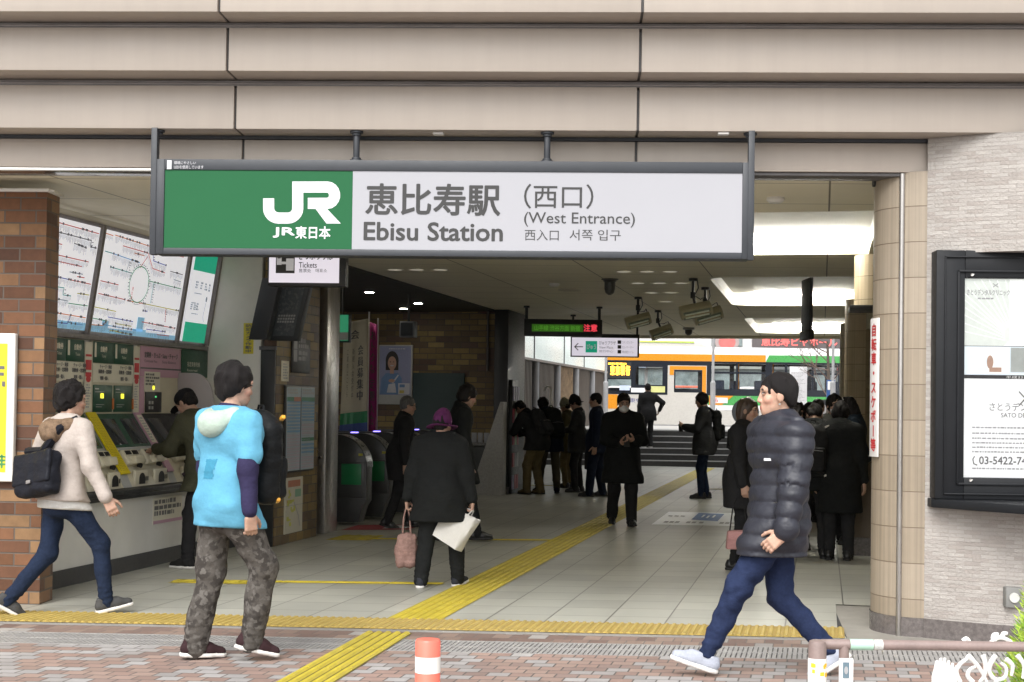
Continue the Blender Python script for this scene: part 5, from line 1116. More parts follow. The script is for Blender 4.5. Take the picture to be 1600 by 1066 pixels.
rack(838, 757, 'first low black leaflet rack behind the bending man', .95, 0, lc_[:1] + lc_[4:])
rack(866, 752, 'second low black leaflet rack behind the man in the dark hat', .95, 0, lc_[:1] + lc_[4:])
rack(888, 748, 'third low black leaflet rack farthest along the hall', .95, 0, lc_[:1] + lc_[4:])
# ------------------------------------------------------------------ bus
M['busw'] = pm('bus white', (.68, .68, .68), .3, var=.02, coat=.4); M['busc'] = pm('bus cream', (.47, .45, .415), .3, var=.02, coat=.4); M['buso'] = pm('bus orange', (.60, .23, .012), .3, var=.02, coat=.4); M['busg'] = pm('bus green', (.06, .30, .075), .3, var=.02, coat=.4)
M['busk'] = pm('bus window frame black', (.014, .017, .024), .2, var=.05); M['busgl'] = pm('bus glass', (.16, .20, .20), .08, var=.4, vs=2.2, spec=.8); M['seat'] = pm('bus seat navy', (.02, .035, .07), .7)
BY = 50.0
bus = thing('bus', 'white city bus with orange and green stripes stopped beyond the steps', 'bus', (8.5, BY + 1.2, STZ))
bz = lambda py: at(1050, py, BY).z
bx = lambda px: at(px, 600, BY).x
X0, X1 = bx(943), bx(943) + 10.6
def bquad(mb, x0, x1, za, zb, y, m=0): mb.rect(x0, x1, min(za, zb), max(za, zb), y, m)
MB().box(X0, X1, BY, BY + 2.4, bz(668), bz(617.2)).build('body', M['busw'], bus, FW, bevel=.02)
MB().prism([(BY + 2.4, bz(564.3)), (BY, bz(564.3)), (BY, bz(553)), (BY + .06, bz(545)), (BY + .30, bz(541)), (BY + 2.1, bz(541)), (BY + 2.34, bz(545)), (BY + 2.4, bz(553))], X0, X1, axis=0).build('roof', M['busw'], bus, FW, bevel=.02)
xs = bx(1196)
mb = MB().box(X0 - .004, xs, BY - .012, BY, bz(564), bz(553.2)); mb.build('roof_stripe', M['buso'], bus, FW)
mb = MB(); mb.prism([(xs + .003, bz(564)), (X1 + .004, bz(564)), (X1 + .004, bz(553.2)), (xs + .12, bz(553.2))], BY - .012, BY, axis=1); mb.build('roof_stripe', M['busg'], bus, FW)
WIN = [(950, 986, 594, 613), (993, 1035, 574, 602), (1054, 1096, 580, 610), (1111, 1150, 567, 580), (1153, 1196, 567, 580), (1111, 1150, 583, 607), (1153, 1196, 583, 607), (1206, 1226, 567, 583), (1206, 1226, 586, 606), (1230, 1268, 567, 580), (1271, 1309, 567, 580), (1230, 1268, 583, 607), (1271, 1309, 583, 607), (1316, 1400, 567, 607)]
def band(y0, y1, wins):
    mb = MB(); xs_ = sorted({940, 1415} | {q for w in wins for q in w[:2]})
    for p, q in zip(xs_, xs_[1:]):
        hol = sorted((w[2], w[3]) for w in wins if w[0] <= p and w[1] >= q); top = 564.4
        for c, d in hol + [(617.1, 0)]:
            if c > top: mb.box(bx(p) if p > 940 else X0 - .003, bx(q) if q < 1415 else X1, y0, y1, bz(c), bz(top))
            top = d
    return mb
band(BY - .016, BY + .03, WIN).build('window_band', M['busk'], bus, FW)
band(BY + 2.34, BY + 2.4, [(955 + k * 52, 1000 + k * 52, 568, 606) for k in range(8)]).build('window_band', M['busk'], bus, FW)
MB().box(X0 - .003, bx(1106), BY - .014, BY - .001, bz(667.5), bz(617.4)).build('lower_panel', M['busc'], bus, FW)
mb = MB(); mb.box(bx(1106) + .004, X1, BY - .014, BY - .001, bz(632), bz(617.4)); mb.build('lower_stripe', M['busg'], bus, FW)
mb = MB(); mb.prism([(bx(1108), bz(617.4)), (bx(1146), bz(617.4)), (bx(1128), bz(632)), (bx(1108), bz(632))], BY - .022, BY - .014, axis=1); mb.build('lower_stripe', M['buso'], bus, FW)
MB().box(bx(1106) + .004, X1, BY - .014, BY - .001, bz(640), bz(632.4)).build('lower_panel', M['busw'], bus, FW)
MB().box(bx(1106) + .004, X1, BY - .014, BY - .001, bz(667.5), bz(640.4)).build('lower_panel', M['busc'], bus, FW)
mb = MB(); cvx = [(1056, 660), (1075, 655), (1092, 648), (1104, 638)]
mb.prism([(bx(a), bz(b)) for a, b in cvx] + [(bx(1104), bz(645)), (bx(1085), bz(656)), (bx(1060), bz(662)), (bx(1045), bz(663))], BY - .02, BY - .0145, axis=1); mb.build('swoosh', M['buso'], bus, FW)
MB().box(X0 + .3, bx(1106), BY - .02, BY - .0145, bz(667.3), bz(664.5)).build('swoosh', M['buso'], bus, FW)
MB().box(X0 + .1, X0 + .5, BY - .02, BY - .0145, bz(640), bz(617.6)).build('swoosh', M['buso'], bus, FW)
mb = MB().prism([(bx(1000), bz(533)), (bx(1096), bz(533)), (bx(1108), bz(541)), (bx(1108), bz(548)), (bx(1000), bz(548))], BY + .4, BY + 2.0, axis=1); mb.build('roof_unit', M['busc'], bus, FW, bevel=.06, seg=3)
MB().box(bx(1000), bx(1086), BY + .36, BY + .4, bz(534.5), bz(532.5)).build('roof_unit_edge', pm('lime edge', (.45, .62, .08), .5), bus, FW)
def win(a, b, c, d):
    return MB().box(bx(a) - .01, bx(b) + .01, BY + .004, BY + .010, bz(d) - .01, bz(c) + .01).build('window', M['glass'], bus, FW, smooth=0)
dp = MB().box(bx(949), bx(986), BY - .022, BY - .0165, bz(592), bz(567)).build('destination_display', M['black'], bus, FW)
mb = MB()
for k in range(4): text(mb, '東京駅行'[k], bx(954 + k * 8), bx(959.5 + k * 8), bz(587), bz(573), BY - .026, 0, .06)
text(mb, '田町駅東口', bx(950), bx(978), bz(571), bz(568.2), BY - .026, 0, .05)
mb.build('lettering', M['ledo'], dp, FW, smooth=0)
w_ = win(950, 986, 594, 613)
MB().box(bx(968), bx(984), BY - .026, BY - .0205, bz(611), bz(603.5)).build('sticker', pm('sticker pale blue', (.45, .52, .68), .5), w_, FW)
w_ = win(993, 1035, 574, 602)
MB().box(bx(986), bx(1012), BY - .026, BY - .0165, bz(614), bz(607)).build('notice', M['busw'], bus, FW); MB().box(bx(1017), bx(1039), BY - .026, BY - .0165, bz(613.5), bz(604)).build('notice', pm('notice yellow', (.5, .5, .2), .5), bus, FW)
for w in WIN[3:]: win(*w)
for k in range(9):
    px = 1120 + k * 31
    MB().box(bx(px), bx(px + 14), BY + .35 + .9 * (k % 2), BY + .5 + .9 * (k % 2), bz(618), bz(593)).build('seat', M['seat'], bus, FW, bevel=.03)
PASSENGER = (bx(1278), BY + 1.1, 1.30)
MB().cyl((bx(1160), BY + .9, bz(617)), (bx(1160), BY + .9, bz(565)), .03, n=8).cyl((bx(1215), BY + .9, bz(617)), (bx(1215), BY + .9, bz(565)), .03, n=8).build('grab_pole', M['buso'], bus, FW)
dd = MB().box(bx(1043), bx(1104), BY - .026, BY - .0165, bz(668), bz(613.2)).box(bx(1043), bx(1053.5), BY - .026, BY - .0165, bz(613.2), bz(571)).box(bx(1096.5), bx(1104), BY - .026, BY - .0165, bz(613.2), bz(571)).box(bx(1053.5), bx(1096.5), BY - .026, BY - .0165, bz(578), bz(571)).build('door', M['busc'], bus, FW)
mb = MB()
mb.box(bx(1046), bx(1103), BY - .034, BY - .0265, bz(577.5), bz(572)).box(bx(1097), bx(1103), BY - .034, BY - .0265, bz(617), bz(577.6)).box(bx(1046), bx(1052.5), BY - .034, BY - .0265, bz(586), bz(577.6)); mb.build('frame', M['buso'], dd, FW)
mb = MB().box(bx(1053), bx(1055), BY - .034, BY - .0265, bz(612), bz(578)).box(bx(1095), bx(1096.9), BY - .034, BY - .0265, bz(612), bz(578)).box(bx(1055), bx(1095), BY - .034, BY - .0265, bz(612), bz(609.5)).box(bx(1055), bx(1095), BY - .034, BY - .0265, bz(580.5), bz(578)); mb.build('window_seal', M['busk'], dd, FW)
win(1054, 1096, 580, 610)
mb = MB(); text(mb, '東98', bx(983), bx(1004), bz(630), bz(623), BY - .018, 0); mb.build('lettering', pm('bus navy print', (.05, .06, .2), .5), bus, FW, smooth=0)
MB().box(bx(1115), bx(1137), BY - .03, BY - .0225, bz(629), bz(620.5)).build('notice', M['busw'], bus, FW)
mb = MB(); text(mb, 'ら', bx(1117), bx(1122), bz(627.5), bz(622), BY - .032, 0, .05); mb.build('lettering', M['red'], bus, FW, smooth=0)
for px in (1165, 1289): 
    wc = (bx(px), BY + .05, STZ + .48)
    wh = MB().cyl((wc[0], BY - .02, wc[2]), (wc[0], BY + .25, wc[2]), .48, n=28).build('wheel', M['black'], bus, FW); MB().cyl((wc[0], BY - .035, wc[2]), (wc[0], BY - .021, wc[2]), .28, n=20).build('rim', M['rail'], wh, FW)
# silver poles, bus stop paper and a blue stop board
for px, y, lb in ((1113.5, 41, 'tall silver pole before the bus, its lower half thicker'), (946, 42, 'slim silver pole at the corner of the shops'), (1301, 40, 'silver perforated pole beside the bare branches')):
    p = at(px, 640, y); o = thing('pole', lb, 'pole', (p.x, y, STZ)); zs = at(px, 598, y).z
    MB().cyl((p.x, y, zs), (p.x, y, 4.6), .04, n=12).build('upper_tube', M['inkl'], o, FW); MB().cyl((p.x, y, STZ), (p.x, y, zs), .075, n=14).lathe([(.075, 0), (.04, .05)], (p.x, y, zs), 14).build('lower_tube', M['inkl'], o, FW)
pn = thing('timetable_stand', 'white paper bus timetable sheet on a stand before the bus', 'timetable', (at(1247, 650, 42).x, 42, STZ)); x0, x1, z0, z1 = rW(1234, 573, 1261, 640, 42)
MB().box(x0, x1, 42, 42.04, z0, z1).build('sheet', pm('stand paper', (.66, .65, .67), .5, var=.03), pn, FW, bevel=.003); MB().box((x0 + x1) / 2 - .03, (x0 + x1) / 2 + .03, 42.041, 42.09, STZ, z1 - .1).build('post', M['inkl'], pn, FW)
mb = MB(); rr = random.Random(2); scrib(mb, x0 + .04, x1 - .04, z0 + .05, z1 - .15, 41.997, 0, 26, rr, fill=.4); scrib(mb, x0 + .04, x0 + .3, z1 - .50, z1 - .42, 41.995, 1, 1, rr, fill=.9); mb.rect(x0 + .18, x0 + .21, z0 + .2, z0 + .5, 41.995, 2); mb.build('print', [M['inkl'], M['red'], M['lit_y']], pn, FW, smooth=0)
bb = thing('bus_stop_board', 'blue and white bus stop board beside the bare branches', 'sign', (at(1299, 650, 40.5).x, 40.5, STZ)); x0, x1, z0, z1 = rW(1292, 594, 1305, 625, 40.5)
MB().box(x0, x1, 40.5, 40.56, z0, z1).build('board', pm('stop blue', (.03, .09, .26), .4), bb, FW, bevel=.004); zz = z1 - .28; MB().box(x0 + .02, x1 - .02, 40.49, 40.5, zz, z1 - .04).build('white_panel', M['signw'], bb, FW); MB().cyl(((x0 + x1) / 2, 40.53, STZ), ((x0 + x1) / 2, 40.53, z0), .04, n=10).build('post', M['inkl'], bb, FW)
# bare tree twigs
tr = thing('bare_tree', 'slender bare branched street tree before the bus', 'tree', (at(1296, 650, 41).x, 41.3, STZ)); b = Vector(tr.location); rr = random.Random(12)
mb = MB(); mb.tube([b, b + Vector((.05, 0, 1.2)), b + Vector((0, .05, 2.6))], [.06, .05, .035]); mb.build('trunk', pm('bark grey', (.10, .08, .065), .9, var=.2), tr, FW)
mb = MB()
def twig(p, d, L, r, n):
    q = p + d * L * .5 + Vector((rr.uniform(-.04, .04),) * 3); e = p + d * L; mb.tube([p, q, e], [r, r * .8, r * .5], n=5)
    if n:
        for _ in range(3): twig(p.lerp(e, rr.uniform(.4, 1)), (d + Vector((rr.uniform(-.8, .8), rr.uniform(-.8, .8), rr.uniform(-.3, .7)))).normalized(), L * .62, r * .6, n - 1)
for k in range(7): twig(b + Vector((0, 0, 1.0 + k * .25)), Vector((rr.uniform(-1, .5), rr.uniform(-.6, .6), rr.uniform(.1, .8))).normalized(), .8, .018, 3)
mb.build('crown', pm('twigs', (.16, .11, .09), .9), tr, FW)
# buildings across the bus street
M['fab'] = pm('pale facade', (.6, .59, .58), .7, var=.05)
b1 = thing('office_building', 'pale building across the street with a red lettered dark sign band', 'building', (14, 70, STZ))
MB().box(-30, 60, 70, 84, STZ, 30).build('wall', M['fab'], b1, FW)
x0, x1, z0, z1 = rW(1176, 526, 1330, 545, 69.8); MB().box(x0, x1, 69.8, 69.99, z0, z1 + .5).build('sign_band', pm('dark sign band', (.10, .085, .085), .5, var=.1), b1, FW)
mb = MB(); r = rW(1190, 528, 1308, 541, 69.78); text(mb, '恵比寿ビヤホール', *r, 69.78, 0, .03); mb.build('lettering', pm('red neon lettering', (.65, .10, .09), .4, emit=.5, ecol=(.9, .13, .12)), b1, FW, smooth=0)
x0, x1, z0, z1 = rW(1112, 524, 1160, 541, 69.9); w_ = MB().box(x0, x1, 69.9, 69.99, z0, z1 + .3).build('window', M['busgl'], b1, FW)
mb = MB(); c = ((x0 + x1) / 2, z0 + .2); mb.disc(c[0], c[1], .6, .5, 69.88, 0); mb.disc(c[0], c[1], .42, .35, 69.87, 1); mb.build('round_mark', [pm('mark grey', (.35, .28, .27), .5), pm('mark red', (.5, .14, .13), .5)], b1, FW, smooth=0)
for k in range(12):
    x = -26 + k * 7
    for z in (6.2, 10.5, 14.8):
        w_ = MB().box(x, x + 4.5, 69.92, 69.99, z, z + 2.4).build('window', M['busgl'], b1, FW)
def car(x, y, label, paint, roofc, L=4.5):
    o = thing('parked_car', label, 'car', (x, y, STZ)); z = STZ
    MB().prism([(x - L / 2, z + .3), (x - L / 2, z + .72), (x - L / 2 + .9, z + .86), (x + L / 2 - .75, z + .88), (x + L / 2, z + .78), (x + L / 2, z + .3)], y - .85, y + .85, axis=1).build('body', paint, o, FW, bevel=.06, seg=3)
    MB().prism([(x - L / 2 + .9, z + .87), (x - L / 2 + 1.5, z + 1.42), (x + L / 2 - 1.3, z + 1.44), (x + L / 2 - .7, z + .89)], y - .72, y + .72, axis=1).build('cabin', M['busgl'], o, FW, bevel=.05, seg=3)
    MB().prism([(x - L / 2 + 1.4, z + 1.38), (x - L / 2 + 1.55, z + 1.46), (x + L / 2 - 1.4, z + 1.47), (x + L / 2 - 1.22, z + 1.38)], y - .74, y + .74, axis=1).build('roof', roofc, o, FW, bevel=.02)
    for dx in (-L / 2 + .8, L / 2 - .8):
        w_ = MB().cyl((x + dx, y - .88, z + .32), (x + dx, y - .66, z + .32), .32, n=20).build('wheel', M['black'], o, FW); MB().cyl((x + dx, y - .9, z + .32), (x + dx, y - .881, z + .32), .19, n=16).build('rim', M['rail'], w_, FW)
M['taxi_o'] = pm('taxi coral red', (.62, .13, .07), .3, coat=.4); M['taxi_g'] = pm('car lime', (.40, .50, .12), .3, coat=.4)
rr = random.Random(31)
for k in range(16):
    x = -12 + k * 3.1; c_ = rr.choice([(.12, .13, .13), (.22, .24, .22), (.05, .12, .06), (.30, .26, .22), (.35, .08, .07), (.16, .2, .26)])
    o = MB().box(x + .05, x + 3.0, 69.75, 69.99, STZ, STZ + 2.5).build('shopfront', M['busgl'], b1, FW); MB().box(x, x + 3.05, 69.5, 69.99, STZ + 2.52, STZ + 3.3).build('fascia_sign', pm('shop fascia', c_, .5), o, FW)
car(bx(1075) + .9, 56.5, 'coral and white taxi seen through the door window of the bus', M['taxi_o'], M['taxi_o']); car(bx(1005) + .2, 59.5, 'coral taxi seen through the front bus window', M['taxi_o'], M['busw']); car(bx(1185) + 1.2, 57, 'lime green car seen through the middle bus windows', M['taxi_g'], M['busw'])
# taxi seen through the bus is left to the reflections; a hedge of parked traffic is hidden

# ------------------------------------------------------------------ street side, nearest the viewer
M['pipe'] = pm('brown painted pipe', (.23, .17, .155), .4, var=.12, vs=14, coat=.2)
gr = thing('guard_rail', 'brown pipe guard rail with stickers and green tape by the kerb', 'guard rail', (.95, 4.4, 0)); Y = 4.4
xa = at(1277, 1030, Y).x; ra = 14 / F * Y; za = at(1277, 1000, Y).z; zr = at(1450, 1010.5, Y).z
MB().lathe([(ra, 0), (ra, za - .015), (ra * .9, za - .004), (ra * .6, za), (.001, za + .001)], (xa, Y, 0), 24).build('end_post', M['pipe'], gr, FW)
xr0 = at(1296, 1010, Y).x; rr_r = 8 / F * Y
pts = [(xr0, Y + .02, zr - .10), (xr0, Y + .02, zr - .02), (xr0 + .012, Y + .02, zr - .006), (xr0 + .03, Y + .02, zr), (at(1850, 1010, Y).x, Y + .02, zr)]
MB().tube([(xr0 - .02, Y + .02, zr), (at(1850, 1010, Y).x, Y + .02, zr)], rr_r, n=16).build('top_rail', M['pipe'], gr, FW)
x2 = at(1321, 1030, Y).x; MB().cyl((x2, Y + .02, 0), (x2, Y + .02, zr), 8 / F * Y, n=14).build('post', M['pipe'], gr, FW)
x3 = at(1800, 1030, Y).x; MB().cyl((x3, Y + .02, 0), (x3, Y + .02, zr), ra, n=14).build('post', M['pipe'], gr, FW)
tz0, tz1 = at(1277, 1066 + 34, Y).z, at(1277, 1028, Y).z
MB().lathe([(ra + .001, tz0), (ra + .001, tz1)], (xa, Y, 0), 24).build('sticker', pm('sticker white', (.78, .77, .74), .5, var=.06, vs=20), gr, FW)
mb = MB(); rr = random.Random(4)
for k in range(9):
    a0 = R(180 + 20 + rr.uniform(0, 120)); z = tz1 - rr.uniform(.01, .05); r_ = ra + .002; a1 = a0 + R(rr.uniform(14, 30))
    mb.poly([(xa + r_ * math.cos(a0), Y + r_ * math.sin(a0), z - .012), (xa + r_ * math.cos(a1), Y + r_ * math.sin(a1), z - .012), (xa + r_ * math.cos(a1), Y + r_ * math.sin(a1), z), (xa + r_ * math.cos(a0), Y + r_ * math.sin(a0), z)])
mb.build('sticker_print', pm('sticker amber', (.85, .48, .03), .5), gr, FW, smooth=0)
r = rW(1311, 1029, 1333, 1100, Y - .02); MB().box(r[0], r[1], Y - .02, Y - .015, r[2], r[3]).build('label', M['signw'], gr, FW)
r = rW(1317, 1035, 1327, 1060, Y - .022); mb = MB().rect(*r, Y - .022, 0); mb.disc((r[0] + r[1]) / 2, (r[2] + r[3]) / 2, .006, .012, Y - .0235, 1); mb.build('label_print', [pm('label blue grey', (.12, .18, .22), .5), M['inkl']], gr, FW, smooth=0)
xg0, xg1 = at(1330, 1010, Y).x, at(1366, 1010, Y).x
MB().cyl((xg0, Y + .02, zr), (xg1, Y + .02, zr), rr_r + .0015, n=20).build('tape', pm('pale green tape', (.40, .60, .48), .35, var=.1), gr, FW)
MB().cyl((xg1 + .002, Y + .02, zr), (xg1 + .03, Y + .02, zr), rr_r + .0012, n=16).build('tape', pm('clear tape', (.5, .5, .48), .3, var=.3, vs=30), gr, FW)
bo = thing('bollard', 'short round bollard banded in red and white by the kerb', 'bollard', (at(668, 1066, 4.4).x, 4.4, 0)); Y = 4.4
c = bo.location; rb = 20 / F * Y; ztop = at(668, 999, Y).z
bands = [ztop, at(668, 1025, Y).z, at(668, 1050, Y).z, at(668, 1077, Y).z, at(668, 1104, Y).z]
M['bolr'] = pm('bollard red', (.80, .16, .11), .35, var=.05); M['bolw'] = pm('bollard reflective white', (.80, .78, .74), .35, var=.04)
MB().lathe([(rb * .985, 0), (rb * .985, ztop - .006), (rb * .9, ztop), (.001, ztop + .002)], (c.x, Y, 0), 32).build('post', M['bolr'], bo, FW)
for a, b in ((bands[1], bands[2]), (bands[3], bands[4])): MB().lathe([(rb, b), (rb, a)], (c.x, Y, 0), 32).build('band', M['bolw'], bo, FW)
MB().lathe([(rb * 1.9, 0), (rb * 1.9, .012), (rb * 1.1, .03)], (c.x, Y, 0), 28).build('base', M['black'], bo, FW)
# white scrolled iron panel and a conifer behind the rail
M['iron'] = pm('white cast iron', (.80, .79, .77), .4, var=.04)
fe = thing('scroll_fence', 'white cast iron fence panel of scrolls and a leaf wing', 'fence panel', (at(1530, 1066, 4.55).x, 4.55, 0)); Y = 4.55
mb = MB(); PX = lambda px, py: (at(px, py, Y).x, Y, at(px, py, Y).z)
def scroll(pts, w0, w1): 
    n = len(pts); 
    out = []
    for i in range(n - 1):
        p0, p1, p2, p3 = [Vector(PX(*pts[max(0, min(n - 1, k))])) for k in (i - 1, i, i + 1, i + 2)]
        for k in range(5):
            t = k / 5; out.append(.5 * ((2 * p1) + (p2 - p0) * t + (2 * p0 - 5 * p1 + 4 * p2 - p3) * t * t + (3 * p1 - p0 - 3 * p2 + p3) * t ** 3))
    out.append(Vector(PX(*pts[-1]))); m = len(out)
    mb.tube(out, [(w0 + (w1 - w0) * i / (m - 1)) / F * Y for i in range(m)], n=8)
for s in ([(1500, 1066), (1494, 1050), (1500, 1038), (1510, 1030), (1512, 1024)], [(1512, 1024), (1524, 1036), (1534, 1050), (1542, 1066)], [(1520, 1066), (1512, 1056), (1516, 1046), (1524, 1042)], [(1536, 1024), (1540, 1040), (1538, 1056), (1530, 1066)], [(1556, 1024), (1548, 1036), (1546, 1050), (1556, 1062), (1570, 1058), (1572, 1044), (1564, 1036)], [(1572, 1030), (1582, 1040), (1580, 1056)], [(1548, 1006), (1556, 998), (1566, 997), (1578, 1002), (1586, 1010)], [(1552, 998), (1553, 992), (1560, 991)], [(1566, 996), (1568, 990), (1574, 990)], [(1505, 1002), (1510, 998), (1515, 1002)], [(1590, 1024), (1600, 1040), (1598, 1060)], [(1500, 1066), (1500, 1100), (1530, 1130)], [(1556, 1062), (1560, 1100), (1540, 1130)]): scroll(s, 4.2, 2.4)
mb.build('scrollwork', M['iron'], fe, FW)
mb = MB()
for k in range(6):
    a = Vector(PX(1462 + k * 5, 1082)); b = Vector(PX(1464 + k * 6.2, 1026 + abs(k - 1.5) * 4)); mb.tube([a, a.lerp(b, .5) + Vector((-.004, -.006, 0)), b], [.014, .013, .004], n=8)
mb.build('leaf_wing', M['iron'], fe, FW)
MB().box(at(1450, 1100, Y).x, at(1850, 1100, Y).x, Y - .015, Y + .015, .30, .33).box(at(1450, 1100, Y).x, at(1850, 1100, Y).x, Y - .015, Y + .015, .0, .28).build('plinth', M['iron'], fe, FW, bevel=.004)
cf = thing('conifer', 'bright yellow green clipped conifer at the edge of the kerb planting', 'shrub', (at(1694, 1066, 4.7).x, 4.7, 0)); c = cf.location.copy(); rr = random.Random(21)
MB().tube([(c.x, c.y, 0), (c.x, c.y, .9)], [.03, .012]).build('trunk', pm('conifer bark', (.09, .06, .04), .9), cf, FW)
mb = MB(); Hc = 1.16
for i in range(16000):
    z = rr.random() ** .8 * Hc; R0 = .31 * (1 - (z / Hc) ** 2.6) + .01; a = rr.uniform(0, 2 * math.pi); rad = R0 * (rr.uniform(.55, 1.0) + .10 * math.sin(a * 5 + z * 14))
    p = Vector((c.x + rad * math.cos(a), c.y + rad * math.sin(a), z + .04)); d = Vector((math.cos(a) * .8, math.sin(a) * .8, rr.uniform(.3, 1.1))).normalized(); L = rr.uniform(.018, .035); s = d.cross(Vector((rr.uniform(-1, 1), rr.uniform(-1, 1), 1))).normalized() * .005
    mb.poly([p - s, p + s, p + d * L], rr.choice((0, 0, 1, 2)))
mb.build('crown', [pm('conifer lime', (.34, .50, .06), .6), pm('conifer green', (.2, .36, .045), .6), pm('conifer tip', (.5, .62, .10), .6)], cf, FW, smooth=0)
# ------------------------------------------------------------------ people: every figure is one smooth surface grown from a posed skeleton
def V3(*a): return np.array(a, dtype=np.float64)
def unit(v): v = np.asarray(v, float); return v / max(np.linalg.norm(v), 1e-9)
def smin(a, b, k):
    h = np.clip(.5 + .5 * (b - a) / k, 0, 1); return b * (1 - h) + a * h - k * h * (1 - h)
class SDF:
    """a blend of tapered capsules and ellipsoids, meshed with surface nets"""
    def __init__(s, k=.03): s.p = []; s.k = k; s.sub = []; s.fx = []; s.cut = []
    def cap(s, a, b, ra, rb=None, flat=None, k=None): s.p.append(('c', V3(*a), V3(*b), ra, ra if rb is None else rb, flat, k)); return s
    def ell(s, c, r, rot=None, k=None): s.p.append(('e', V3(*c), V3(*r), rot, None, None, k)); return s
    def carve(s, c, r, rot=None, k=.01): s.sub.append(('e', V3(*c), V3(*r), rot, None, None, k)); return s
    def plane(s, pt, n): s.cut.append((V3(*pt), unit(n))); return s       # keeps the side the normal points away from
    def rbox(s, c, half, rot=None, r=.03, k=None): s.p.append(('b', V3(*c), V3(*half), rot, r, None, k)); return s
    def prim(s, q, P):
        if q[0] == 'b':
            d = P - q[1]; d = d @ q[3] if q[3] is not None else d; w_ = np.abs(d) - (q[2] - q[4]); return np.sqrt((np.maximum(w_, 0) ** 2).sum(1)) + np.minimum(w_.max(1), 0) - q[4]
        if q[0] == 'c':
            _, a, b, ra, rb, flat, _k = q; ba = b - a; L2 = max(ba @ ba, 1e-9)
            pa = P - a; h = np.clip(pa @ ba / L2, 0, 1); d = pa - h[:, None] * ba; r = ra + (rb - ra) * h
            if flat is not None:      # flat = (unit axis, factor): squash along an axis
                ax, f = flat; c = d @ ax; d = d + np.outer(c * (1 / f - 1), ax)
                return (np.sqrt((d * d).sum(1)) - r) * min(1, f + .15)
            return np.sqrt((d * d).sum(1)) - r
        _, c, r, rot, *_x = q; d = P - c
        if rot is not None: d = d @ rot
        k0 = np.sqrt(((d / r) ** 2).sum(1)); k1 = np.sqrt(((d / (r * r)) ** 2).sum(1))
        return k0 * (k0 - 1) / np.maximum(k1, 1e-9)
    def __call__(s, P):
        f = None
        for q in s.p:
            d = s.prim(q, P); f = d if f is None else smin(f, d, q[6] or s.k)
        for fn in s.fx: f = f + fn(P)
        for q in s.sub: f = -smin(-f, s.prim(q, P), q[6] or .01)
        for pt, n in s.cut: f = np.maximum(f, (P - pt) @ n)
        return f
    def bounds(s, pad):
        lo = np.full(3, 9e9); hi = -lo
        for q in s.p:
            if q[0] == 'c': pts = ((q[1], max(q[3], q[4])), (q[2], max(q[3], q[4])))
            else: pts = ((q[1], max(q[2])),)
            for c, r in pts: lo = np.minimum(lo, c - r - pad); hi = np.maximum(hi, c + r + pad)
        return lo, hi
    def mesh(s, h):
        lo, hi = s.bounds(.03 + 2 * h); n = np.ceil((hi - lo) / h).astype(int) + 1
        ax = [lo[i] + h * np.arange(n[i]) for i in range(3)]
        G = np.stack(np.meshgrid(*ax, indexing='ij'), -1).reshape(-1, 3)
        if len(G) > 40000:      # coarse pass first, then only the blocks near the surface
            m = 4; nb = np.ceil(n / m).astype(int); cx = [lo[i] + h * (m * np.arange(nb[i]) + (m - 1) / 2) for i in range(3)]
            Cc = np.stack(np.meshgrid(*cx, indexing='ij'), -1).reshape(-1, 3); vc = s(Cc).reshape(nb)
            big = np.repeat(np.repeat(np.repeat(vc, m, 0), m, 1), m, 2)[:n[0], :n[1], :n[2]]
            near = np.abs(big) < h * m * 1.9 + .03
            v = big.reshape(-1).copy(); idx = np.nonzero(near.reshape(-1))[0]; v[idx] = s(G[idx]); v = v.reshape(n)
        else: v = s(G).reshape(n)
        return surfnet(v, lo, h)
def surfnet(v, lo, h):
    sg = v < 0; n = np.array(v.shape); c = n - 1
    cnt = np.zeros(c, int); acc = np.zeros(tuple(c) + (3,)); 
    sl = lambda o: tuple(slice(o[i], o[i] + c[i]) for i in range(3))
    corners = [(i, j, k) for i in (0, 1) for j in (0, 1) for k in (0, 1)]
    for a in range(3):
        for o in corners:
            if o[a]: continue
            o2 = list(o); o2[a] = 1; v0 = v[sl(o)]; v1 = v[sl(o2)]; x = (sg[sl(o)] != sg[sl(o2)])
            t = np.where(x, v0 / np.where(x, v0 - v1, 1), 0); cnt += x
            for i in range(3): acc[..., i] += np.where(x, o[i] + (t if i == a else 0), 0)
    act = cnt > 0; ids = -np.ones(c, int); ids[act] = np.arange(act.sum())
    cell = np.stack(np.nonzero(act), -1); pos = lo + h * (cell + acc[act] / cnt[act][:, None])
    F_ = []
    for a in range(3):
        b, d = (a + 1) % 3, (a + 2) % 3
        s0 = [slice(None)] * 3; s1 = [slice(None)] * 3; s0[a] = slice(0, n[a] - 1); s1[a] = slice(1, n[a])
        e = np.stack(np.nonzero(sg[tuple(s0)] != sg[tuple(s1)]), -1)
        e = e[(e[:, b] > 0) & (e[:, d] > 0) & (e[:, b] < n[b] - 1) & (e[:, d] < n[d] - 1)]
        q = []
        for ob, od in ((1, 1), (0, 1), (0, 0), (1, 0)):
            k = e.copy(); k[:, b] -= ob; k[:, d] -= od; q.append(ids[k[:, 0], k[:, 1], k[:, 2]])
        q = np.stack(q, -1); flip = ~sg[e[:, 0], e[:, 1], e[:, 2]]; q[flip] = q[flip][:, ::-1]; F_.append(q)
    return pos, np.concatenate(F_)
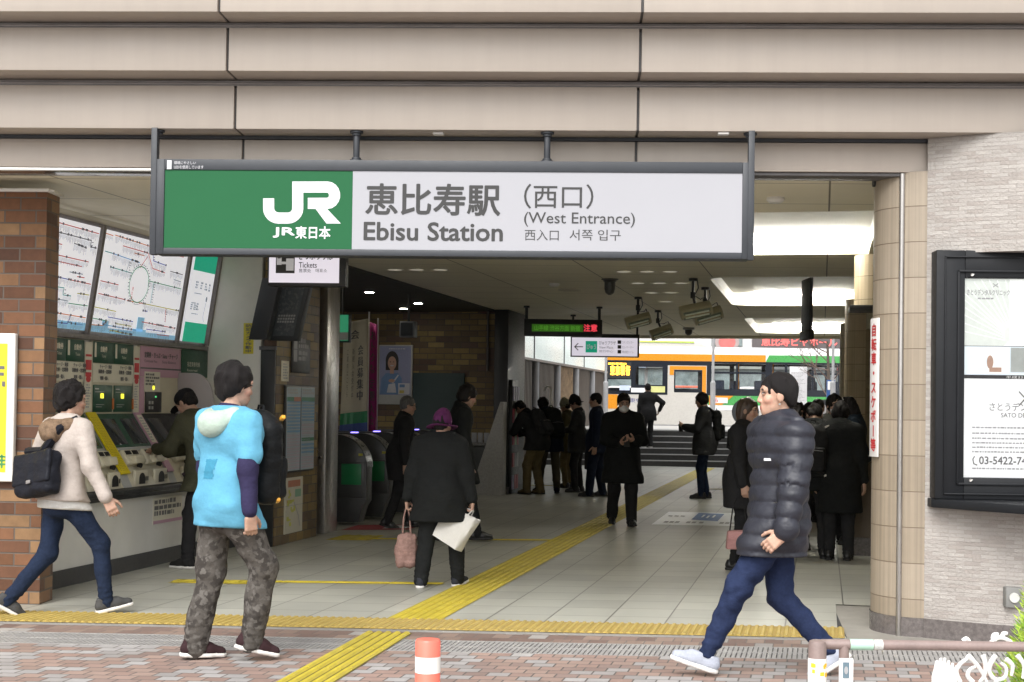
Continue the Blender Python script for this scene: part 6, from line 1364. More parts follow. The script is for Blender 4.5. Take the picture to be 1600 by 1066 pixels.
def folds(amp, sc, seed, dirn=(1, 1, 1), z0=None, z1=None):
    """uneven cloth: a few warped waves"""
    r = np.random.RandomState(seed); W_ = [(r.normal(size=3) * np.array(dirn) * sc, r.uniform(0, 6), r.uniform(.5, 1)) for _ in range(6)]
    def f(P):
        q = P + .035 * np.sin(P[:, [2, 0, 1]] * 17 + seed); o = 0
        for w_, ph, a in W_: o = o + a * np.sin(q @ w_ + ph)
        o = o * amp / 3
        if z0 is not None: o = o * np.clip((P[:, 2] - z0) / (z1 - z0), 0, 1)
        return o
    return f
def meshobj(name, parts, mats, parent, frame, colour=None, smooth=True):
    """parts: list of (verts, faces, material index)"""
    vs = []; fs = []; mi = []; b = 0
    for v, f, m in parts: vs.append(v); fs.append(np.asarray(f) + b); mi += [m] * len(f); b += len(v)
    vs = np.concatenate(vs); fs = np.concatenate(fs); me = bpy.data.meshes.new(name)
    me.vertices.add(len(vs)); me.vertices.foreach_set('co', vs.astype(np.float32).ravel())
    me.loops.add(fs.size); me.loops.foreach_set('vertex_index', fs.astype(np.int32).ravel())
    me.polygons.add(len(fs)); me.polygons.foreach_set('loop_start', np.arange(0, fs.size, 4, dtype=np.int32)); me.polygons.foreach_set('loop_total', np.full(len(fs), 4, np.int32))
    for mt in (mats if isinstance(mats, (list, tuple)) else [mats]): me.materials.append(mt)
    me.polygons.foreach_set('material_index', np.array(mi, np.int32)); me.update(calc_edges=True); me.validate()
    me.polygons.foreach_set('use_smooth', [True] * len(me.polygons))
    if colour is not None:
        ca = me.color_attributes.new('tint', 'FLOAT_COLOR', 'POINT'); ca.data.foreach_set('color', np.concatenate([colour(vs), np.ones((len(vs), 1))], 1).astype(np.float32).ravel())
    return link(name, me, parent, frame)

def cloth(name, col, rough=.85, var=.1, vs=9, bump=.4, bs=900, spec=.12, blotch=None, wrinkle=1):
    m, g, b = newmat(name); v = g.coord('Object'); n1 = g.noise(v, vs, 4); n2 = g.noise(v, vs * 8, 3)
    f = g.math('ADD', g.math('ADD', g.rng(n1, .3, .7, -var, var), g.rng(n2, .3, .7, -var * .5, var * .5)), 1)
    base = c4(col)
    if blotch:      # camouflage patches
        n3 = g.noise(v, 18, 3, .5); n4 = g.noise(g.scl(v, (1.3, .9, 1.1)), 24, 3, .5)
        base = g.mix(g.rng(n3, .47, .55, 0, 1), c4(blotch[0]), c4(blotch[1])); base = g.mix(g.rng(n4, .53, .60, 0, 1), base, c4(blotch[2]))
    g.put(b.inputs['Base Color'], g.mix(1, base, g.comb(f, f, f), 'MULTIPLY'))
    b.inputs['Roughness'].default_value = rough; b.inputs['Specular IOR Level'].default_value = spec
    hh = g.math('ADD', g.math('MULTIPLY', g.noise(v, bs * .4, 2), .25), g.math('MULTIPLY', g.noise(g.scl(v, (1, 1, 1.5)), 16, 3, .45), wrinkle * 6))
    g.put(b.inputs['Normal'], g.bump(hh, bump, .004)); return m
_sk, _g, _b = newmat('skin')
_a = _g.n.new('ShaderNodeAttribute'); _a.attribute_name = 'tint'; _n = _g.noise(_g.coord('Object'), 60, 3); _f = _g.rng(_n, .3, .7, .92, 1.08)
_g.put(_b.inputs['Base Color'], _g.mix(1, _a.outputs['Color'], _g.comb(_f, _f, _f), 'MULTIPLY')); _b.inputs['Roughness'].default_value = .5; _b.inputs['Subsurface Weight'].default_value = .08; _b.inputs['Subsurface Radius'].default_value = (.02, .008, .004); _b.inputs['Specular IOR Level'].default_value = .35
M['skin'] = _sk
M['hair'] = pm('black hair', (.010, .008, .008), .6, var=.3, vs=14, stretch=(6, 6, 1), bump=.9, bs=160, spec=.22)
M['hair_g'] = pm('grey hair', (.11, .11, .11), .5, var=.4, vs=14, stretch=(6, 6, 1), bump=.5, bs=220)
M['sole_w'] = pm('white rubber sole', (.62, .60, .57), .6, var=.06); M['sole_k'] = pm('black rubber sole', (.02, .02, .02), .6)
M['mask'] = cloth('white face mask', (.66, .66, .66), .8, .03)

def rotz(a): c, s_ = math.cos(a), math.sin(a); return np.array([[c, -s_, 0], [s_, c, 0], [0, 0, 1]])
def roty(a): c, s_ = math.cos(a), math.sin(a); return np.array([[c, 0, s_], [0, 1, 0], [-s_, 0, c]])
def rotx(a): c, s_ = math.cos(a), math.sin(a); return np.array([[1, 0, 0], [0, c, -s_], [0, s_, c]])
def ik(a, b, l1, l2, hint):
    """middle joint of a two-bone limb; the end point is pulled in when it is out of reach"""
    a, b = np.array(a, float), np.array(b, float); d = b - a; L = np.linalg.norm(d); mx = (l1 + l2) * .998
    if L > mx: b = a + d / L * mx; d = b - a; L = mx
    x = (l1 * l1 - l2 * l2 + L * L) / (2 * L); y = math.sqrt(max(l1 * l1 - x * x, 1e-6)); u = d / L
    hh = np.array(hint, float); hh = unit(hh - u * (hh @ u)); return a + u * x + hh * y, b

def hand_parts(w, f, n, th, curl, sc=1.0, spread=.10):
    """five-fingered hand: w wrist, f finger direction, n palm normal (fingers curl towards it), th thumb side"""
    f, n = unit(f), np.array(n, float); n = unit(n - f * (n @ f)); s_ = np.cross(f, n); s_ = s_ if s_ @ np.array(th) > 0 else -s_
    S_ = SDF(.006); P_ = lambda a, b, c: np.array(w) + sc * (f * a + s_ * b + n * c)
    S_.cap(P_(-.02, 0, 0), P_(.02, 0, 0), .023 * sc, .024 * sc, (n, .78))
    for b in (-.024, -.008, .008, .024): S_.cap(P_(.025, b * .8, 0), P_(.085, b * 1.08, .002), .0155 * sc, .0125 * sc, None, .012)
    S_.cap(P_(.02, .026, .006), P_(.055, .03, .008), .016 * sc, .012 * sc, None, .014)
    for i, (b, L) in enumerate(((.0285, .070), (.0095, .078), (-.0095, .073), (-.0275, .058))):
        p = P_(.085, b, .001); a = curl * .55 + .06 * i * curl; seg = (L * .46, L * .30, L * .24); r = .0092 * sc
        for j, l in enumerate(seg):
            dr = f * math.cos(a) + n * math.sin(a) + s_ * (spread * (1.5 - i) * .5 * (1 if j == 0 else .3)); q = p + unit(dr) * l * sc
            S_.cap(p, q, r, r * .92); p = q; r *= .9; a += curl * (.75, .55, .3)[j]
    p = P_(.028, .036, .008); a = .35 + curl * .25
    for j, l in enumerate((.034, .030, .025)):
        dr = f * math.cos(.65 - j * .18) + s_ * (.75 - .25 * j * (curl > .5)) * math.cos(a) + n * math.sin(a) * (.6 + .3 * curl); q = p + unit(dr) * l * sc
        S_.cap(p, q, (.0125, .0108, .0098)[j] * sc, (.0108, .0098, .0085)[j] * sc); p = q; a += curl * .25
    return S_

SKIN = np.array((.42, .26, .19))
def build_person(name_label, loc, face, H=1.70, pose=None, wear=None, group=None, res=.014, build_=1.0, skin=SKIN, seed=1, lod=0):
    """face = heading in degrees clockwise from straight away; local axes x right, y ahead, z up"""
    pose = pose or {}; wear = wear or {}; k = H / 1.72; rng_ = np.random.RandomState(seed)
    root = thing('person', name_label, 'person', loc, -R(face), group); fr = WM[root]
    lean, side, twist = pose.get('lean', .03), pose.get('side', 0), pose.get('twist', 0)
    drop = pose.get('drop', 0); B = build_
    hipc = V3(pose.get('hx', 0), pose.get('hy', 0), (.93 - drop) * k)
    Rt = rotz(-twist) @ roty(side) @ rotx(-lean)
    T = lambda x, y, z: hipc + Rt @ (V3(x, y, z) * k)              # torso points measured from the hip centre
    Rh = Rt @ rotz(-pose.get('yaw', 0)) @ rotx(-pose.get('nod', 0)) @ roty(pose.get('tip', 0))
    neck = T(0, -.012, .535); headc = neck + Rh @ (V3(0, .03, .145) * k)
    Hd = lambda x, y, z: headc + Rh @ (V3(x, y, z) * k)
    Rp = rotz(-pose.get('pyaw', 0))
    hipL, hipR = hipc + Rp @ (V3(-.088, 0, -.02) * k), hipc + Rp @ (V3(.088, 0, -.02) * k)
    shL, shR = T(-.185 * B, -.005, .465), T(.185 * B, -.005, .465)
    # limbs
    LFt = pose.get('LF', (-.10, 0, 0, 0, 0)); RFt = pose.get('RF', (.10, 0, 0, 0, 0))       # x, y, lift, yaw, pitch (toe down > 0)
    legs = []
    for hip, ft in ((hipL, LFt), (hipR, RFt)):
        yaw, pit = ft[3], ft[4]; A_ = rotz(-yaw) @ rotx(-pit); sole = V3(ft[0] * k, ft[1] * k, ft[2] * k)
        ank = sole + rotz(-yaw) @ (V3(0, -.06 * math.cos(pit) * 0, 0)) + A_ @ (V3(0, 0, .085) * k)
        hint = rotz(-yaw) @ V3(ft[5] if len(ft) > 5 else 0, 1, .1); kn, ank = ik(hip, ank, .4165 * k, .4165 * k, hint); legs.append((hip, kn, ank, A_, yaw))
    arms = []
    for i, (sh, key) in enumerate(((shL, 'LH'), (shR, 'RH'))):
        s_ = -1 if i == 0 else 1; h_ = pose.get(key, dict(p=(s_ * .27, .03, .80))); w_ = V3(*h_['p']) * k
        el, w_ = ik(sh, w_, .285 * k, .255 * k, h_.get('hint', (s_ * .5, -1, -.15))); fdir = h_.get('f', unit(w_ - el)); arms.append((sh, el, w_, np.array(fdir, float), h_.get('n', (-s_, .15, 0)), h_.get('th', (0, 1, .1)), h_.get('curl', .45)))
    # ---------------- the body: one continuous surface
    def torso(S_, o, long_=None):
        f_ = (Rt @ V3(0, 1, 0), .66)
        S_.cap(T(-.10 * B, .0, .40), T(.10 * B, .0, .40), (.105 * B + o), None, (Rt @ V3(0, 1, 0), .80), .05)
        S_.cap(T(0, .005, .42), T(0, .0, .12), .135 * B + o, .130 * B + o, (Rt @ V3(0, 1, 0), .72), .06)
        S_.cap(T(0, .0, .14), T(0, -.012, -.02), .128 * B + o, .140 * B + o, (Rt @ V3(0, 1, 0), .72), .05)
        return S_
    bd_ = SDF(.03); torso(bd_, 0)
    for hip, kn, ank, A_, yaw in legs: bd_.cap(hip, kn, .078 * k * B, .052 * k).cap(kn, ank, .050 * k, .034 * k)
    for sh, el, w_, *_r in arms: bd_.cap(sh, el, .047 * k * B, .038 * k).cap(el, w_, .037 * k, .025 * k)
    bd_.cap(T(0, -.01, .50), neck + (headc - neck) * .25, .062 * k, .052 * k).cap(neck + (headc - neck) * .2, Hd(0, -.015, -.05), .052 * k, .052 * k)
    parts = [(*bd_.mesh(max(res, .016)), 0)]
    hd = SDF(.018)
    hd.ell(Hd(0, -.012, .03), np.array((.074, .094, .088)) * k, Rh).ell(Hd(0, .022, -.05), np.array((.058, .066, .066)) * k, Rh, .03).ell(Hd(0, .052, -.088), np.array((.032, .030, .024)) * k, Rh, .025)
    hd.cap(Hd(0, .080, .022), Hd(0, .096, -.026), .008 * k, .0115 * k, None, .012).ell(Hd(-.011, .087, -.031), np.array((.008, .010, .0075)) * k, Rh, .008).ell(Hd(.011, .087, -.031), np.array((.008, .010, .0075)) * k, Rh, .008)
    hd.cap(Hd(-.04, .070, .034), Hd(.04, .070, .034), .014 * k, None, None, .014).ell(Hd(-.042, .055, -.022), np.array((.022, .022, .02)) * k, Rh, .02).ell(Hd(.042, .055, -.022), np.array((.022, .022, .02)) * k, Rh, .02)
    hd.cap(Hd(-.018, .081, -.062), Hd(.018, .081, -.062), .0075 * k, None, None, .007).cap(Hd(-.015, .080, -.072), Hd(.015, .080, -.072), .008 * k, None, None, .007)
    for s_ in (-1, 1):
        hd.carve(Hd(s_ * .031, .090, .014), np.array((.017, .014, .010)) * k, Rh, .008)
        hd.ell(Hd(s_ * .078, -.008, -.005), np.array((.010, .020, .032)) * k, Rh, .008)
    hd.cap(Hd(0, -.02, -.05), neck + (headc - neck) * .1, .050 * k, .054 * k)
    eyes = SDF(.002)
    parts.append((*hd.mesh(.0062 if lod else .0045), 0))
    for s_ in (-1, 1): parts.append((*SDF(.002).ell(Hd(s_ * .031, .0765, .013), np.array((.0135, .011, .0105)) * k, Rh).mesh(.004), 0))
    for sh, el, w_, fd, nn, th, curl in arms: parts.append((*hand_parts(w_ + unit(fd) * .005, fd, nn, th, curl, k * pose.get('hand', 1.0)).mesh(.0055 if lod else .0042), 0))
    iR = np.linalg.inv(Rh) / k
    def tint(vs):
        c = np.tile(skin, (len(vs), 1)); q = (vs - headc) @ iR.T; x, y, z = q[:, 0], q[:, 1], q[:, 2]; ax = np.abs(x)
        hdm = (np.abs(q) < .16).all(1)
        lip = hdm & (ax < .026 - np.abs(z + .067) * .6) & (np.abs(z + .067) < .011) & (y > .07); c[lip] = skin * (.85, .55, .58)
        brow = hdm & (ax > .014) & (ax < .050) & (np.abs(z - .036 + (ax - .03) * .1) < .0052) & (y > .055); c[brow] = (.03, .022, .02)
        eye = hdm & (np.hypot((ax - .031) / .0118, (z - .0125) / .0048) < 1) & (y > .07); c[eye] = (.34, .31, .29)
        iris = hdm & (np.hypot(ax - .031, z - .013) < .0058) & (y > .07); c[iris] = (.015, .010, .009)
        lid = hdm & (np.hypot((ax - .031) / .0150, (z - .0145) / .0085) < 1) & ~eye & (z > .014) & (y > .065); c[lid] = (.06, .04, .035)
        chk = hdm & (np.hypot(ax - .045, z + .03) < .022) & (y > .03); c[chk] *= (1.06, .93, .93)
        return c
    meshobj('body', parts, M['skin'], root, fr, tint)
    # ---------------- clothes
    w_ = wear; out = {}
    tr = w_.get('trousers')
    if tr:
        S_ = SDF(.035); o = tr.get('o', .018)
        S_.cap(T(0, .0, .12), T(0, -.012, -.03), (.132 * B + min(o, .02) * .4) * k, (.148 * B + min(o, .02) * .6) * k, (Rt @ V3(0, 1, 0), .77), .05).cap(hipL, hipR, .105 * k * B, None, (V3(0, 1, 0), .95))
        for hip, kn, ank, A_, yaw in legs:
            S_.cap(hip, kn, (.079 * B + o) * k, (.056 + o * .9) * k); e = ank + (ank - kn) / np.linalg.norm(ank - kn) * tr.get('len', .02) * k; S_.cap(kn, e, (.056 + o * .9) * k, (.040 + tr.get('hem', o)) * k)
        S_.fx.append(folds(tr.get('fold', .006), 26, seed, (1, 1, .8))); S_.plane(hipc + V3(0, 0, .14 * k), (0, 0, 1))
        if tr.get('bunch', 1):
            def bunch(P):
                o_ = 0
                for hip, kn, ank, A_, yaw in legs:
                    d = np.linalg.norm(P - ank, axis=1); o_ = o_ + .006 * np.sin(P[:, 2] * 150 + P[:, 0] * 40 + 2 * np.sin(P[:, 1] * 30)) * np.exp(-(d / .13) ** 2)
                    d2 = np.linalg.norm(P - kn, axis=1); o_ = o_ + .003 * np.sin(P[:, 2] * 75 + P[:, 0] * 55) * np.exp(-(d2 / .12) ** 2)
                return o_
            S_.fx.append(bunch)
        out['trousers'] = meshobj('trousers', [(*S_.mesh(res), 0)], tr['m'], root, fr)
    for i, (hip, kn, ank, A_, yaw) in enumerate(legs):
        sh_ = w_.get('shoes', dict(m=M['black'], sole=M['sole_k'])); org = ank - A_ @ (V3(0, 0, .085) * k); L_ = lambda x, y, z: org + A_ @ (V3(x, y, z) * k)
        S_ = SDF(.02); S_.cap(L_(0, -.045, .046), L_(0, .08, .040), .040 * k, .042 * k, (A_ @ V3(1, 0, 0), .92)).cap(L_(0, .08, .038), L_(0, .155, .030), .042 * k, .031 * k).cap(L_(0, -.035, .05), L_(0, -.03, sh_.get('top', .10)), .040 * k, .038 * k)
        S_.cap(L_(0, .02, .075), L_(0, .07, .06), .030 * k, .030 * k); S_.plane(L_(0, 0, .020), A_ @ V3(0, 0, -1)); S_.plane(L_(0, 0, sh_.get('top', .10) + .006), A_ @ V3(0, 0, 1))
        o = meshobj('shoe', [(*S_.mesh(min(res, .009)), 0)], sh_['m'], root, fr)
        S2 = SDF(.01); S2.cap(L_(0, -.045, .012), L_(0, .08, .012), .044 * k, .047 * k).cap(L_(0, .08, .012), L_(0, .155, .014), .047 * k, .036 * k); S2.plane(L_(0, 0, .0), A_ @ V3(0, 0, -1)); S2.plane(L_(0, 0, .026), A_ @ V3(0, 0, 1))
        meshobj('sole', [(*S2.mesh(min(res, .009)), 0)], sh_.get('sole', M['sole_k']), o, fr)
        if sh_.get('sock') is not None:
            meshobj('sock', [(*SDF(.01).cap(L_(0, -.028, .09), ank + unit(kn - ank) * .10 * k, .037 * k, .036 * k).mesh(.01), 0)], sh_['sock'], root, fr)
    def garment(name, g):
        o = g.get('o', .022); S_ = SDF(.03); torso(S_, o); hem = g.get('hem', -.10)
        if g.get('straight'):
            S_.cap(T(0, .0, .10), T(0, -.004, hem), (.132 * B + o) * k, (.146 * B + o + g.get('flare', 0)) * k, (Rt @ V3(0, 1, 0), .76), .05)
            for hip, kn, *_q in legs: S_.cap(hip, hip + (kn - hip) * .42, (.100 * B + o) * k, (.088 * B + o) * k, None, .05)
        elif hem < -.06:      # coat skirt follows the thighs
            zz = hem * k + hipc[2]
            lowL = hipL + (legs[0][1] - hipL) * min(1, (-hem) / .43) ; lowR = hipR + (legs[1][1] - hipR) * min(1, (-hem) / .43)
            fl = g.get('flare', .02)
            for p_ in (lowL, lowR): S_.cap(hipc + V3(0, 0, .02), p_, (.138 * B + o) * k, (.098 * B + o + fl) * k, None, .10)
            S_.cap(T(0, -.01, -.02), (lowL + lowR) / 2, (.15 * B + o) * k, (.12 * B + o + fl) * k, (V3(0, 1, 0), .8), .08)
        for i, (sh, el, wr, *_r) in enumerate(arms):
            sl_ = g.get('sleeve', 1.0)
            so = o * g.get('sl_o', .9)
            if sl_ > .6: S_.cap(sh, el, (.052 * B + so) * k, (.044 + so * .8) * k); e = el + (wr - el) * (sl_ * .94); S_.cap(el, e, (.044 + so * .8) * k, (.034 + so * .62) * k)
            else: e = sh + (el - sh) * (sl_ * 1.66); S_.cap(sh, e, (.056 * B + so) * k, (.060 + so) * k)
        cz = g.get('collar', .0)
        if cz: S_.cap(T(0, -.012, .49), T(0, -.012, .49 + cz), (.078 + o * .5) * k, (.070 + o * .4) * k, None, .03)
        if g.get('hood'):
            hk = g['hood']; S_.cap(T(-.095, -.06, .49), T(-.03, -.125, .45), .046 * k * hk, .055 * k * hk, None, .03).cap(T(.095, -.06, .49), T(.03, -.125, .45), .046 * k * hk, .055 * k * hk, None, .03).cap(T(-.03, -.125, .45), T(.03, -.125, .45), .055 * k * hk, None, None, .03).cap(T(-.09, -.02, .50), T(-.05, .06, .475), .040 * k * hk, .03 * k, None, .03).cap(T(.09, -.02, .50), T(.05, .06, .475), .040 * k * hk, .03 * k, None, .03).ell(T(0, -.13, .425), np.array((.07, .045, .055)) * k * hk, Rt, .03)
        S_.fx.append(folds(g.get('fold', .007), g.get('fs', 19), seed + 3, (1, 1, .7)))
        if g.get('puff'):
            pz = g['puff']; amp = g.get('pamp', .02)
            axes = [(arms[i][j], arms[i][j + 1]) for i in (0, 1) for j in (0, 1)]
            def puff(P):
                # rings measured along the nearest of trunk and sleeves
                q = (P - hipc) @ Rt; t = q[:, 2].copy(); best = np.abs(q[:, 0]) - .16 * k * B; best = np.maximum(best, 0)
                off = 0
                for (a, b) in axes:
                    ba = b - a; L = np.linalg.norm(ba); hh = np.clip((P - a) @ ba / L / L, 0, 1); d = np.linalg.norm(P - a - hh[:, None] * ba, axis=1)
                    use = (d < .085 * k) & (np.abs(q[:, 0]) > .15 * k); t = np.where(use, hh * L, t)
                return amp * .5 - amp * np.sqrt(np.abs(np.sin(math.pi * t / pz + .25 * np.sin(P[:, 0] * 9))))
            S_.fx.append(puff)
        if g.get('hem_flat', True): 
            zz = hipc[2] + hem * k; S_.plane(T(0, 0, hem) if g.get('straight') else (0, 0, zz), Rt @ V3(0, 0, -1) if (hem > -.06 or g.get('straight')) else (0, 0, -1))
        for i, (sh, el, wr, *_r) in enumerate(arms):
            pass
        if not cz and not g.get('hood'): S_.plane(T(0, 0, .56), Rt @ V3(0, 0, 1))
        else: S_.carve(Hd(0, .0, -.02), np.array((.085, .105, .10)) * k, Rh, .01)
        return meshobj(name, [(*S_.mesh(g.get('res', res)), 0)], g['m'], root, fr)
    for name, g in w_.get('tops', []): out[name] = garment(name, g)
    # ---------------- hair, hats, masks, glasses, hoods
    hr = w_.get('hair', dict(style='short'))
    st_ = hr.get('style', 'short'); hm = hr.get('m', M['hair'])
    if st_ != 'none':
        S_ = SDF(.02); S_.ell(Hd(0, -.022, .040), np.array((.087, .103, .096)) * k, Rh)
        if st_ == 'bowl': S_.ell(Hd(0, -.02, .005), np.array((.092, .100, .10)) * k, Rh, .03)
        if st_ == 'long': S_.ell(Hd(0, -.045, -.05), np.array((.088, .075, .13)) * k, Rh, .04)
        if st_ == 'shaggy': S_.ell(Hd(0, -.035, .045), np.array((.098, .105, .098)) * k, Rh, .03).ell(Hd(0, -.07, -.03), np.array((.07, .05, .07)) * k, Rh, .03).ell(Hd(-.075, -.01, .005), np.array((.022, .045, .05)) * k, Rh, .02).ell(Hd(.075, -.01, .005), np.array((.022, .045, .05)) * k, Rh, .02)
        S_.ell(Hd(0, -.075, -.02), np.array((.06, .035, .055)) * k, Rh, .03)
        S_.fx.append(folds(.009 if st_ != 'shaggy' else .015, 80, seed + 9, (1, 1, .3)))
        fz = hr.get('fringe', .045)
        S_.carve(Hd(0, .108, fz - .10), np.array((.084, .086, .10)) * k, Rh, .008)
        if st_ in ('short', 'grey'): 
            for s_ in (-1, 1): S_.carve(Hd(s_ * .085, .03, -.045), np.array((.03, .06, .06)) * k, Rh, .01)
            S_.carve(Hd(0, -.06, -.13), np.array((.10, .09, .07)) * k, Rh, .012)
        if st_ in ('shaggy', 'bowl'): S_.carve(Hd(.085, .045, -.04), np.array((.03, .05, .05)) * k, Rh, .01)
        out['hair'] = meshobj('hair', [(*S_.mesh(.009 if not lod else .011), 0)], hm, root, fr)
    ht = w_.get('hat')
    if ht:
        S_ = SDF(.015)
        if ht['style'] == 'cap':
            S_.ell(Hd(0, -.018, .062), np.array((.093, .108, .078)) * k, Rh); S_.plane(Hd(0, 0, .030), Rh @ V3(0, 0, -1))
            o = meshobj('cap', [(*S_.mesh(.009), 0)], ht['m'], root, fr)
            S2 = SDF(.01).ell(Hd(0, .125, .030), np.array((.068, .065, .009)) * k, Rh @ rotx(-.22)); S2.carve(Hd(0, .0, .03), np.array((.085, .095, .09)) * k, Rh, .006)
            meshobj('visor', [(*S2.mesh(.006), 0)], ht['m'], o, fr)
        else:
            dz = ht.get('dz', 0)
            S_.ell(Hd(0, -.012, .055 + dz), np.array((.097, .112, .105)) * k, Rh).cap(Hd(0, -.01, .05 + dz), Hd(0, -.01, .105 + dz), .086 * k, .078 * k); S_.plane(Hd(0, 0, .012 + dz), Rh @ V3(0, 0, -1))
            S_.fx.append(folds(.004, 30, seed)); o = meshobj('hat_crown', [(*S_.mesh(.008), 0)], ht['m'], root, fr)
            S2 = SDF(.01); n_ = 18; bw = ht.get('brim', .045)
            for q in range(n_):
                a0, a1 = 2 * math.pi * q / n_, 2 * math.pi * (q + 1) / n_
                def bp_(a): r_ = .098 + bw * .5; return Hd(r_ * .95 * math.cos(a), -.012 + r_ * 1.08 * math.sin(a), .014 + dz - bw * .42 + .006 * math.sin(3 * a + seed) + ht.get('turn', 0) * math.cos(a) * .02)
                S2.cap(bp_(a0), bp_(a1), bw * .5 * k, None, (Rh @ V3(0, 0, 1), .22))
            S2.carve(Hd(0, -.012, .0), np.array((.088, .10, .09)) * k, Rh, .006); meshobj('hat_brim', [(*S2.mesh(.007), 0)], ht['m'], o, fr)
    if w_.get('mask'):
        S_ = SDF(.01).ell(Hd(0, .038, -.052), np.array((.064, .076, .052)) * k, Rh).cap(Hd(0, .09, -.01), Hd(0, .10, -.05), .018 * k, .02 * k, None, .03); S_.carve(Hd(0, -.06, -.05), np.array((.12, .105, .12)) * k, Rh, .006)
        S_.plane(Hd(0, 0, .000), Rh @ V3(0, 0, 1)); S_.plane(Hd(0, 0, -.105), Rh @ V3(0, 0, -1)); S_.fx.append(lambda P: .0014 * np.sin((P - headc) @ Rh[:, 2] * 420))
        meshobj('face_mask', [(*S_.mesh(.006), 0)], M['mask'], root, fr)
    if w_.get('glasses'):
        mb = MB()
        for s_ in (-1, 1):
            mb.tube([Hd(s_ * .032 + .021 * math.cos(a), .098, .010 + .016 * math.sin(a)) for a in np.linspace(0, 6.283, 13)], .0022 * k, n=6); mb.tube([Hd(s_ * .053, .097, .014), Hd(s_ * .078, .05, .014), Hd(s_ * .082, -.01, .010)], .0022 * k, n=6)
        mb.tube([Hd(-.011, .1, .012), Hd(.011, .1, .012)], .002 * k, n=6); mb.build('glasses', M['black'], root, fr)
    if w_.get('scarf'):
        S_ = SDF(.02)
        for q in range(10):
            a0, a1 = 2 * math.pi * q / 10, 2 * math.pi * (q + 1) / 10; S_.cap(T(.085 * math.cos(a0), -.005 + .085 * math.sin(a0), .51 + .01 * math.sin(a0 * 3)), T(.085 * math.cos(a1), -.005 + .085 * math.sin(a1), .51 + .01 * math.sin(a1 * 3)), .03 * k)
        S_.cap(T(.03, .11, .49), T(.04, .15, .22), .03 * k, .032 * k, (Rt @ V3(0, 1, 0), .5)); S_.fx.append(folds(.006, 40, seed)); meshobj('scarf', [(*S_.mesh(.011), 0)], w_['scarf'], root, fr)
    return dict(root=root, T=T, Hd=Hd, arms=arms, legs=legs, fr=fr, k=k, Rt=Rt, Rh=Rh, hipc=hipc, out=out)

def world(pp, p): return (pp['fr'] @ Vector(p))
def bag_at(name, label, cat, parts, mats, loc, group=None):
    t = thing(name, label, cat, loc, 0, group); return t
def backpack(pp, label, m, side_=-1, sc=1.0, trim=None, y=.20, z=.26, name='backpack', strap=True):
    """a pack on the back (side -1) or worn in front (+1), with straps over the shoulders"""
    T, fr, k = pp['T'], pp['fr'], pp['k']; t = thing(name, label, 'backpack', world(pp, T(0, side_ * y, z - .2)), 0)
    Rt = pp['Rt']
    S_ = SDF(.03).rbox(T(0, side_ * y, z - .03), np.array((.155, .075, .235)) * sc * k, Rt, .065).ell(T(0, side_ * y, z + .17 * sc), np.array((.13, .085, .09)) * sc * k, Rt)
    S_.fx.append(folds(.006, 26, 5)); S_.fx.append(lambda P: .004 * np.exp(-(((P - T(0, 0, z + .10)) @ Rt[:, 2]) / .006) ** 2)); meshobj('body', [(*S_.mesh(.012), 0)], m, t, fr)
    S2 = SDF(.02).rbox(T(0, side_ * (y + .085 * sc), z - .11 * sc), np.array((.125, .045, .12)) * sc * k, Rt, .035); S2.fx.append(folds(.004, 30, 6)); S2.fx.append(lambda P: .0035 * np.exp(-(((P - T(0, 0, z - .03)) @ Rt[:, 2]) / .005) ** 2))
    meshobj('pocket', [(*S2.mesh(.011), 0)], m, t, fr)
    MB().tube([T(-.10 * sc, side_ * (y + .128 * sc), z - .035), T(0, side_ * (y + .136 * sc), z - .03), T(.10 * sc, side_ * (y + .128 * sc), z - .035)], .004).build('zip', M['joint'], t, fr)
    MB().tube([T(-.03, side_ * y, z + .25 * sc), T(-.02, side_ * y, z + .285 * sc), T(.02, side_ * y, z + .285 * sc), T(.03, side_ * y, z + .25 * sc)], .008).build('grab_loop', m, t, fr)
    for s_ in (-1, 1):
        mb = MB(); pts = [T(s_ * .085, side_ * (y - .03), z + .20), T(s_ * .105, side_ * .08, .535), T(s_ * .11, -side_ * .03, .525), T(s_ * .115, -side_ * .125, .42), T(s_ * .13, -side_ * .145, .28), T(s_ * .16, -side_ * .09, .14), T(s_ * .13, side_ * (y - .08), .10)]
        if strap: mb.tube(pts, [.022, .026, .028, .026, .024, .02, .016], n=8); mb.build('strap', m, t, fr)
    if trim:
        for (dx, dz) in ((.13 * sc, .22 * sc), (.13 * sc, -.24 * sc)):
            MB().obox(T(dx, side_ * (y + .05), z + dz), V3(.022, 0, .008), V3(0, .012, 0), V3(-.003, 0, .010)).build('buckle', trim, t, fr, bevel=.003)
    return t
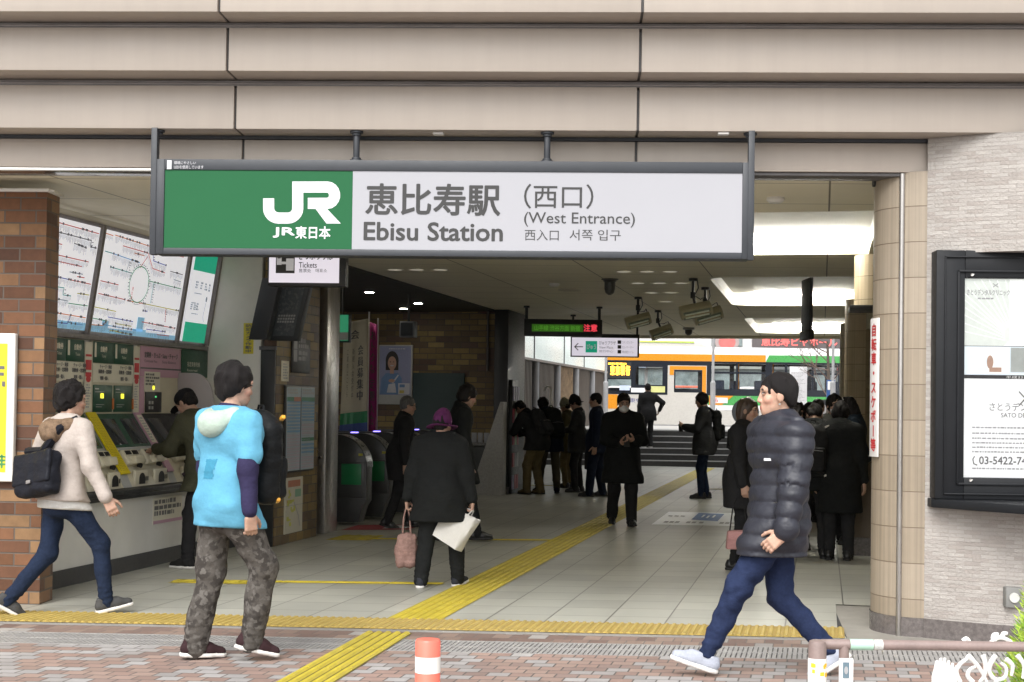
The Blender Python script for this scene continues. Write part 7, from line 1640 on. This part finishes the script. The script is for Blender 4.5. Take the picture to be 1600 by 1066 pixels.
def shoulder_bag(pp, label, m, s_=-1, y=-.14, z=.05, w_=.13, h_=.12, cross=True, cat='bag', off=.09, sw=.018):
    T, fr = pp['T'], pp['fr']; t = thing('shoulder_bag', label, cat, world(pp, T(s_ * .12, y, z - h_)))
    Rt = pp['Rt'] @ roty(.18 * s_) @ rotx(-.1); c = T(s_ * off, y - .055, z)
    S_ = SDF(.02).rbox(c, (w_, .062, h_), Rt, .045); S_.fx.append(folds(.008, 24, 8)); meshobj('body', [(*S_.mesh(.011), 0)], m, t, fr)
    sg_ = 1 if y > 0 else -1
    S2 = SDF(.01).rbox(c + Rt @ V3(0, sg_ * .052, h_ * .22), (w_ * 1.01, .018, h_ * .74), Rt, .016); S2.fx.append(folds(.006, 28, 4)); meshobj('flap', [(*S2.mesh(.009), 0)], m, t, fr)
    MB().obox(c + Rt @ V3(0, sg_ * .075, -h_ * .42), Rt @ V3(.022, 0, 0), Rt @ V3(0, .004, 0), Rt @ V3(0, 0, .012)).build('buckle', M['rail'], t, fr, bevel=.002)
    e = -s_ if cross else s_
    MB().tube([T(s_ * .10 + s_ * .1, y - .02, z + h_), T(s_ * .02, -.165, .30), T(e * .09, -.13, .47), T(e * .115, -.02, .535), T(e * .10, .10, .46), T(0, .165, .25), T(s_ * .16, .10, z + h_), T(s_ * .2, y + .05, z + h_ * .8)], [sw] * 8, n=8).build('strap', m, t, fr); return t
def phone_at(p, label, up=(0, .5, .9)):
    t = thing('phone', label, 'phone', p); u = Vector(up).normalized(); s_ = Vector((1, 0, 0)); n = s_.cross(u)
    MB().obox(p, s_ * .036, u * .072, n * .005).build('case', M['black'], t, FW, bevel=.003); MB().obox(Vector(p) - n * .0056, s_ * .032, u * .066, n * .0004).build('screen', pm('phone glass', (.03, .04, .06), .1), t, FW); return t

C = {}
def cl(n, c, **kw):
    if n not in C: C[n] = cloth(n, c, **kw)
    return C[n]
BLK = cl('black wool', (.013, .014, .014)); BLK2 = cl('black cotton', (.021, .021, .022)); NAVY = cl('navy wool', (.010, .014, .027)); KHK = cl('khaki cotton', (.14, .11, .055)); GRYC = cl('charcoal cloth', (.03, .031, .033)); DEN = cl('dark denim', (.014, .022, .045), var=.2)
SN = dict(m=cl('black suede', (.02, .02, .02)), sole=M['sole_w']); LE = dict(m=pm('black leather shoe', (.012, .012, .012), .35), sole=M['sole_k'])
def hold(s_, x=.06, y=.30, z=1.10, curl=1.0): return dict(p=(s_ * x, y, z), f=(-s_ * .75, .55, .15), n=(0, -.5, .9), th=(0, .6, .8), hint=(s_ * .8, -.5, -.9), curl=curl)
# ------------------------------------------------------------------ the people, from the street inwards
def G0(px, py, z=0): p = gnd(px, py, z); return Vector((p.x, p.y, z))
# 1 walker in a pale hooded jacket, striding to the right past the brick pillar
q = at(88, 950, 10.05)
W1 = dict(trousers=dict(m=DEN, o=.010, hem=.012), shoes=dict(m=cl('black and white sneaker', (.06, .06, .06)), sole=M['sole_w']), hair=dict(style='shaggy'),
          tops=[('shirt_hem', dict(m=cl('white cotton', (.5, .49, .47)), o=.016, hem=-.11, straight=1, sleeve=.02, sl_o=-.5)), ('jacket', dict(m=cl('off white padded jacket', (.40, .35, .315), var=.07), o=.030, hem=-.05, straight=1, collar=.03, fold=.012)), ('hood', dict(m=cl('brown fur hood', (.17, .115, .075), var=.3, vs=30), o=-.03, hem=.30, hood=1.25, sleeve=.05, sl_o=0, fold=.012, fs=60))])
p1 = build_person('walker in an off white hooded jacket and dark jeans striding past the brick pillar', (q.x, 10.05, 0), 62, 1.68, dict(lean=.08, drop=.06, hy=.02, yaw=.25, twist=-.45, pyaw=-.25,
    LF=(-.09, -.36, .045, .0, .55), RF=(.08, .35, .015, 0, -.2), RH=dict(p=(.36, .26, .86), curl=.7), LH=dict(p=(-.30, .02, .86), curl=.7)), W1, seed=11)
shoulder_bag(p1, 'large black messenger bag slung across the back of the striding walker', cl('black nylon', (.012, .013, .018), rough=.5), -1, y=-.15, z=.13, w_=.20, h_=.155, off=.01, sw=.034)
# 2 man in a bright blue tee
cyan = cl('bright cyan tee', (.105, .315, .45), var=.06, wrinkle=.6); pur = cl('purple navy jersey', (.028, .024, .06)); mint = cl('mint hood', (.36, .44, .38), var=.08)
camo = cloth('camouflage cotton', (.1, .09, .08), blotch=((.082, .074, .066), (.045, .04, .036), (.115, .106, .096)), var=.12)
b2 = gnd(340, 1034)
W2 = dict(trousers=dict(m=camo, o=.030, hem=.030, fold=.011, len=.03), shoes=dict(m=cl('dark red black shoe', (.035, .018, .020)), sole=M['sole_w']), hair=dict(style='shaggy', fringe=.03),
          tops=[('sweater', dict(m=pur, o=.012, sl_o=1.5, hem=-.05, hem_flat=False, fold=.003, collar=.03)), ('hood', dict(m=mint, o=-.03, hem=.30, hood=1.2, sleeve=.05, sl_o=0, fold=.007)), ('t_shirt', dict(m=cyan, o=.034, hem=-.155, straight=1, sleeve=.42, sl_o=.5, fold=.010, fs=20))])
p2 = build_person('man in a bright cyan tee over a purple sweater walking with camouflage trousers', (b2.x - .02, b2.y + .03, 0), 62, 1.71, dict(lean=.06, drop=-.012, yaw=.28, nod=.08, pyaw=-.2, twist=-.42, hy=.04,
    LF=(-.10, -.10, 0, .1, .05), RF=(.09, .17, .06, .15, .25), RH=dict(p=(.30, .10, .80), curl=.85, f=(-.1, .15, -1), n=(-1, 0, 0), th=(0, 1, 0)), LH=dict(p=(-.30, .05, .80), curl=.6)), W2, seed=22, build_=1.03)
T = p2['T']; mb = MB()
def backpt(x, z): return T(x, -.178 - .0, z)
o_ = None
backpack(p2, 'black backpack with small orange tabs worn in front by the man in cyan', cl('black pack nylon', (.010, .011, .012), rough=.5), 1, 1.08, pm('orange tab', (.75, .36, .03), .5), y=.24, z=.27, strap=False)
# faded print on the back of the tee
def back_print(p, mat, items, y0=-.30, y1=-.05):
    t = p['out']['t_shirt']; me = t.data; co = np.empty(len(me.vertices) * 3, np.float32); me.vertices.foreach_get('co', co); co = co.reshape(-1, 3); nrm = np.empty(len(me.vertices) * 3, np.float32); me.vertices.foreach_get('normal', nrm); nrm = nrm.reshape(-1, 3)
    q = (co - p['hipc']) @ p['Rt'] / p['k']; Rn = nrm @ p['Rt']; fc = []; me_f = [list(f.vertices) for f in me.polygons]
    sel = np.zeros(len(co), bool)
    for (x0, x1, z0, z1) in items: sel |= (q[:, 0] > x0) & (q[:, 0] < x1) & (q[:, 2] > z0) & (q[:, 2] < z1) & (Rn[:, 1] < -.3)
    vs = co + nrm * .0025; keep = [f for f in me_f if all(sel[i] for i in f)]
    if not keep: return
    used = sorted({i for f in keep for i in f}); mp_ = {v: i for i, v in enumerate(used)}
    meshobj('back_print', [(vs[used].astype(float), np.array([[mp_[i] for i in f] for f in keep]), 0)], mat, t, p['fr'])
back_print(p2, cl('teal print', (.05, .22, .33)), [(-.05, .05, .12, .25)])
# 3 man in a dark cap at the machine
olive = cl('olive parka', (.055, .055, .035)); 
p3 = build_person('man in a black cap and olive parka bent over the pink ticket machine', hp(-5.54, 12.08), -66, 1.68, dict(lean=.34, nod=.30, hy=-.10, drop=.01, twist=.05,
    LF=(-.12, .03, 0, -.1, 0), RF=(.12, -.05, 0, .15, 0), LH=dict(p=(-.10, .42, 1.10), f=(.25, .9, -.1), n=(.1, 0, -1), th=(1, 0, 0), curl=.6), RH=dict(p=(.03, .40, 1.06), f=(-.35, .9, -.05), n=(0, 0, 1), th=(-1, 0, .3), curl=.9)),
    dict(trousers=dict(m=BLK2, o=.018), shoes=SN, hair=dict(style='short'), hat=dict(style='cap', m=cl('black cap', (.012, .012, .014))), tops=[('parka', dict(m=olive, o=.040, hem=-.20, hood=1.15, fold=.011))]), seed=33)
shoulder_bag(p3, 'dark brown bag hanging at the hip of the man in the black cap', cl('dark plum leather', (.02, .012, .016), rough=.4), -1, y=.10, z=-.10, w_=.10, h_=.12, cross=False)
# 4 woman in a purple hat with two bags
b4 = G0(684, 917)
p4 = build_person('woman in a purple hat and long black coat seen from behind with two bags', (b4.x, b4.y, 0), 8, 1.46, dict(lean=.06, drop=.02, yaw=.3, nod=.1,
    LF=(-.15, -.10, 0, -.05, .0), RF=(.17, .16, .0, .35, -.1), LH=dict(p=(-.33, .03, .84), f=(0, .05, -1), n=(1, 0, 0), th=(0, 1, 0), curl=1.25), RH=dict(p=(.33, .04, .84), f=(0, .05, -1), n=(-1, 0, 0), th=(0, 1, 0), curl=1.25)),
    dict(trousers=dict(m=BLK, o=.030, hem=.030), shoes=dict(m=cl('dark walking shoe', (.03, .032, .04)), sole=M['sole_w']), hair=dict(style='short'), hat=dict(style='bucket', m=cl('purple felt', (.085, .020, .072), var=.12), brim=.058, turn=.6, dz=-.012),
         tops=[('coat', dict(m=BLK, o=.045, hem=-.27, collar=.05, fold=.010, flare=.045))]), seed=44, build_=1.02)
def tote(label, wrist, m, name, quad_z, hw, hd, tilt_, drop, dx=0, round_=False):
    t = thing(name, label, 'bag', wrist + Vector((dx, 0, -drop - quad_z)))
    fr = Matrix.Translation(wrist + Vector((dx, 0, -drop))) @ Matrix.Rotation(tilt_, 4, 'Y') @ Matrix.Rotation(R(-24 if not round_ else 10), 4, 'Z')
    if round_:
        S_ = SDF(.05).rbox((0, 0, -quad_z * .62), (hw, hd, quad_z * .36), None, .05).cap((-hw * .55, 0, -.05), (hw * .55, 0, -.05), .03).cap((0, 0, -.06), (0, 0, -quad_z * .5), hd * .9); S_.fx.append(folds(.009, 38, 3)); S_.fx.append(lambda P: .004 * np.sin((P[:, 0] + P[:, 2]) * 95) * np.sin((P[:, 0] - P[:, 2]) * 95)); meshobj('body', [(*S_.mesh(.010), 0)], m, t, fr)
    else:
        n = 9; V = []; Fs = []
        for j in range(n):
            z = -quad_z * (1 - j / (n - 1)); 
            for i in range(20):
                a = 2 * math.pi * i / 20; sx = math.copysign(abs(math.cos(a)) ** .35, math.cos(a)); sy = math.copysign(abs(math.sin(a)) ** .35, math.sin(a)); f = .92 + .08 * (j / (n - 1)); pin = 1 - .25 * (j / (n - 1)) ** 2
                V.append((hw * f * sx, hd * sy * pin + .012 * math.sin(i * 1.3 + j * .9), z + .010 * math.sin(i * .8) * (j / (n - 1))))
        for j in range(n - 1): Fs += [(j * 20 + i, j * 20 + (i + 1) % 20, (j + 1) * 20 + (i + 1) % 20, (j + 1) * 20 + i) for i in range(20)]
        mb = MB(); mb.add(V, Fs + [range(19, -1, -1)]); o = mb.build('body', m, t, fr, smooth=60); o.modifiers.new('thickness', 'SOLIDIFY').thickness = .003
    for s_ in (-1, 1):
        a = fr @ Vector((-hw * .35, s_ * hd * .5, -.005)); b = fr @ Vector((hw * .35, s_ * hd * .5, -.005)); top = wrist + Vector((0, 0, -.085))
        MB().tube([a, a.lerp(top, .6) + Vector((-.012, 0, .01)), top + Vector((-.008, 0, .004)), top + Vector((.008, 0, .004)), b.lerp(top, .6) + Vector((.012, 0, .01)), b], .006, n=6).build('handle', m, t, FW)
    return t
wr = world(p4, p4['arms'][1][2]); wl = world(p4, p4['arms'][0][2])
tote('crumpled white shopping bag in the hand of the woman in the purple hat', wr, cl('white paper bag', (.60, .58, .54), rough=.6, var=.04, bump=.1), 'shopping_bag', .30, .145, .075, R(30), .10, dx=-.06)
tote('dusty pink handbag hanging low from the woman in the purple hat', wl, cl('dusty pink leather', (.27, .165, .14), rough=.6, var=.2), 'handbag', .30, .095, .062, 0, .28, round_=True)
# 5, 6 two dim figures at the gates
b5 = at(628, 800, 17.4)
build_person('grey haired man with glasses in a dark coat passing the ticket gates', (b5.x - .02, 17.4, 0), 80, 1.60, dict(lean=.08, nod=.1, LF=(-.1, .15, 0, 0, 0), RF=(.1, -.2, .02, 0, .3)), dict(trousers=dict(m=BLK2), shoes=LE, hair=dict(style='short', m=M['hair_g']), glasses=1, tops=[('coat', dict(m=BLK2, o=.035, hem=-.30, collar=.06))]), seed=55, lod=1, res=.018)
b6 = at(712, 800, 15.8)
build_person('tall dark figure walking behind the woman in the purple hat', (b6.x, 15.8, 0), 75, 1.74, dict(lean=.10, nod=.25, LF=(-.1, -.25, .03, 0, .4), RF=(.1, .22, 0, 0, 0), RH=dict(p=(.29, .05, .86))), dict(trousers=dict(m=BLK2), shoes=LE, hair=dict(style='bowl'), tops=[('coat', dict(m=BLK, o=.035, hem=-.30, collar=.06))]), seed=56, lod=1, res=.018, skin=SKIN * .8)
# 7, 8 two at the leaflet racks
b7 = G0(832, 772)
p7 = build_person('bending person with khaki trousers and black backpack at the leaflet racks', (b7.x, b7.y, 0), -55, 1.72, dict(lean=.50, nod=.35, hy=-.10, drop=.02, LF=(-.1, .05, 0, 0, 0), RF=(.1, -.1, 0, 0, 0), LH=dict(p=(-.2, .45, .95)), RH=dict(p=(.15, .48, 1.0))), dict(trousers=dict(m=KHK, o=.03, hem=.03), shoes=dict(m=KHK, sole=M['sole_k']), hair=dict(style='short'), tops=[('jacket', dict(m=BLK2, o=.04, hem=-.16, collar=.05))]), seed=57, lod=1, res=.018)
backpack(p7, 'black backpack on the bending person by the racks', BLK2, -1, 1.0, y=.2)
b8 = G0(851, 771)
p8 = build_person('person in dark navy with a bulky pack turned to the leaflet racks', (b8.x + .05, b8.y + .1, 0), -30, 1.70, dict(lean=.30, nod=.3, hy=-.06, LF=(-.12, .1, 0, 0, 0), RF=(.12, -.12, 0, .6, 0)), dict(trousers=dict(m=cl('drab trousers', (.05, .045, .03)), o=.02), shoes=dict(m=NAVY, sole=M['sole_k']), hair=dict(style='bowl'), tops=[('jacket', dict(m=NAVY, o=.045, hem=-.2, collar=.05))]), seed=58, lod=1, res=.018)
backpack(p8, 'bulky dark pack on the person in navy by the racks', BLK, -1, 1.1, y=.2)
# 9 man in a dark hat, 10 pale hat behind, 11 navy jacket
b9 = G0(903, 769)
p9 = build_person('man in a dark hat and pale scarf looking at his phone', (b9.x, b9.y, 0), -78, 1.68, dict(lean=.02, nod=.3, LF=(-.12, .03, 0, -.2, 0), RF=(.13, -.02, 0, .3, 0), LH=hold(-1), RH=hold(1)), dict(trousers=dict(m=BLK2, o=.02), shoes=LE, hair=dict(style='short'), hat=dict(style='bucket', m=BLK2, brim=.04), scarf=cl('pale scarf', (.42, .42, .40)), tops=[('jacket', dict(m=GRYC, o=.03, hem=-.22, collar=.05))]), seed=59, lod=1, res=.018)
phone_at(world(p9, V3(0, .37, 1.08)), 'phone held by the man in the dark hat')
b10 = at(886, 770, 26.4)
build_person('person in a pale cream hat standing behind the man in the dark hat', (b10.x, 26.4, 0), -70, 1.62, dict(nod=.2), dict(trousers=dict(m=KHK), shoes=LE, hair=dict(style='short'), hat=dict(style='bucket', m=cl('cream hat', (.32, .31, .24)), brim=.05), tops=[('jacket', dict(m=cl('dull olive coat', (.09, .08, .04)), o=.035, hem=-.25, collar=.05))]), seed=60, lod=1, res=.018)
b11 = G0(932, 776)
p11 = build_person('man in a navy jacket standing side on with a case in his hand', (b11.x, b11.y, 0), -85, 1.72, dict(nod=.05, LF=(-.1, .12, 0, 0, 0), RF=(.1, -.1, 0, 0, 0)), dict(trousers=dict(m=NAVY, o=.03, hem=.03), shoes=LE, hair=dict(style='short'), tops=[('jacket', dict(m=NAVY, o=.035, hem=-.20, collar=.05))]), seed=61, lod=1, res=.018)
wl = world(p11, p11['arms'][1][2]); t = thing('briefcase', 'dark briefcase in the hand of the man in navy', 'briefcase', wl - Vector((0, 0, .42)))
MB().box(wl.x - .19, wl.x + .19, wl.y - .05, wl.y + .05, wl.z - .42, wl.z - .12).build('body', GRYC, t, FW, bevel=.02); MB().tube([(wl.x - .06, wl.y, wl.z - .12), (wl.x - .05, wl.y, wl.z - .075), (wl.x + .05, wl.y, wl.z - .075), (wl.x + .06, wl.y, wl.z - .12)], .008).build('handle', GRYC, t, FW)
# 12 masked man walking towards the viewer
b12 = G0(971, 821)
p12 = build_person('man in a white mask and long black coat walking towards the street', (b12.x, b12.y, 0), 176, 1.70, dict(lean=.02, nod=.28, drop=.02, LF=(-.10, .20, 0, -.1, -.1), RF=(.09, -.26, .05, .1, .45), LH=hold(-1, .10, .27, 1.10), RH=hold(1, .08, .29, 1.06)),
    dict(trousers=dict(m=BLK2, o=.028, hem=.03), shoes=LE, hair=dict(style='short', fringe=.065), mask=1, tops=[('coat', dict(m=BLK, o=.045, hem=-.36, collar=.07, flare=.035))]), seed=62, res=.015)
phone_at(world(p12, V3(0, .36, 1.08)), 'dark phone in the hands of the masked man')
# 13 silhouette on the steps
y13 = SY + 2.6 * RT; b13 = at(1012, 690, y13)
p13 = build_person('dark silhouetted person climbing the far steps towards the bus', (b13.x, y13, 3 * RH), -12, 1.66, dict(lean=.05, LF=(-.1, -.02, 0, 0, 0), RF=(.1, .05, 0, 0, 0), RH=dict(p=(.34, .06, 1.0), hint=(1, -.6, 0))), dict(trousers=dict(m=BLK2), shoes=SN, hair=dict(style='short'), tops=[('coat', dict(m=BLK2, o=.035, hem=-.2, collar=.05))]), seed=63, lod=1, res=.02)
# 14 man with glasses and phone
b14 = G0(1101, 779)
p14 = build_person('man with glasses in a charcoal jacket and dark jeans reading his phone side on', (b14.x, b14.y, 0), -82, 1.76, dict(lean=.04, nod=.2, LF=(-.09, .06, 0, 0, 0), RF=(.1, -.03, 0, 0, 0), LH=hold(-1, .07, .34, 1.16), RH=hold(1, .05, .32, 1.14)), dict(trousers=dict(m=DEN, o=.012), shoes=LE, hair=dict(style='bowl', fringe=.05), glasses=1, tops=[('jacket', dict(m=GRYC, o=.045, hem=-.22, hood=1.05, fold=.01))]), seed=64, lod=1, res=.016)
phone_at(world(p14, V3(0, .41, 1.17)), 'phone held up by the man with glasses')
backpack(p14, 'black backpack on the man with glasses', BLK, -1, .95, y=.2)
# 15 woman in black half hidden behind the puffer jacket
b15 = at(1160, 845, 13.4)
p15 = build_person('woman in a black coat half hidden by the man in the puffer jacket', (b15.x, 13.4, 0), 120, 1.60, dict(nod=.1, LF=(-.08, .05, 0, 0, 0), RF=(.09, -.06, 0, 0, 0), RH=dict(p=(.28, .12, .78), curl=1)), dict(trousers=dict(m=BLK2, o=.006, hem=.006), shoes=LE, hair=dict(style='long', m=pm('brown hair', (.05, .03, .02), .45, var=.3)), tops=[('coat', dict(m=BLK2, o=.035, hem=-.30, collar=.05, flare=.05))]), seed=65, res=.017, lod=1)
shoulder_bag(p15, 'large black bag on the shoulder of the woman in the black coat', BLK2, 1, y=.02, z=.10, w_=.14, h_=.16, cross=False)
tp = at(1154, 843, 12.9); t = thing('handbag', 'small dusty rose handbag beside the man in the puffer jacket', 'bag', tp)
MB().prism([(tp.x - .115, tp.z - .09), (tp.x + .115, tp.z - .085), (tp.x + .10, tp.z + .085), (tp.x - .10, tp.z + .08)], tp.y - .05, tp.y + .05, axis=1).build('body', cl('rose leather', (.42, .22, .21), rough=.5), t, FW, bevel=.018, seg=3)
MB().tube([(tp.x - .08, tp.y, tp.z + .08), (tp.x - .05, tp.y + .02, tp.z + .30), (tp.x + .02, tp.y + .1, tp.z + .42), (tp.x + .05, tp.y + .02, tp.z + .30), (tp.x + .08, tp.y, tp.z + .08)], .006).build('strap', BLK2, t, FW); MB().box(tp.x - .105, tp.x + .105, tp.y - .056, tp.y - .049, tp.z - .005, tp.z + .075).build('flap', cl('rose leather', (.42, .22, .21)), t, FW, bevel=.003)
# 16 man in the padded jacket, nearest on the right, striding left
puf = cloth('dark navy quilted nylon', (.019, .0205, .030), .5, .12, spec=.45, bump=.5, bs=260, wrinkle=.6); b16 = gnd(1203, 1060)
p16 = build_person('man in a shiny dark navy puffer jacket striding to the left along the pavement', (b16.x + .0, 8.12, 0), -84, 1.76, dict(lean=-.01, drop=.055, hy=-.05, nod=.02, yaw=.26, twist=-.38,
    LF=(-.08, .37, .02, 0, -.3), RF=(.08, -.40, .06, 0, .6), LH=dict(p=(-.30, -.06, .78), f=(.0, .75, -.6), n=(.9, .0, -.3), th=(0, .6, .8), curl=.7), RH=dict(p=(.31, -.05, .83), curl=.7)),
    dict(trousers=dict(m=cl('navy trousers', (.018, .027, .065), var=.16), o=.020, hem=.010, len=-.02, fold=.010), shoes=dict(m=cl('grey blue sneaker', (.34, .36, .42)), sole=M['sole_w'], top=.085), hair=dict(style='short', fringe=.06), tops=[('puffer_jacket', dict(m=puf, o=.046, hem=-.20, straight=1, collar=.055, puff=.092, pamp=.017, fold=.006, fs=30, res=.010))]), seed=66, build_=1.06, skin=SKIN * 1.12)
MB().obox(p16['T'](-.15, .11, .33), V3(.004, .05, 0), V3(0, 0, .007), V3(.003, 0, 0)).build('reflective_tape', M['signwt'], p16['out']['puffer_jacket'], p16['fr'])
MB().tube([p16['T'](-.198, .12, .10), p16['T'](-.205, .0, .09)], .004).build('pocket_zip', M['chrome'], p16['out']['puffer_jacket'], p16['fr'])
MB().cyl(p16['Hd'](-.079, -.002, -.045), p16['Hd'](-.086, -.002, -.045), .006, n=10).build('earring', M['chrome'], p16['root'], p16['fr'])
# crowd waiting on the right of the hall
CR = 'people waiting by the side wall'
def crowd(lb, px, Y, face, H, hair, top, col, tro=BLK2, **kw):
    b = at(px, 640, Y); w_ = dict(trousers=dict(m=tro, o=.02), shoes=LE, hair=hair, tops=[(top, dict(m=col, o=.04, hem=kw.pop('hem', -.24), collar=.05 if not kw.get('hood') else 0, hood=kw.pop('hood', None)))])
    for kk in ('mask', 'glasses', 'scarf'):
        if kk in kw: w_[kk] = kw.pop(kk)
    return build_person(lb, (b.x, Y, 0), face, H, kw.pop('pose', dict(nod=.25)), w_, lod=1, res=.018, seed=int(px), **kw)
beige = cl('beige grey coat', (.20, .185, .155)); 
crowd('masked person with bushy black hair in a beige fur collared coat among the crowd', 1242, 17.2, 168, 1.58, dict(style='shaggy'), 'coat', beige, mask=1, hood=1.2)
crowd('person with short black hair glimpsed just behind the masked one in beige', 1263, 19.2, 175, 1.60, dict(style='bowl'), 'coat', BLK2)
crowd('young man seen side on at the back of the waiting crowd', 1272, 21.5, 85, 1.66, dict(style='short'), 'jacket', BLK2)
pz = crowd('person in a black padded jacket seen from behind, bowed, in the crowd', 1272, 14.6, 15, 1.62, dict(style='short'), 'jacket', BLK, hem=-.2, hood=1.25, pose=dict(nod=.55, lean=.22, hy=-.05, LF=(-.12, .1, 0, 0, 0), RF=(.12, -.05, 0, 0, 0)))
backpack(pz, 'black backpack with a pale tag worn in the middle of the crowd', cl('black crowd pack', (.013, .013, .013), rough=.6), -1, 1.15, pm('pale tag', (.6, .55, .5), .5), y=.2, z=.2)
crowd('masked woman with a black bob in a grey anorak facing the street', 1301, 16.2, 172, 1.68, dict(style='bowl', fringe=.03), 'anorak', cl('grey anorak', (.10, .10, .092)), mask=1, hood=1.15, pose=dict(nod=.15, LF=(-.12, 0, 0, 0, 0), RF=(.12, .05, 0, 0, 0)))
pw = crowd('dark haired woman in a navy coat looking down behind the ramp parapet', 1338, 16.0, -70, 1.66, dict(style='long', fringe=.04), 'coat', cl('dark teal navy coat', (.012, .018, .026)), hem=-.34, pose=dict(nod=.4, lean=.04, LH=hold(-1), RH=hold(1)))
mb = MB(); hd_ = pw['Hd']; mb.tube([hd_(-.085, -.01, .07), hd_(-.05, .0, .125), hd_(0, .0, .142), hd_(.05, 0, .125), hd_(.085, -.01, .07)], .006).build('hair_band', M['signw'], pw['root'], pw['fr'])
crowd('dark figure at the edge of the crowd just behind the puffer jacket', 1218, 17.8, 150, 1.66, dict(style='bowl'), 'coat', BLK2)
crowd('person in a dark parka at the far back of the waiting crowd', 1228, 20.6, -90, 1.6, dict(style='long'), 'parka', BLK)

crowd('person in a long black coat standing before the ramp parapet', 1312, 14.4, 20, 1.60, dict(style='bowl'), 'coat', BLK, hem=-.42, pose=dict(nod=.35, lean=.06))
crowd('short haired person in a black coat pressed behind the puffer jacket', 1250, 15.3, -40, 1.58, dict(style='short'), 'coat', BLK2, hem=-.36, pose=dict(nod=.4, lean=.1, hy=-.02))

build_person('dark silhouetted passenger standing inside the bus by the window', PASSENGER, -60, 1.62, dict(nod=.1, RH=dict(p=(.30, .2, 1.0))), dict(trousers=dict(m=BLK2), shoes=LE, hair=dict(style='bowl'), tops=[('coat', dict(m=NAVY, o=.035, hem=-.25, collar=.05))]), seed=91, lod=1, res=.022)
